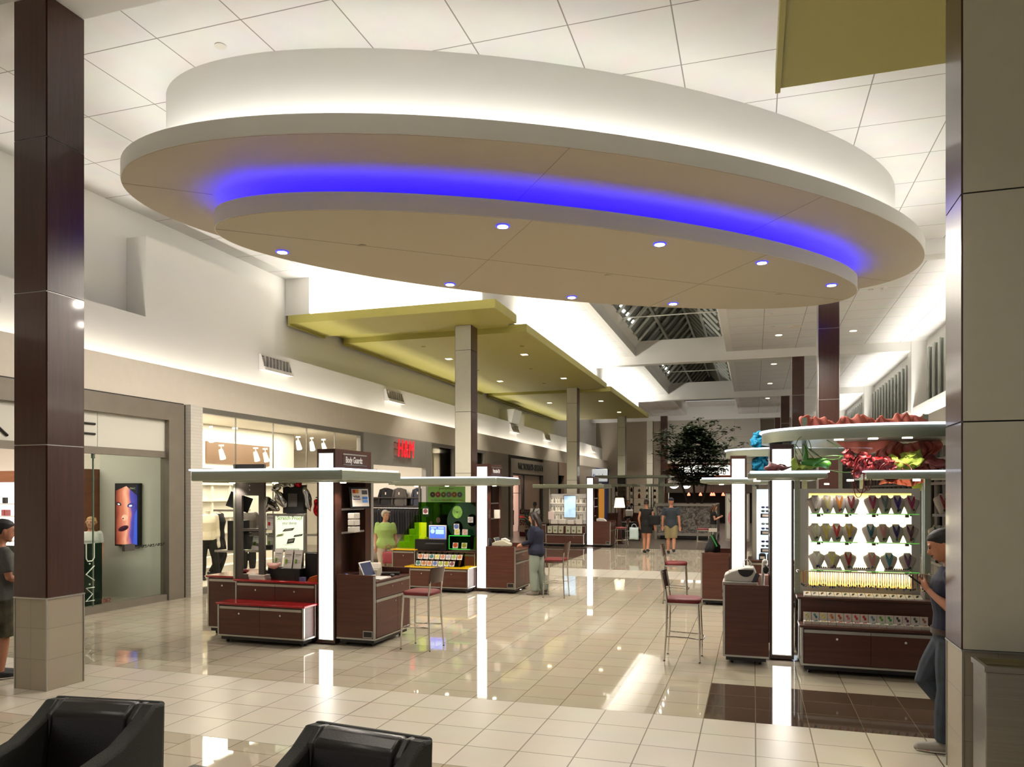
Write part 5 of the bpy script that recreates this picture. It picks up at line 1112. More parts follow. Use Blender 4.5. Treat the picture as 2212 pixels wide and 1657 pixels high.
# hanging necklaces on a rod
t = T('necklace_rod', 'thin metal rod carrying the hanging necklaces below the bottom shelf', 'rail', (1.2, 9.62, 1.11))
m = MB(); m.cyl((.50, 9.62, 1.115), (1.9, 9.62, 1.115), .008, n=10); t.part('rod', m, CHROME, world=True)
for x in (.50, 1.9):
    m = MB(); m.ball((x, 9.62, 1.115), .018, 10, 8); m.cyl((x, 9.62, 1.115), (x, 9.75, 1.115), .008, n=8); t.part('end', m, CHROME, world=True)
hc = [(206, 190, 60), (206, 150, 40), (176, 60, 40), (120, 60, 36), (196, 120, 40), (60, 44, 36), (226, 206, 120), (150, 40, 40)]
for k in range(56):
    x = .54+k*.0242+random.uniform(-.004, .004); L = random.uniform(.14, .175); c = hc[min(7, int(abs(random.gauss(1.5+k/16, 1.6)))) % 8]
    t = T('hanging_necklace', 'thin corded necklace with a small pendant hanging from the jewelry rod', 'necklace', (x, 9.612, 1.12), 0, 'necklaces hanging from the jewelry rod')
    m = MB(); m.tube([(-.003, .0, 0), (-.004, -.002, -L*.6), (0, -.002, -L)], .0022, 4); m.tube([(.003, .012, 0), (.004, .004, -L*.6), (0, -.002, -L)], .0022, 4); t.part('cord', m, cord(c))
    m = MB()
    if k % 7 == 3: m.box(-.004, .004, -.006, .0, -L-.03, -L); m.box(-.011, .011, -.006, 0, -L-.015, -L-.007)
    elif k % 5 == 2: m.rings([[Vector((.013*math.cos(a)*(1+.25*math.sin(b)), -.002+.004*math.cos(b), -L-.014+.013*math.sin(a)*(1+.25*math.sin(b)))) for b in [2*PI*q/5 for q in range(5)]] for a in [2*PI*q/12 for q in range(13)]], False)
    else: m.ball((0, -.002, -L-.014), (.009, .005, .015), 8, 6)
    t.part('pendant', m, PEND[(k*5) % 8])
# jewelry cards
EAR = [(200, 190, 120), (60, 110, 120), (206, 190, 90), (206, 120, 60), (200, 90, 50), (206, 110, 130), (190, 60, 80), (170, 40, 56), (100, 130, 150), (90, 150, 60), (60, 150, 80), (70, 60, 70), (110, 50, 90), (60, 80, 80), (150, 100, 80)]
for k in range(15):
    t = T('earring_card', 'white folded card with a pair of bright earrings on the low jewelry cabinet', 'earring card', (.585+k*.0855, 9.30, .55), 0, 'folded earring cards on the low cabinet')
    m = MB(); m.box(-.04, .04, -.075, .02, .0, .035); m.tr(Matrix.Rotation(0, 4, 'X')); m.box(-.04, .04, .02, .028, .0, .125); t.part('card', m, CARDW)
    m = MB(); c = M('earring_%d' % k, EAR[k], .25)
    for q, r in (((-.008, .012, .10), (.012, .005, .016)), ((.008, .012, .075), (.014, .006, .016)), ((.01, -.03, .038), (.016, .014, .006)), ((-.012, -.05, .038), (.012, .01, .005))):
        m = MB(); m.ball(q, r, 8, 6); t.part('earring', m, c)
for k in range(15):
    t = T('ring_card', 'flat white card with small rings on the upper jewelry cabinet', 'ring card', (.60+k*.083, 9.53, .83), 0, 'flat ring cards on the upper cabinet')
    m = MB(); m.prism([(-.06, 0), (.07, 0), (.07, .05), (-.06, .018)], -.039, .039, Matrix(((0, 0, 1, 0), (1, 0, 0, 0), (0, 1, 0, 0), (0, 0, 0, 1)))); t.part('card', m, CARDW)
    m = MB(); m.ball((.0, .02, .042), (.015, .01, .006), 8, 6); m.ball((-.012, -.01, .034), (.01, .008, .006), 8, 6); t.part('rings', m, PEND[(k*3+4) % 8])
# cash till on the jewelry counter
t = T('cash_register', 'white sloped cash register with a black dome window on the jewelry counter', 'cash register', (-.12, 9.70, .87))
m = MB(); m.box(-.24, .16, -.2, .2, 0, .1); t.part('drawer', m, M('till_grey', (184, 180, 172), .45), bevel=.008)
m = MB(); m.prism([(-.22, .1), (.15, .1), (.15, .2), (.12, .27), (.02, .27), (-.14, .22), (-.22, .175)], -.16, .16, Matrix(((1, 0, 0, 0), (0, 0, 1, 0), (0, 1, 0, 0), (0, 0, 0, 1)))); t.part('body', m, WPLAST, bevel=.012)
m = MB(); m.prism([(.0+.09*math.cos(a)+.03, .245+.085*math.sin(a)) for a in [PI+PI*i/14 for i in range(15)]], .155, .166, Matrix(((1, 0, 0, 0), (0, 0, -1, 0), (0, 1, 0, 0), (0, 0, 0, 1)))); t.part('window', m, BLACK)
m = MB()
for i in range(5):
    for j in range(6): m.box(-.17+i*.033, -.15+i*.033, -.12+j*.04, -.095+j*.04, .195+i*.0085, .215+i*.0085)
t.part('keys', m, CARDW)
m = MB(); m.tube([(.0, .05, .26), (.0, .05, .33), (.05, .05, .36), (.09, .05, .32), (.09, .05, .27)], .006, 8); t.part('cable', m, WPLAST)
t = T('card_terminal', 'black and white handheld scanner leaning beside the cash register', 'scanner', (.08, 9.6, .87))
m = MB(); m.tube([(-.12, -.1, .0), (-.03, -.06, .2)], [.03, .03], 4, ry=[.012, .012]); t.part('screen', m, M('terminal_dark', (50, 48, 62), .2))
m = MB(); m.tube([(.02, .05, .0), (.03, .05, .22), (.05, .05, .33)], [.02, .02, .035], 12); m.ball((.05, .02, .34), (.035, .045, .035), 12, 8); t.part('scanner_head', m, WPLAST)
m = MB(); m.ball((.06, -.03, .25), (.035, .02, .05), 12, 8); t.part('scanner_grip', m, BLACK)
mb = MB(); mb.box(-.06, .06, -.08, .08, 0, .16); crumple(mb, .012, 14, 6); one('bag_stack', mb, PINKC, 'pale pink folded paper bags next to the jewelry tower', 'bags', loc=(.12, 9.9, .87), bevel=.01)
# ---------------- fabrics over R1
CORAL = M('coral_organza', (236, 132, 114), .7, alpha=.8); TULLE = M('lime_tulle', (166, 184, 74), .8, alpha=.7); CRIM = M('crimson_organza', (112, 8, 14), .5, alpha=.92); LEAFG = M('green_satin', (52, 110, 20), .5); MAUVE = M('mauve_silk', (118, 54, 50), .45); TEALF = M('teal_feather', (20, 130, 170), .8)
def sheet(label, name, cat, fn, nu, nv, mat, th=.01, **k):
    mb = MB(); g = [[mb.bm.verts.new(fn(i/nu, j/nv)) for j in range(nv+1)] for i in range(nu+1)]
    for i in range(nu):
        for j in range(nv): mb._f([g[i][j], g[i+1][j], g[i+1][j+1], g[i][j+1]])
    o = one(name, mb, mat, label, cat, ang=3, **k); s = o.modifiers.new('thick', 'SOLIDIFY'); s.thickness = th; return o
def drape(u, v):
    x = .57+1.46*u; zt = 2.99+.03*math.sin(u*17)+.02*math.sin(u*41)
    a = v*2-1; y = 10.4+.07*a+.03*math.sin(u*23+v*5)
    return Vector((x+.012*math.sin(v*9+u*50), y+.02*math.sin(u*71+v*6), zt-.18*abs(a)**1.2+.012*math.sin(u*60)+.014*math.sin(u*97+v*4)))
sheet('coral gauzy cloth bunched along the top rail of the jewelry kiosk', 'fabric_drape', 'fabric', drape, 140, 16, CORAL)
def drape2(u, v):
    w = .34-.10*v+.04*math.sin(v*7); x = 1.78+(u-.5)*2*w; z = 2.66-.52*v
    return Vector((x+.03*math.sin(v*11+u*7), 10.3+.05*math.sin(u*16+v*3)+.025*math.sin(u*43-v*5)+.012*math.sin(u*80+v*9), z+.02*math.sin(u*9)))
sheet('coral gauzy cloth hanging down below the round canopy at the right', 'fabric_drape', 'fabric', drape2, 90, 24, CORAL)
def drape3(u, v): return Vector((.95+.62*u, 9.95+.05*math.sin(u*13), 2.66-.16*math.sin(u*PI)*v))
sheet('short coral swag of cloth sagging under the middle of the round canopy', 'fabric_drape', 'fabric', drape3, 30, 8, CORAL)
def puff(label, c, r, mat, seed, amp=.06, freq=9, name='tulle_puff', cat='fabric', grp=None, n=26):
    mb = MB(); mb.ball((0, 0, 0), r, n, n-6); crumple(mb, amp, freq, seed); crumple(mb, amp*.5, freq*2.7, seed+5)
    z0 = min(v.co.z for v in mb.bm.verts); mb.tr(Matrix.Translation((0, 0, -z0)))
    return one(name, mb, mat, label, cat, loc=c, group=grp, ang=3)
puff('lime tulle bundle on the left canopy wing beside the bright tower top', (.60, 9.75, 2.30), (.13, .1, .05), TULLE, 1, .07)
puff('lime tulle bud hiding part of the tower top light', (.46, 9.6, 2.29), (.045, .045, .08), TULLE, 2, .02)
puff('lime tulle sheet end lying on the right canopy wing', (1.5, 9.72, 2.295), (.14, .1, .05), TULLE, 3, .07)
puff('lime tulle knot on the right canopy wing beside the post', (1.72, 9.75, 2.295), (.13, .09, .11), TULLE, 4, .08)
puff('lime tulle tip hanging behind the right canopy wing', (1.98, 10.65, 2.05), (.09, .05, .12), TULLE, 5, .05)
puff('crumpled mauve silk on the left canopy wing beside the lime bud', (.27, 9.6, 2.29), (.15, .09, .035), MAUVE, 6, .05)
puff('crumpled mauve silk on the right canopy wing at the brown column', (1.98, 9.75, 2.295), (.18, .1, .06), MAUVE, 7, .06)
t = T('fabric_bow', 'large crimson gauze bow with trailing loops under the round canopy', 'bow', (1.3, 9.62, 2.35))
for (c, r, s, rt) in (((.14, 0, .02), (.13, .05, .09), 3, .5), ((-.14, .02, .06), (.14, .05, .07), 4, -.5), ((.16, .0, -.08), (.07, .04, .13), 5, -.6), ((-.12, 0, -.05), (.06, .04, .12), 6, .5), ((0, -.02, 0), (.05, .05, .05), 7, 0), ((-.24, .02, .12), (.07, .04, .09), 8, .2)):
    m = MB(); m.ball((0, 0, 0), (r[0], r[1]*.5, r[2]), 34, 24); crumple(m, .05, 13, s); crumple(m, .03, 30, s+2); m.tr(Matrix.Translation(c) @ Matrix.Rotation(rt, 4, 'Y')); t.part('bow_loop', m, CRIM, ang=3)
m = MB()
for k, (dx, dz, w) in enumerate(((-.12, -.22, .10), (-.16, -.26, .07), (-.05, -.2, .05), (.22, -.12, .16), (.28, -.1, .2))):
    m.tube([(dx*(.2)+w*math.cos(a)*.8+dx*.7, -.02+.03*math.sin(a*2), dz*.5+abs(dz)*.9*math.sin(a)) for a in [2*PI*i/22 for i in range(23)]], .005, 6)
t.part('trailing_cord', m, M('crimson_cord', (110, 14, 18), .4))
t = T('fabric_bow', 'green satin leaf bow with looping wires on the left canopy wing', 'bow', (.66, 9.65, 2.33))
for (c, r, rt, s) in (((-.07, 0, .15), (.035, .02, .12), -.1, 1), ((.02, 0, .08), (.14, .05, .04), -.15, 2), ((.1, .02, .06), (.12, .05, .045), .1, 3)):
    m = MB(); m.ball((0, 0, 0), r, 18, 12); crumple(m, .025, 12, s); m.tr(Matrix.Translation(c) @ Matrix.Rotation(rt, 4, 'Y')); t.part('leaf', m, LEAFG, ang=3)
m = MB()
for (cx, cz, rx, rz, ph) in ((-.1, .22, .09, .16, 0), (.12, .24, .2, .14, .6), (.06, .12, .12, .12, 1.2), (-.14, .17, .06, .12, 2), (.3, .05, .22, .1, .3)):
    m.tube([(cx+rx*math.cos(a+ph), .03*math.sin(2*a), cz+rz*math.sin(a)) for a in [2*PI*i/24 for i in range(22)]], .0045, 6)
t.part('wire_loop', m, M('green_wire', (60, 100, 40), .5))
# ---------------- R2 sunglasses
t = T('sunglasses_panel', 'bluish white lit panel of sunglasses behind the jewelry tower', 'display panel', (.3, 14.55, .83))
m = MB(); m.box(.05, 1.1, 14.5, 14.56, .83, 2.1); t.part('panel', m, M('lit_blue_white', (220, 232, 240), .4, emit=(214, 232, 250), es=.75), world=True)
m = MB(); m.box(-.02, .05, 14.46, 14.58, .83, 2.15); m.box(.335, .35, 14.47, 14.5, .95, 1.9); t.part('upright', m, ALU, world=True)
LENS = [M('lens_%d' % i, c, .1) for i, c in enumerate(((40, 40, 80), (50, 66, 60), (110, 126, 116), (70, 76, 120)))]
for i, z in enumerate((1.77, 1.69, 1.46, 1.365, 1.16, 1.075, .0, .0)):
    if z == 0: continue
    pass
zz = [1.765, 1.69, 1.47, 1.38, 1.14, 1.06, .82+.0, .74]
for col in range(3):
    for i, z in enumerate((1.775, 1.705, 1.475, 1.39, 1.155, 1.075)):
        t = T('sunglasses', 'pair of sunglasses on the lit panel of the second right kiosk', 'sunglasses', (.2+col*.3, 14.485, z), 0, 'sunglasses on the lit panel')
        for s in (-1, 1):
            m = MB(); m.ball((s*.038, 0, 0), (.032, .006, .02), 12, 8); t.part('lens', m, LENS[(i+col) % 4])
        m = MB(); m.tube([(-.01, -.002, .006), (.01, -.002, .006)], .004, 6); m.tube([(-.07, .0, .006), (-.075, .012, .006)], .004, 6); m.tube([(.07, .0, .006), (.075, .012, .006)], .004, 6); t.part('frame', m, BLACK)
    for i, z in enumerate((1.585, 1.275, .955)):
        t = T('price_plate', 'black plate with a pale label between rows of sunglasses', 'label plate', (.2+col*.3, 14.48, z), 0, 'label plates on the sunglasses panel')
        m = MB(); m.box(-.08, .08, -.004, .015, 0, .075); t.part('plate', m, BLACK)
        m = MB(); m.box(-.05, .055, -.006, -.004, .018, .058); t.part('label', m, CARDW)
for k in range(4):
    mb = MB(); mb.box(-.06, .06, -.04, .04, 0, .10); mb.mat(1).box(-.04, .04, -.042, -.04, .02, .065); mb.mat(0).ball((0, 0, .1), (.055, .03, .025), 10, 6)
    one('glasses_case', mb, [BLACK, CARDW], 'black sunglasses case with a pale label at the foot of the lit panel', 'case', loc=(.15+k*.14, 14.38, .83), group='sunglasses cases on the cabinet')
puff('turquoise feather boa bundle upright above the second right kiosk', (.10, 14.9, 2.84), (.13, .1, .13), TEALF, 9, .09, 14, 'feather_boa', 'feather boa', None, 30)
puff('turquoise feather boa end hanging below the rim of the second right kiosk', (.12, 14.3, 2.36), (.12, .08, .16), TEALF, 10, .09, 14, 'feather_boa', 'feather boa', None, 30)
t = T('scarf_stand', 'black tasselled bundle with green stripes under a blank white card', 'accessory stand', (-.72, 14.55, .95))
mb = MB(); mb.tube([(0, 0, 0), (0, 0, .1), (0, 0, .2), (0, 0, .3)], [.13, .12, .08, .04], 18); crumple(mb, .05, 16, 3); t.part('bundle', mb, M('black_fringe', (22, 22, 22), .8), ang=3)
m = MB(); m.tube([(-.02, -.07, .3), (.03, -.1, .2), (.08, -.12, .1)], .014, 6); t.part('stripe', m, M('green_stripe', (40, 150, 60), .5))
m = MB(); m.box(-.075, .075, -.004, .004, .36, .43); m.cyl((0, 0, .28), (0, 0, .36), .006, n=6); t.part('card', m, CARDW)
# ================================================================== STOOLS, CHAIRS, LAMP, BIN
def stool():
    t = T('bar_stool', 'x', 'bar stool', (0, 0, 0), 0, 'red-seated bar stools of the hall')
    m = MB(); rs = []
    for z, g in ((.705, .90), (.715, .98), (.735, 1.0), (.752, .95), (.762, .8), (.765, .5)):
        rs.append([Vector((.215*g*math.copysign(abs(math.cos(a))**.5, math.cos(a)), .215*g*math.copysign(abs(math.sin(a))**.5, math.sin(a)), z)) for a in [2*PI*i/32 for i in range(32)]])
    m.rings(rs); t.part('seat', m, REDFAB, ang=1.2)
    m = MB(); m.box(-.19, .19, -.19, -.17, .675, .705); m.box(-.19, .19, .17, .19, .675, .705); m.box(-.19, -.17, -.19, .19, .675, .705); m.box(.17, .19, -.19, .19, .675, .705); t.part('seat_frame', m, CHROME)
    for s in (-1, 1):
        m = MB(); m.tube([(.205, s*.205, 0), (.2, s*.19, .35), (.185, s*.178, .70)], [.010, .013, .015], 10); l = t.part('leg', m, CHROME)
        m = MB(); m.cyl((.205, s*.205, 0), (.205, s*.205, .012), .012, n=10); t.part('foot_cap', m, BLACK, parent=l)
        m = MB(); m.tube([(-.215, s*.205, 0), (-.19, s*.185, .4), (-.185, s*.178, .72), (-.205, s*.175, .88), (-.235, s*.17, 1.06)], [.010, .013, .014, .012, .010], 10); l = t.part('leg', m, CHROME)
        m = MB(); m.cyl((-.215, s*.205, 0), (-.215, s*.205, .012), .012, n=10); t.part('foot_cap', m, BLACK, parent=l)
    m = MB(); m.tube([(-.2, -.19, .29), (-.1, -.17, .29), (.06, -.165, .285), (.2, -.2, .275), (.235, -.1, .272), (.245, 0, .27), (.235, .1, .272), (.2, .2, .275), (.06, .165, .285), (-.1, .17, .29), (-.2, .19, .29)], .009, 8); t.part('foot_rail', m, CHROME)
    m = MB(); rs = []
    for z, dx in ((.87, -.205), (.97, -.222), (1.07, -.24)):
        o = [Vector((dx-.045*(1-(y/.2)**2), y, z)) for y in [-.2+.4*i/12 for i in range(13)]]
        rs.append(o+[p+Vector((.016, 0, 0)) for p in reversed(o)])
    m.rings(rs); t.part('backrest', m, WOODV, ang=.6)
    m = MB(); m.tube([Vector((-.232-.045*(1-(y/.2)**2), y, 1.073)) for y in [-.2+.4*i/12 for i in range(13)]], .007, 6); t.part('back_rail', m, CHROME)
    return t
st = stool()
lab = ['red-seated bar stool in the open floor before the jewelry kiosk counter', 'red-seated bar stool standing just behind the front right stool', 'red-seated bar stool drawn up to the counter of the red-topped kiosk', 'red-seated bar stool standing behind the person in the navy jacket', 'red-seated bar stool beside the counter of the white-shelved kiosk', 'red-seated bar stool next to the person looking at a phone']
for i, (x, y, rz) in enumerate(((-.82, 9.55, 0), (-1.38, 14.35, .05), (-4.17, 9.19, PI-.05), (-3.69, 14.44, PI), (-4.62, 27.8, PI), (-1.72, 27.8, 0))):
    if i == 0: st.o.location = (x, y, 0); st.o.rotation_euler = (0, 0, rz); st.o['label'] = lab[0]
    else: dup(st.o, (x, y, 0), rz, lab[i])
LEATH = M('black_leather', (20, 16, 15), .34, bump=.08, scale=90); WEAVE = M('dark_woven_fabric', (34, 35, 31), .75, bump=.4, scale=160)
def armchair(label, loc, rz):
    t = T('armchair', label, 'armchair', loc, rz, 'black leather armchairs at the bottom of the view')
    YZ = Matrix(((0, 0, 1, 0), (1, 0, 0, 0), (0, 1, 0, 0), (0, 0, 0, 1)))
    pf = [(.36, .06), (.39, .60), (.40, .775), (.30, .785), (.18, .70), (.02, .625), (-.30, .575), (-.40, .53), (-.42, .40), (-.42, .06)]
    for s in (-1, 1):
        m = MB(); m.prism(pf, s*.27, s*.375, YZ); t.part('arm', m, WEAVE, bevel=.02)
        m = MB(); m.prism([(.33, .45), (.385, .78), (.29, .79), (.2, .715), (.2, .45)], s*.245, s*.30, YZ); t.part('wing_cushion', m, LEATH, bevel=.018)
    m = MB(); m.prism([(.40, .06), (.42, .775), (.36, .79), (.33, .06)], -.36, .36, YZ); t.part('back_shell', m, WEAVE, bevel=.015)
    m = MB(); m.prism([(.14, .38), (.30, .40), (.385, .775), (.30, .80), (.20, .74)], -.255, .255, YZ); t.part('backrest', m, LEATH, bevel=.03)
    m = MB(); m.box(-.265, .265, -.40, .2, .26, .43); t.part('seat', m, LEATH, bevel=.035)
    for x in (-.3, .3):
        for y in (-.34, .32):
            m = MB(); m.cyl((x, y, 0), (x, y, .07), .022, .028, 12); t.part('leg', m, BLACK)
    return t
armchair('black leather armchair at the bottom left, woven grey outer sides', (-3.72, 3.31, 0), .13)
armchair('black leather armchair at the bottom of the view, right of the small dark table', (-1.99, 3.26, 0), -.11)
t = T('side_table', 'small dark low table between the two black armchairs', 'table', (-2.87, 3.36, 0), -.1)
m = MB(); m.box(-.3, .3, -.3, .3, .41, .45); t.part('tabletop', m, M('dark_table', (44, 38, 36), .3), bevel=.006)
for x in (-.25, .25):
    for y in (-.25, .25): 
        m = MB(); m.box(x-.02, x+.02, y-.02, y+.02, 0, .41); t.part('leg', m, BLACK)
t = T('litter_bin', 'square brushed steel litter bin at the foot of the right column', 'litter bin', (1.70, 5.69, 0))
BINS = M('brushed_bin_steel', (150, 146, 136), .33, 1.0, var=.08, scale=10, stretch=(.15, 1, 8))
m = MB(); m.box(1.415, 1.97, 5.545, 5.845, .05, .90); t.part('body', m, BINS, world=True, bevel=.008)
m = MB(); m.rings([[Vector(p) for p in ((1.405, 5.535, .90), (1.98, 5.535, .90), (1.98, 5.855, .90), (1.405, 5.855, .90))], [Vector(p) for p in ((1.405, 5.535, .935), (1.98, 5.535, .935), (1.98, 5.855, .935), (1.405, 5.855, .935))],
        [Vector(p) for p in ((1.43, 5.56, .935), (1.955, 5.56, .935), (1.955, 5.83, .935), (1.43, 5.83, .935))], [Vector(p) for p in ((1.49, 5.6, .88), (1.9, 5.6, .88), (1.9, 5.79, .88), (1.49, 5.79, .88))]], True); t.part('rim', m, BINS, world=True)
m = MB(); m.box(1.52, 1.87, 5.63, 5.77, .878, .886); t.part('opening', m, BLACK, world=True)
m = MB(); m.box(1.44, 1.94, 5.57, 5.82, 0, .05); t.part('plinth', m, BLACK, world=True)
t = T('floor_lamp', 'floor lamp with a glowing white tapered shade on a dark tapered post', 'floor lamp', (-5.07, 30.0, 0))
m = MB(); m.rings([[Vector((s*w, u*w, z)) for s, u in ((-1, -1), (1, -1), (1, 1), (-1, 1))] for z, w in ((.03, .11), (.5, .085), (1.44, .045))]); t.part('post', m, WOODV)
m = MB(); m.box(-.17, .17, -.17, .17, 0, .03); t.part('base', m, BLACK)
m = MB(); m.rings([[Vector((s*w, u*w, z)) for s, u in ((-1, -1), (1, -1), (1, 1), (-1, 1))] for z, w in ((1.43, .19), (1.82, .14))], False); t.part('lamp_shade', m, M('lit_shade', (236, 230, 206), .7, emit=(255, 246, 218), es=.62))
m = MB(); m.ball((0, -.17, 1.58), (.085, .02, .085), 16, 10); t.part('bulb', m, EMIT('bulb_glow', (255, 250, 236), 5.0))
# lounge furniture by the lamp
for i, (x, y) in enumerate(((-5.9, 31.6), (-5.0, 32.2))):
    t = T('lounge_chair', ['dark lounge chair partly hidden behind the third left counter', 'dark lounge chair behind the floor lamp'][i], 'chair', (x, y, 0), .4*i)
    m = MB(); m.box(-.35, .35, -.35, .3, .18, .42); t.part('seat', m, LEATH, bevel=.03)
    m = MB(); m.box(-.35, .35, .2, .35, .42, .78); t.part('backrest', m, LEATH, bevel=.03)
    for s in (-1, 1):
        m = MB(); m.box(s*.35-.05, s*.35+.05, -.35, .35, .1, .58); t.part('arm', m, LEATH, bevel=.02)
        for v in (-.3, .3):
            m = MB(); m.cyl((s*.33, v, 0), (s*.33, v, .19), .02, n=8); t.part('leg', m, BLACK)
# ================================================================== PLANTER AND TREE
PF = M('planter_frame', (150, 144, 134), .4, .3)
PM = bpy.data.materials.new('planter_swirl'); PM.use_nodes = True; nt = PM.node_tree; b = nt.nodes['Principled BSDF']; b.inputs['Roughness'].default_value = .35; b.inputs['Metallic'].default_value = .3
nz = nt.nodes.new('ShaderNodeTexNoise'); nz.inputs['Scale'].default_value = 4.5; nz.inputs['Detail'].default_value = 8; nz.inputs['Distortion'].default_value = 2.2
rp = nt.nodes.new('ShaderNodeValToRGB'); rp.color_ramp.elements[0].position = .38; rp.color_ramp.elements[0].color = rgb((78, 72, 68)); rp.color_ramp.elements[1].position = .62; rp.color_ramp.elements[1].color = rgb((146, 140, 132))
tc = nt.nodes.new('ShaderNodeTexCoord'); nt.links.new(tc.outputs['Object'], nz.inputs['Vector']); nt.links.new(nz.outputs['Fac'], rp.inputs['Fac']); nt.links.new(rp.outputs['Color'], b.inputs['Base Color'])
t = T('planter', 'large grey metal planter with swirled side panels under the indoor tree', 'planter', (-2.85, 34.6, 0))
m = MB(); m.box(-4.05, -1.55, 33.55, 35.7, .25, 1.45); t.part('panel', m, PM, world=True)
m = MB()
for (a, b_) in ((1.44, 1.55), (.16, .27)): m.box(-4.12, -1.48, 33.48, 33.6, a, b_); m.box(-4.12, -1.48, 35.65, 35.77, a, b_); m.box(-4.12, -4.0, 33.48, 35.77, a, b_); m.box(-1.6, -1.48, 33.48, 35.77, a, b_)
for x in (-4.12, -1.58):
    for y in (33.48, 35.67): m.box(x, x+.1, y, y+.1, 0, 1.55)
t.part('frame', m, PF, world=True)
m = MB(); m.box(-3.9, -1.7, 33.7, 35.5, .02, .2); t.part('base', m, BLACK, world=True)
m = MB(); m.box(-4.0, -1.6, 33.6, 35.65, 1.44, 1.47); t.part('soil', m, M('soil', (50, 38, 28), .9), world=True)
BARK = M('bark', (62, 50, 38), .8, bump=.4, scale=20); LEAFM = M('tree_leaves', (40, 60, 27), .5, var=.5, scale=3)
tr = T('indoor_tree', 'tall leafy indoor tree with three slim trunks in the grey planter', 'tree', (-2.5, 34.6, 1.45))
rng = random.Random(3); tips = []
def branch(mb, p, d, L, r, lev):
    pts = [p]; q = p
    for i in range(4):
        d = (d+Vector((rng.uniform(-.12, .12), rng.uniform(-.12, .12), rng.uniform(-.03, .06)))).normalized(); q = q+d*L/4; pts.append(q)
    mb.tube(pts, [r*(1-.13*i) for i in range(5)], 6)
    if lev == 0: tips.append(q); tips.append(pts[3]); return
    for k in range(3 if lev > 1 else 3):
        a = rng.uniform(0, 2*PI); e = rng.uniform(.15, .5)
        nd = (d*.45+Vector((math.cos(a), math.sin(a), e))*.8).normalized()
        branch(mb, pts[2+k % 3], nd, L*rng.uniform(.6, .8), r*.5, lev-1)
for (x, y, dx, dy, L) in ((-.25, 0, -.28, .05, 1.9), (0, .1, .04, -.05, 2.2), (.28, -.05, .28, .06, 1.9)):
    mb = MB(); branch(mb, Vector((x, y, 0)), Vector((dx, dy, 1)).normalized(), L, .06, 3); tr.part('trunk', mb, BARK)
mb = MB(); V = mb.bm
def leafy(c, n, s):
    for k in range(n):
        p = c+Vector((rng.gauss(0, s), rng.gauss(0, s), rng.gauss(0, s*.28)))
        a = rng.uniform(0, 2*PI); l = rng.uniform(.10, .17); w = l*.44
        u = Vector((math.cos(a), math.sin(a), rng.uniform(-.4, .3))).normalized(); v = Vector((-math.sin(a), math.cos(a), rng.uniform(-.4, .4))).normalized()
        mb.quad(p, p+u*l*.5+v*w, p+u*l, p+u*l*.5-v*w)
for p in tips: leafy(p, 14, .12)
for k in range(520):                 # layered sprays fill the broad crown
    z = rng.uniform(.95, 3.45); rmax = 1.5*math.sin(PI*min(1, max(.08, (z-.55)/3.1)))**.6*(1 if z < 2.2 else max(.25, 1-(z-2.2)*.62))
    a = rng.uniform(0, 2*PI); rr = rmax*math.sqrt(rng.uniform(.05, 1)); z = round(z/.2)*.2+rng.uniform(-.05, .05)
    leafy(Vector((rr*math.cos(a), rr*math.sin(a), z)), 22, .14)
tr.part('foliage', mb, LEAFM, smooth=False)
# ================================================================== CAFE AT THE FAR END
WOODO = M('orange_wood', (120, 66, 34), .4, var=.2, scale=10, stretch=(.1, 1, 1))
t = T('shop_sign', 'long lit white cafe sign in a brown wood frame behind the tree', 'sign', (-3.1, 50.0, 3.0))
m = MB(); m.box(-5.35, -1.3, 49.9, 50.2, 3.0, 3.88); t.part('frame', m, WOODO, world=True)
m = MB(); m.box(-4.6, -1.42, 49.88, 49.9, 3.12, 3.76); t.part('light_face', m, EMIT('cafe_sign_face', (255, 250, 236), 1.5), world=True)
wtxt(t, 'Grill', .4, DRKT, -2.15, 49.87, 3.33, .95)
m = MB(); m.box(-5.5, .3, 51.0, 53.0, 2.0, 2.65); one('cafe_hood', m, M('hood_steel', (120, 112, 104), .3, .8), 'long brushed metal hood over the dark cafe bar', 'hood', loc=(-2.6, 52, 2.0), world=True)
m = MB(); m.box(-5.5, .3, 52.8, 53.0, 0, 2.0); m.mat(0); one('cafe_bar', m, M('cafe_dark', (26, 21, 19), .5), 'dark cafe bar front under the metal hood', 'bar', loc=(-2.6, 52.9, 0), world=True)
for x in (-3.90, -3.18, -2.51, -2.38, -1.81):
    t = T('pendant_lamp', 'small red glowing pendant lamp in the row over the cafe bar', 'pendant lamp', (x, 49, 1.82), 0, 'red pendant lamps over the cafe bar')
    m = MB(); m.lathe([(.10, 0), (.085, .09), (.03, .18), (.015, .2)], n=14); t.part('lamp_shade', m, M('red_lamp_glass', (200, 60, 40), .3, emit=(255, 110, 80), es=3.0) if x < -3.8 else bpy.data.materials['red_lamp_glass'])
    m = MB(); m.cyl((0, 0, .2), (0, 0, 1.2), .006, n=6); t.part('cord', m, BLACK)
for i, (x, y) in enumerate(((-4.52, 46), (-3.84, 46.2))):
    t = T('pendant_lamp', ['white bowl pendant lamp left of the tree trunks', 'white bowl pendant lamp close to the left tree trunk'][i], 'pendant lamp', (x, y, 2.25))
    m = MB(); m.lathe([(.02, 0), (.14, .03), (.24, .11), (.27, .16), (.25, .17)], n=20); t.part('lamp_shade', m, EMIT('bowl_glow_%d' % i, (255, 246, 226), 3.0))
    m = MB(); m.cyl((0, 0, .17), (0, 0, 1.4), .008, n=6); t.part('cord', m, ALU)
t = T('advert_panel', 'tall advertising panel with a pink circle print behind the sunglasses tower', 'advert panel', (-.6, 30.6, 0))
m = MB(); m.box(-1.05, -.15, 30.55, 30.65, .15, 2.0); t.part('frame', m, PF, world=True)
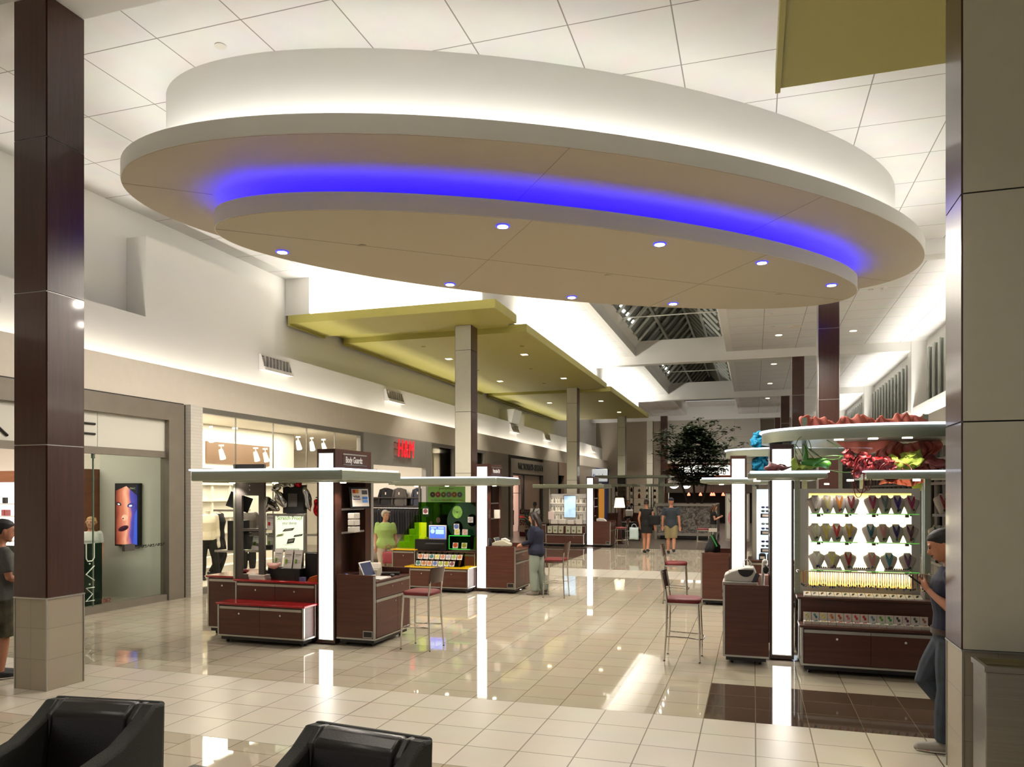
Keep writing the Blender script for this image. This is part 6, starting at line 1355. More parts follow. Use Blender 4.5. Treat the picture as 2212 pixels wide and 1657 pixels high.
m = MB(); m.box(-1.0, -.2, 30.54, 30.55, .25, 1.95); t.part('print', m, M('advert_paper', (190, 188, 176), .5, var=.1, scale=3), world=True)
m = MB(); r = [[Vector((-.62+.33*math.cos(2*PI*i/30), yy, 1.05+.40*math.sin(2*PI*i/30))) for i in range(30)] for yy in (30.54, 30.535)]; m.rings(r); t.part('print', m, M('advert_pink', (206, 120, 136), .5, var=.3, scale=6), world=True)
wtxt(t, 'Wh', .24, DRKT, -.78, 30.533, 1.72, .3)
# ================================================================== CLOTHES AND SIGNS IN THE SHOPS
def garment(t_or_none, name, label, loc, rz, w, h, mat, grp, cat='garment', jacket=False):
    mb = MB(); rs = []
    for z, ww, d in ((0, 1.0, .045), (-h*.12, 1.0, .05), (-h*.5, .93, .05), (-h, 1.0, .045)):
        rs.append([Vector((w/2*ww*math.cos(2*PI*i/14)*(1), d*math.sin(2*PI*i/14), z)) for i in range(14)])
    rs.insert(0, [Vector((w*.16*math.cos(2*PI*i/14), .03*math.sin(2*PI*i/14), h*.08)) for i in range(14)])
    mb.rings(rs); crumple(mb, .015, 7, loc[0]*3+loc[1])
    t = T(name, label, cat, loc, rz, grp); t.part('body', mb, mat, ang=1.5)
    if jacket:
        for s in (-1, 1):
            m = MB(); m.tube([(s*w*.42, 0, -.02), (s*w*.56, -.02, -h*.4), (s*w*.57, -.03, -h*.9)], [.06, .055, .045], 10); t.part('sleeve', m, mat)
        m = MB(); m.tube([(-.08, -.03, .05), (0, -.06, -.06), (.08, -.03, .05)], .015, 6); t.part('collar', m, mat)
        m = MB(); m.box(-.02, .02, -.065, -.055, -h*.3, -h*.16); t.part('tag', m, CARDW)
    m = MB(); m.tube([(0, 0, h*.05), (0, 0, h*.05+.05), (.02, 0, h*.05+.08), (.0, 0, h*.05+.1)], .005, 6); t.part('hanger_hook', m, ALU)
    return t
GB = [M('cloth_%d' % i, c, .85) for i, c in enumerate(((26, 24, 26), (60, 62, 76), (150, 58, 34), (30, 28, 30), (166, 120, 116), (40, 36, 38), (22, 22, 24), (84, 78, 74), (24, 24, 30)))]
garment(None, 'jacket', 'black jacket hung high on the back wall of the fashion shop', (-13.05, 25.55, 2.15), 0, .5, .66, GB[0], None, 'jacket', True)
garment(None, 'jacket', 'dark grey shirt jacket hung high beside the black jacket', (-12.5, 25.55, 2.15), 0, .48, .66, GB[7], None, 'jacket', True)
garment(None, 'jacket', 'dark garment hung high at the right end of the fashion shop wall', (-11.75, 25.55, 2.15), 0, .4, .6, GB[1], None, 'jacket', True)
t = T('wall_rack', 'dark wall shelf and long chrome clothes rail on the fashion shop back wall', 'clothes rail', (-13, 25.6, 1.4))
m = MB(); m.box(-16, -11.4, 25.45, 25.8, 1.82, 1.86); m.box(-16, -11.4, 25.45, 25.8, 1.5, 1.54); m.box(-16, -11.4, 25.74, 25.8, .5, 1.86); t.part('shelf', m, M('rack_dark', (48, 40, 36), .5), world=True)
m = MB(); m.cyl((-16, 25.3, 1.46), (-11.4, 25.3, 1.46), .018, n=10); m.cyl((-16, 25.4, 1.40), (-11.4, 25.4, 1.40), .014, n=10); t.part('rail', m, CHROME, world=True)
for k in range(9):
    mb = MB(); mb.box(-.15, .15, -.12, .12, 0, .05); crumple(mb, .01, 20, k); one('folded_garment', mb, GB[(k*2) % 9], 'folded dark garment on the dark wall shelf of the fashion shop', 'garment', loc=(-14.6+(k % 5)*.38+(1.0 if k > 4 else 0), 25.6, 1.545), group='folded garments on the dark wall shelf')
for k in range(26):
    garment(None, 'hanging_garment', 'dark garment on the long chrome rail of the fashion shop', (-14.2+k*.105, 25.32+.02*(k % 2), 1.36), PI/2*.8, .42, .55+.12*(k % 3) if k < 12 else .85, GB[(1, 7, 2, 0, 4, 5, 4, 3, 5, 6, 8, 0, 3, 6, 0, 5, 8, 6, 3, 0, 8, 5, 3, 0, 6, 3)[k]], 'garments on the chrome rail of the fashion shop')
CB = [M('bright_cloth_%d' % i, c, .8) for i, c in enumerate(((40, 56, 130), (36, 48, 112), (50, 140, 70), (190, 40, 70), (34, 40, 76)))]
m = MB(); m.cyl((-11.35, 33.2, 2.0), (-11.35, 38.2, 2.0), .015, n=8); one('clothes_rail', m, CHROME, 'chrome clothes rail inside the lingerie shop', 'clothes rail', loc=(-11.35, 35.5, 2.0), world=True)
for k in range(14):
    garment(None, 'hanging_garment', 'bright garment on the rail inside the lingerie shop', (-11.35, 33.5+k*.13, 1.9), 0.3, .42, .62, CB[(0, 0, 1, 0, 1, 0, 0, 2, 2, 0, 3, 1, 0, 2)[k]], 'garments on the lingerie shop rail')
for k in range(8):
    garment(None, 'hanging_garment', 'dark garment low under the bright rail in the lingerie shop', (-11.3, 33.6+k*.22, 1.15), 0.3, .42, .7, GB[(0, 3, 6, 5, 0, 8, 3, 0)[k]], 'dark garments low in the lingerie shop')
t = T('sale_sign', 'white fifty percent sale sign on a maroon stand outside the lingerie shop', 'sign', (-10.1, 33.7, 0), -.15)
MAR = M('maroon_frame', (96, 22, 40), .4)
m = MB(); m.box(-.26, .30, -.03, .03, .0, 1.24); t.part('stand', m, MAR)
m = MB(); m.prism([(-.34, .22), (.22, .18), (.28, 1.0), (-.28, 1.03)], .04, .05, Matrix(((1, 0, 0, 0), (0, 0, -1, 0), (0, 1, 0, 0), (0, 0, 0, 1)))); t.part('board', m, M('sale_board', (206, 184, 170), .5))
o = t.txt('lettering', '50%', .34, MAR, (-.03, -.054, .62), SOUTH, width=.44, bold=.006); t.txt('lettering', 'OFF', .13, MAR, (.12, -.054, .43), SOUTH, width=.18, bold=.003); t.txt('lettering', 'ALL BOTTOMS', .1, REDL, (-.02, -.054, .90), SOUTH, width=.42); t.txt('lettering', 'SALE', .12, CARDW, (.02, -.034, 1.14), SOUTH, width=.4)
t = T('potted_plant', 'dark spiky potted plant behind the left end of the white-shelved kiosk', 'potted plant', (-8.75, 30.0, 0))
m = MB(); m.lathe([(.18, 0), (.24, .5), (.22, .52), (.1, .5)], n=18); t.part('pot', m, BLACK)
mb = MB()
for k in range(34):
    a = rng.uniform(0, 2*PI); L = rng.uniform(.5, .9); e = rng.uniform(.5, 1.3)
    p = [Vector((0, 0, .5+.5*rng.random()))]; d = Vector((math.cos(a)*math.cos(e), math.sin(a)*math.cos(e), math.sin(e)))
    p += [p[0]+d*L*.5, p[0]+d*L*.9+Vector((0, 0, -.12))]; mb.tube(p, [.02, .03, .004], 4, ry=[.004, .004, .002])
t.part('leaves', mb, M('dark_leaves', (30, 40, 26), .5))
# ================================================================== PEOPLE AND MANNEQUINS
def rmesh(mb, name, mat, parent, vox=.011, smooth=3, fac=.5, label=None):
    o = mb.build(name, mat, parent, smooth=False)
    r = o.modifiers.new('r', 'REMESH'); r.mode = 'VOXEL'; r.voxel_size = vox; r.use_smooth_shade = True
    if smooth: q = o.modifiers.new('s', 'SMOOTH'); q.factor = fac; q.iterations = smooth
    me = bake(o); mats = list(mat) if isinstance(mat, (list, tuple)) else [mat]
    o.data.materials.clear(); o.data.materials.append(mats[0])
    o.data.polygons.foreach_set('use_smooth', [True]*len(o.data.polygons))
    if label: o['label'] = label
    return o
SK = M('skin_light', (196, 140, 112), .5); SK2 = M('skin_tan', (176, 120, 92), .5); MANQ = M('mannequin_white', (226, 218, 206), .35); EYE = M('eye_dark', (30, 24, 22), .2)
def figure(name, label, cat, loc, rz, H=1.7, skin=SK, fem=False, vox=.011, arms=None, legs=None, head=(0, 0), lean=0.0, bulk=1.0, clothes=(), hair=None, nohead=False, group=None):
    """front faces local -y; right arm is x<0. arms/legs are joint lists in units of H"""
    t = T(name, label, cat, loc, rz, group)
    S = lambda p: Vector((p[0]*H, (p[1]+lean*max(0, p[2]-.5))*H, p[2]*H))
    sw = (.098 if fem else .112)*(.6+.4*bulk); hw = .05
    A = arms or {}; L = legs or {}
    arm = {}
    for s, k in ((1, 'L'), (-1, 'R')):
        arm[k] = A.get(k) or [(s*sw, 0, .80), (s*(sw+.022), .012, .635), (s*(sw+.028), -.03, .49)]
    leg = {}
    for s, k in ((1, 'L'), (-1, 'R')):
        leg[k] = L.get(k) or [(s*hw, 0, .50), (s*(hw+.004), -.008, .275), (s*(hw+.004), .012, .045)]
    tors = [(.455, .062, .045, .0), (.50, .092, .062, .004), (.54, .093 if fem else .086, .062, .002), (.61, (.068 if fem else .078), .053, 0), (.66, .078, .058, -.002), (.72, .088 if fem else .096, .068 if fem else .064, -.006), (.77, .092 if fem else .102, .056, 0), (.805, .075, .042, .004), (.825, .045, .036, .006), (.84, .031, .032, .004), (.875, .029, .031, -.004)]
    def torso(mb, z0, z1, g=1.0, off=0.0, bk=1.0, flare=0):
        rs = []
        zs = [r for r in tors if z0-1e-6 <= r[0] <= z1+1e-6]
        for z, rx, ry, oy in zs:
            b = 1+(bulk-1)*(1 if z < .8 else 0); fl = flare*max(0, (.56-z)/.1)
            rs.append([S(((rx*b*g+off+fl)*math.cos(a), oy+(ry*b*g+off+fl)*math.sin(a), z)) for a in [2*PI*i/20 for i in range(20)]])
        mb.rings(rs)
    def limb(mb, pts, rad, n=12, f=1.0):
        P = [S(p) for p in pts]; Q = [P[0]]; Rr = [rad[0]*H]
        seg = len(P)-1
        for i in range(seg):
            for u in (.25, .5, .75, 1.0):
                Q.append(P[i].lerp(P[i+1], u)); b = rad[i]+(rad[i+1]-rad[i])*u
                b *= 1+.10*math.sin(PI*u)*(1 if i == 0 else 1.4); Rr.append(b*H*f)
        mb.tube(Q, Rr, n)
    def hand(mb, pts, curl=.4, s=1):
        w = S(pts[2]); d = (S(pts[2])-S(pts[1])).normalized(); sd = d.cross(Vector((0, 1, 0)));
        if sd.length < .2: sd = d.cross(Vector((1, 0, 0)))
        sd.normalize(); nr = sd.cross(d)
        h = H*.105; mb.tube([w-d*.01, w+d*h*.25, w+d*h*.5], [.016*H, .019*H, .019*H], 10, ry=[.012*H, .0105*H, .009*H], up=sd)
        for i, ln in enumerate((.40, .48, .45, .36)):
            o = (i-1.5)*.0105*H; b = w+d*h*.47+sd*o
            c = curl; k1 = b+d*h*ln*.4*math.cos(c*.4)+nr*h*ln*.4*math.sin(c*.4)*s; k2 = k1+d*h*ln*.35*math.cos(c)+nr*h*ln*.35*math.sin(c)*s; k3 = k2+d*h*ln*.28*math.cos(c*1.7)+nr*h*ln*.28*math.sin(c*1.7)*s
            mb.tube([b-d*h*.06, k1, k2, k3], [.0056*H, .0052*H, .0048*H, .004*H], 8)
        b = w+d*h*.16+sd*(-.015*H); mb.tube([b, b+d*h*.2-sd*.012*H+nr*.006*H*s, b+d*h*.38-sd*.014*H+nr*.014*H*s], [.0072*H, .0065*H, .005*H], 8)
    def foot(pts):
        a = S(pts[2]); return a
    mb = MB(); torso(mb, .455, .875)
    for k, s in (('L', 1), ('R', -1)):
        limb(mb, arm[k], (.028 if not fem else .025, .0215, .0155)); mb.ball(S(arm[k][0]), .032*H*(1 if not fem else .9), 10, 8); hand(mb, arm[k], s=1)
        limb(mb, leg[k], (.052*bulk**.5, .034, .022))
        a = S(leg[k][2]); kd = (S(leg[k][1])-a).normalized()
        td = L.get('t'+k); fwd = Vector(td).normalized() if td else Vector((0, -1, 0))
        mb.tube([a-fwd*.028*H-Vector((0, 0, .018*H)), a+fwd*.02*H-Vector((0, 0, .020*H)), a+fwd*.075*H-Vector((0, 0, .03*H)), a+fwd*.115*H-Vector((0, 0, .034*H))], [.022*H, .026*H, .024*H, .012*H], 10)
    hc = S((0, -.004, .935)); hy, hp = head
    RH = Matrix.Rotation(hy, 4, 'Z') @ Matrix.Rotation(hp, 4, 'X'); pv = S((0, .008, .868)); HM = Matrix.Translation(pv) @ RH @ Matrix.Translation(hc-pv)
    if not nohead:
        v0 = mb.nv(); prof = [(-.070, .020, .026, -.020), (-.058, .031, .040, -.014), (-.035, .041, .053, -.006), (-.010, .0445, .059, 0), (.015, .045, .060, .002), (.038, .041, .055, .004), (.054, .030, .041, .005), (.063, .014, .02, .005)]
        mb.rings([[Vector((rx*H*math.cos(a), (oy+ry*math.sin(a))*H, z*H)) for a in [2*PI*i/20 for i in range(20)]] for z, rx, ry, oy in prof])
        mb.tube([Vector((0, -.054*H, .006*H)), Vector((0, -.066*H, -.016*H)), Vector((0, -.060*H, -.024*H))], [.006*H, .0095*H, .009*H], 8)
        for s in (-1, 1): mb.ball((s*.045*H, .006*H, -.006*H), (.006*H, .012*H, .018*H), 8, 6); mb.ball((s*.019*H, -.052*H, .016*H), (.014*H, .008*H, .005*H), 8, 6)
        mb.ball((0, -.054*H, -.040*H), (.016*H, .006*H, .0045*H), 8, 6); mb.ball((0, -.048*H, -.062*H), (.014*H, .012*H, .010*H), 8, 6)
        mb.move(v0, HM)
    body = rmesh(mb, 'body', skin, t.o, vox)
    if not nohead:
        for s in (-1, 1):
            m = MB(); m.ball(HM @ Vector((s*.019*H, -.0555*H, .004*H)), (.006*H, .004*H, .0035*H), 8, 6); t.part('eye', m, EYE)
    for c in clothes:
        kind, mat = c[0], c[1]; kw = c[2] if len(c) > 2 else {}
        mb = MB()
        if kind in ('shirt', 'jacket', 'dress', 'tank'):
            z0 = kw.get('z0', .50); torso(mb, z0, .825 if kind != 'tank' else .77, 1.05, .012 if kind != 'jacket' else .02, flare=kw.get('flare', 0))
            if kind == 'dress':
                v = [S((kw.get('w', .12)*math.cos(a), .075*math.sin(a), kw.get('hem', .33))) for a in [2*PI*i/20 for i in range(20)]]; w = [S((.105*math.cos(a), .074*math.sin(a), .52)) for a in [2*PI*i/20 for i in range(20)]]; mb.rings([v, w])
            sl = kw.get('sleeve', .6)
            if kind == 'tank':
                for s in (-1, 1): mb.tube([S((s*.06, -.05, .76)), S((s*.055, -.01, .825)), S((s*.05, .045, .77))], .012*H, 8)
            else:
                for k in 'LR':
                    P = arm[k]
                    if sl <= 1: pts = [P[0], tuple(P[0][i]+(P[1][i]-P[0][i])*sl for i in range(3))]; rd = (.033, .031)
                    else: pts = [P[0], P[1], tuple(P[1][i]+(P[2][i]-P[1][i])*(sl-1) for i in range(3))]; rd = (.036, .029, .024)
                    limb(mb, pts, rd); mb.ball(S((P[0][0]*.97, P[0][1], P[0][2]-.003)), .038*H, 10, 8)
        elif kind in ('trousers', 'shorts'):
            torso(mb, .455, .61 if kw.get('high') else .54, 1.05, .010)
            fl = kw.get('flare', 0); wd = kw.get('loose', .010)
            for k in 'LR':
                P = leg[k]
                if kind == 'shorts':
                    q = kw.get('len', .9); pts = [P[0], tuple(P[0][i]+(P[1][i]-P[0][i])*q for i in range(3))]; limb(mb, pts, (.060*bulk**.5+wd*.5, .046+wd))
                else:
                    e = tuple(P[1][i]+(P[2][i]-P[1][i])*.97 for i in range(3)); limb(mb, [P[0], P[1], e], (.058*bulk**.5+wd*.4, .040+wd, .030+wd+fl))
        elif kind == 'shoes':
            for k in 'LR':
                a = S(leg[k][2]); td = L.get('t'+k); fwd = Vector(td).normalized() if td else Vector((0, -1, 0)); u = Vector((0, 0, 1))
                m = MB(); m.tube([a-fwd*.034*H-u*.016*H, a-u*.014*H, a+fwd*.05*H-u*.024*H, a+fwd*.11*H-u*.030*H, a+fwd*.125*H-u*.034*H], [.024*H, .029*H, .027*H, .019*H, .008*H], 12); rmesh(m, 'shoe', mat, t.o, .008, 2)
                if len(c) > 3:
                    m = MB(); m.tube([a-fwd*.03*H-u*.037*H, a+fwd*.05*H-u*.039*H, a+fwd*.115*H-u*.040*H], [.026*H, .029*H, .017*H], 10, ry=[.006*H]*3, up=fwd.cross(u)); t.part('shoe_sole', m, c[3])
            mb.bm.free(); continue
        elif kind == 'belt':
            mb.bm.free(); mb = MB(); r = [[S(((.094*bulk*1.05+.016)*math.cos(a), .002+(.063*bulk*1.05+.016)*math.sin(a), z)) for a in [2*PI*i/24 for i in range(24)]] for z in (.528, .552)]; mb.rings(r); t.part('belt', mb, mat); continue
        rmesh(mb, {'tank': 'top'}.get(kind, kind), mat, t.o, vox*1.05, 4)
    if hair:
        style, mat = hair; mb = MB(); v0 = mb.nv()
        pr = [(-.03, .046, .030, .032), (-.005, .0485, .046, .020), (.018, .0495, .056, .010), (.042, .0455, .0585, .006), (.060, .033, .044, .006), (.070, .012, .018, .007)]
        if style == 'cap':
            pr = [(.012, .050, .064, .0), (.03, .050, .063, .002), (.05, .043, .054, .004), (.066, .026, .034, .005), (.071, .008, .01, .005)]
            mb.rings([[Vector((rx*H*math.cos(a), (oy+ry*math.sin(a))*H, z*H)) for a in [2*PI*i/22 for i in range(22)]] for z, rx, ry, oy in pr]); mb.box(-.035*H, .035*H, -.1*H, -.05*H, .014*H, .019*H)
        else:
            mb.rings([[Vector((rx*H*math.cos(a), (oy+ry*math.sin(a))*H, z*H)) for a in [2*PI*i/22 for i in range(22)]] for z, rx, ry, oy in pr])
            if style == 'bob':
                mb.ball((0, .022*H, .012*H), (.056*H, .052*H, .060*H), 16, 12)
                for s in (-1, 1): mb.ball((s*.042*H, .002*H, .008*H), (.016*H, .030*H, .036*H), 10, 8); mb.ball((s*.022*H, -.040*H, .046*H), (.030*H, .018*H, .014*H), 10, 8)
            if style == 'long':
                mb.tube([Vector((0, .03*H, .03*H)), Vector((0, .046*H, -.03*H)), Vector((0, .05*H, -.10*H)), Vector((0, .045*H, -.17*H))], [.046*H, .050*H, .048*H, .03*H], 14, ry=[.028*H, .028*H, .026*H, .016*H], up=(1, 0, 0))
                for s in (-1, 1): mb.tube([Vector((s*.034*H, -.005*H, .035*H)), Vector((s*.047*H, .0, -.03*H)), Vector((s*.045*H, -.01*H, -.12*H)), Vector((s*.035*H, -.03*H, -.17*H))], [.018*H, .018*H, .017*H, .006*H], 8)
            elif style == 'curly':
                for k in range(16): a = k*2.4; mb.ball((math.cos(a)*.045*H, .02*H+math.sin(a)*.04*H, (.0+.012*(k % 4))*H), .022*H, 8, 6)
            elif style == 'bun': mb.ball((0, .055*H, .05*H), .03*H, 10, 8)
            elif style == 'pony': mb.tube([Vector((0, .055*H, .02*H)), Vector((0, .075*H, -.04*H)), Vector((0, .06*H, -.12*H))], [.02*H, .022*H, .008*H], 10)
        mb.move(v0, HM); rmesh(mb, 'cap' if style == 'cap' else 'hair', mat, t.o, .008, 2)
    t.S = S; t.HM = HM; t.H = H
    return t
HB = M('hair_black', (15, 11, 10), .6); HG = M('hair_grey', (172, 160, 146), .6); HBR = M('hair_brown', (70, 46, 30), .5); HDK = M('hair_dark_brown', (36, 24, 20), .5); HBL = M('hair_blond', (180, 142, 92), .6)
NAVY = M('navy_cloth', (22, 26, 48), .85, var=.1, scale=30); DENIM = M('blue_denim', (52, 60, 70), .85, var=.2, scale=12); BLKC = M('black_cloth', (18, 17, 18), .9); KHAKI = M('khaki_cloth', (134, 122, 88), .9); GREENT = M('light_green_cloth', (172, 200, 116), .85, var=.05)
CREAMC = M('cream_trousers', (206, 192, 170), .85); SAGE = M('pale_sage_cloth', (140, 150, 140), .85); GREYT = M('grey_tee', (86, 84, 80), .9, var=.08, scale=30); CAMO = M('camo_cloth', (70, 66, 50), .9, var=.6, scale=9); DTEE = M('dark_blue_tee', (44, 50, 58), .9); GREYP2 = M('grey_trousers', (92, 88, 82), .9); WHT = M('white_cloth', (206, 202, 196), .9)
LTH = M('brown_belt', (48, 28, 22), .4); SHOEG = M('grey_shoe', (150, 144, 136), .5); SHOEB = M('black_shoe', (26, 25, 25), .5); SOLEW = M('pale_sole', (206, 200, 190), .5)
# man leaning behind the right column, looking at a phone
p = figure('person', 'person in a navy tee and jeans leaning behind the right column, looking at a phone', 'person', (1.50, 6.78, .0), -PI/2-.16, 1.77, SK2, vox=.008, bulk=1.12, head=(.0, .42), lean=-.02,
    arms={'R': [(-.115, .0, .80), (-.150, .02, .63), (-.045, -.085, .725)], 'L': [(.115, .0, .80), (.165, .02, .625), (.055, -.085, .715)]},
    legs={'L': [(.05, 0, .50), (.055, -.012, .275), (.05, -.03, .045)], 'R': [(-.05, 0, .50), (-.06, -.10, .30), (-.055, .10, .11)], 'tR': (0, -1, -.5)},
    clothes=[('shirt', NAVY, {'sleeve': .72, 'z0': .54}), ('trousers', DENIM, {'loose': .014}), ('belt', LTH), ('shoes', SHOEG, {}, SOLEW)], hair=('short', HB))
m = MB(); m.ball(p.HM @ Vector((0, -.055*1.77, -.031*1.77)), (.028, .012, .007), 12, 6); m.ball(p.HM @ Vector((0, -.051*1.77, -.060*1.77)), (.024, .018, .020), 12, 8); p.part('beard', m, HB)
mb = MB(); mb.box(-.032, .032, -.006, .006, -.06, .06); mb.tr(Matrix.Rotation(.9, 4, 'X'))
ph = one('phone', mb, BLACK, 'small dark phone in the hands of the person behind the right column', 'phone', loc=(1.235, 6.80, 1.345), rz=-PI/2)
# woman in the pale green top
p = figure('person', 'grey-haired person in a light green top and cream trousers before the fashion shop', 'person', (-8.15, 15.9, 0), .75, 1.63, SK, True, bulk=1.42, head=(.25, .12), vox=.012,
    arms={'L': [(.12, 0, .79), (.155, .01, .63), (.15, -.03, .50)]}, clothes=[('shirt', GREENT, {'sleeve': .8, 'z0': .455, 'flare': .01}), ('trousers', CREAMC, {}), ('shoes', WHT, {})], hair=('bob', HG))
m = MB()
for s in (-1, 1): m.tube([p.HM @ Vector((s*.019*1.63+.013*1.63*math.cos(a), -.064*1.63, .004*1.63+.010*1.63*math.sin(a))) for a in [2*PI*i/14 for i in range(15)]], .0016, 6)
m.tube([p.HM @ Vector((-.006*1.63, -.065*1.63, .006*1.63)), p.HM @ Vector((.006*1.63, -.065*1.63, .006*1.63))], .0016, 6); p.part('glasses', m, ALU)
def bag(name, label, loc, rz, w, h, mat, handle=.16, cat='bag', mh=None):
    t = T(name, label, cat, loc, rz); mb = MB(); mb.box(-w/2, w/2, -.06, .06, 0, h); bmesh.ops.subdivide_edges(mb.bm, edges=mb.bm.edges[:], cuts=4, use_grid_fill=True); crumple(mb, .02, 9, w*10); t.part('body', mb, mat, ang=2)
    m = MB(); m.tube([(-w*.3, 0, h-.02), (-w*.2, 0, h+handle*.8), (0, 0, h+handle), (w*.2, 0, h+handle*.8), (w*.3, 0, h-.02)], .008, 6); t.part('handle', m, mh or mat); return t
bag('handbag', 'small pink handbag carried by the person in the light green top', (-7.97, 15.72, .42), .5, .26, .26, M('pink_leather', (176, 76, 84), .5))
# woman in navy at the second kiosk
figure('person', 'dark-haired person in a navy jacket standing at the second left counter', 'person', (-4.14, 14.62, 0), -PI/2-.1, 1.66, SK, True, vox=.011, bulk=1.18, lean=-.03, head=(0, .3),
    arms={'L': [(.105, 0, .80), (.12, -.03, .64), (.06, -.17, .60)], 'R': [(-.105, 0, .80), (-.12, -.04, .64), (-.05, -.18, .60)]},
    legs={'L': [(.05, 0, .5), (.05, -.02, .275), (.05, .01, .045)], 'R': [(-.05, 0, .5), (-.055, .03, .275), (-.06, .09, .045)]},
    clothes=[('jacket', NAVY, {'sleeve': 1.85, 'z0': .455}), ('trousers', SAGE, {'flare': .014}), ('shoes', SHOEG, {})], hair=('long', HDK))
# couple walking away
figure('person', 'person in a short black dress walking away with a bag on the shoulder', 'person', (-3.45, 25.8, 0), PI-.1, 1.80, SK2, True, vox=.012, head=(0, .1),
    arms={'R': [(-.10, 0, .80), (-.135, .02, .64), (-.15, -.02, .50)], 'L': [(.10, 0, .80), (.14, .02, .65), (.13, -.03, .52)]},
    legs={'L': [(.045, 0, .5), (.045, -.03, .275), (.04, .0, .045)], 'R': [(-.045, 0, .5), (-.045, .02, .275), (-.045, .09, .07)]},
    clothes=[('dress', BLKC, {'sleeve': .02, 'hem': .37, 'w': .115}), ('shoes', SHOEB, {})], hair=('bun', HDK))
t = bag('shoulder_bag', 'black slouchy bag on the right shoulder of the person in the black dress', (-3.17, 25.72, .95), .2, .36, .32, BLKC, .30)
bag('plastic_bag', 'pale plastic bag hanging from the left hand of the person in the black dress', (-3.86, 25.75, .45), .1, .30, .40, M('pale_plastic', (170, 186, 186), .4), .12)
figure('person', 'person in a dark tee, khaki shorts and cap walking away beside the planter', 'person', (-2.62, 25.7, 0), PI+.05, 1.86, SK2, vox=.012,
    arms={'L': [(.115, 0, .80), (.145, .02, .64), (.15, -.02, .5)], 'R': [(-.115, 0, .80), (-.14, .03, .64), (-.15, .03, .5)]},
    legs={'L': [(.05, 0, .5), (.05, -.03, .275), (.05, -.02, .045)], 'R': [(-.05, 0, .5), (-.05, .02, .28), (-.05, .10, .08)]},
    clothes=[('shirt', DTEE, {'sleeve': .75, 'z0': .455}), ('shorts', KHAKI, {'len': 1.0, 'loose': .012}), ('shoes', SHOEB, {})], hair=('cap', NAVY))
figure('person', 'long-haired person in a black top and grey trousers looking down at a phone', 'person', (-1.40, 28.7, 0), PI/2+.1, 1.62, SK, True, vox=.011, head=(0, .35),
    arms={'L': [(.10, 0, .80), (.115, -.02, .645), (.03, -.14, .70)], 'R': [(-.10, 0, .80), (-.115, -.02, .645), (-.02, -.15, .70)]}, clothes=[('shirt', BLKC, {'sleeve': .45, 'z0': .54}), ('trousers', GREYP2, {'flare': .006}), ('shoes', SHOEB, {})], hair=('long', HBR))
mb = MB(); mb.box(-.005, .005, -.03, .03, -.055, .055); o = one('phone', mb, BLACK, 'phone held by the long-haired person in the black top', 'phone', loc=(-1.135, 28.72, 1.18)); o.rotation_euler = (0, -.6, 0)
figure('person', 'dark-haired person in a white top near the lingerie shop, seen from behind', 'person', (-8.9, 31.2, 0), PI, 1.63, SK2, True, vox=.014, clothes=[('shirt', WHT, {'sleeve': .7}), ('trousers', BLKC, {}), ('shoes', SHOEB, {})], hair=('pony', HB))
figure('person', 'distant person in a dark top and bare legs before the glass-shelved kiosk', 'person', (-6.35, 40.2, 0), .3, 1.62, SK2, True, vox=.016, clothes=[('shirt', BLKC, {'sleeve': .4}), ('shorts', BLKC, {'len': .7}), ('shoes', SHOEB, {})], hair=('short', HB))
bag('plastic_bag', 'round white bag carried by the distant person before the glass-shelved kiosk', (-6.25, 40.0, .78), 0, .38, .34, WHT, .2)
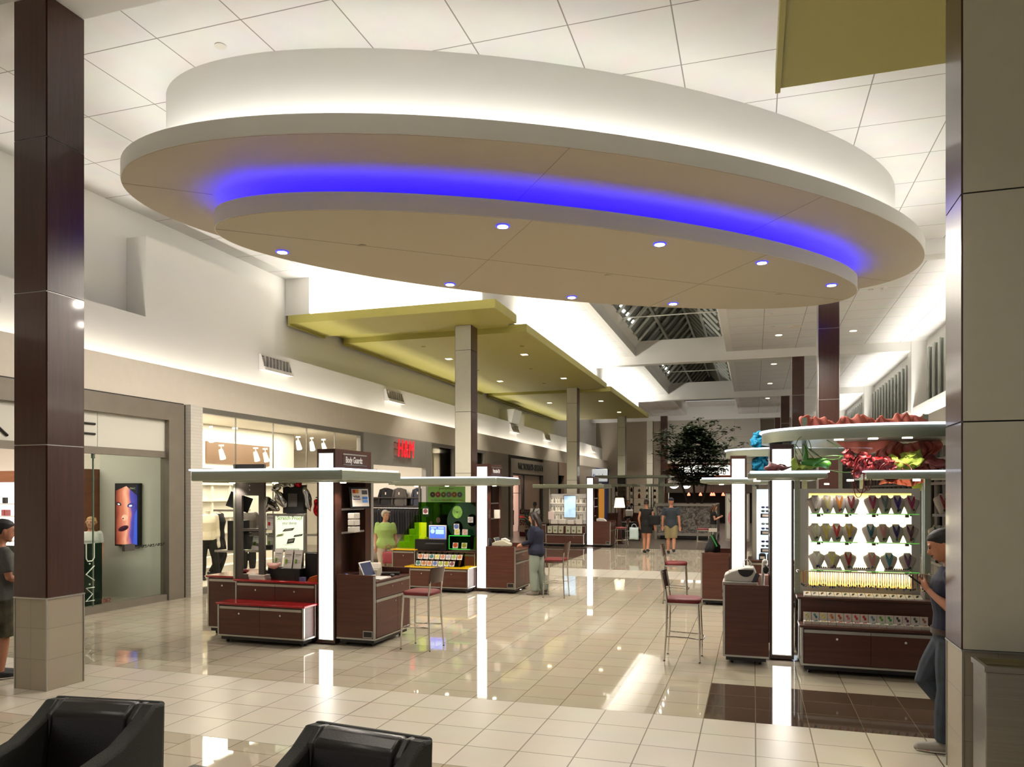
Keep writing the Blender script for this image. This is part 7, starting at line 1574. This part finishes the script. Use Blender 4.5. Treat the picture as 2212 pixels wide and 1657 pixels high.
figure('person', 'person in a grey tee and camouflage shorts cut by the left frame edge', 'person', (-7.93, 6.28, 0), PI-.5, 1.75, SK2, vox=.011, bulk=1.2, head=(.0, .2),
    arms={'R': [(-.115, 0, .80), (-.14, -.02, .64), (-.08, -.12, .60)]}, clothes=[('shirt', GREYT, {'sleeve': .8, 'z0': .455}), ('shorts', CAMO, {'len': 1.05, 'loose': .016}), ('shoes', SHOEB, {}, SOLEW)], hair=('short', HB))
figure('person', 'curly blond person inside the cosmetics shop behind the dark counter', 'person', (-11.98, 11.3, 0), .5, 1.58, SK, True, vox=.012, clothes=[('shirt', WHT, {'sleeve': .7}), ('trousers', GREYP2, {}), ('shoes', SHOEB, {})], hair=('curly', HBL))
# mannequins
def mannequin(label, loc, rz, cl, arms=None, legs=None, H=1.74):
    t = figure('mannequin', label, 'mannequin', loc, rz, H, MANQ, True, vox=.010, arms=arms, legs=legs, clothes=cl, nohead=True, group='headless mannequins in the fashion shop window')
    m = MB(); m.lathe([(.16, -.002), (.16, .012)], n=24); t.part('base', m, CHROME); return t
BLOUSE = M('white_blouse', (236, 224, 204), .8, bump=.3, scale=14)
mannequin('headless mannequin in a white ruffled blouse and black trousers behind the shop glass', (-11.5, 13.95, .12), .9, [('shirt', BLOUSE, {'sleeve': 1.7, 'z0': .50}), ('trousers', BLKC, {'loose': .004}), ('shoes', SHOEB, {})],
    legs={'L': [(.05, 0, .5), (.085, -.02, .275), (.12, .01, .045)], 'R': [(-.05, 0, .5), (-.06, -.01, .275), (-.06, .0, .045)]})
mannequin('headless mannequin in a black tee and leggings standing sideways behind the shop glass', (-11.65, 14.5, .12), 1.9, [('shirt', BLKC, {'sleeve': .5, 'z0': .455}), ('trousers', BLKC, {'loose': .002}), ('shoes', SHOEB, {})],
    legs={'L': [(.05, 0, .5), (.05, -.05, .275), (.05, .02, .045)], 'R': [(-.05, 0, .5), (-.05, -.06, .28), (-.05, .09, .06)]})
mannequin('headless mannequin in a dark jacket seen through the grey steel panel', (-11.6, 15.5, .12), .6, [('jacket', GB[7], {'sleeve': 1.8}), ('trousers', BLKC, {}), ('shoes', SHOEB, {})])
bag('handbag', 'black handbag hanging from the hand of the white-bloused mannequin', (-11.72, 13.72, .48), .9, .24, .34, BLKC, .2)
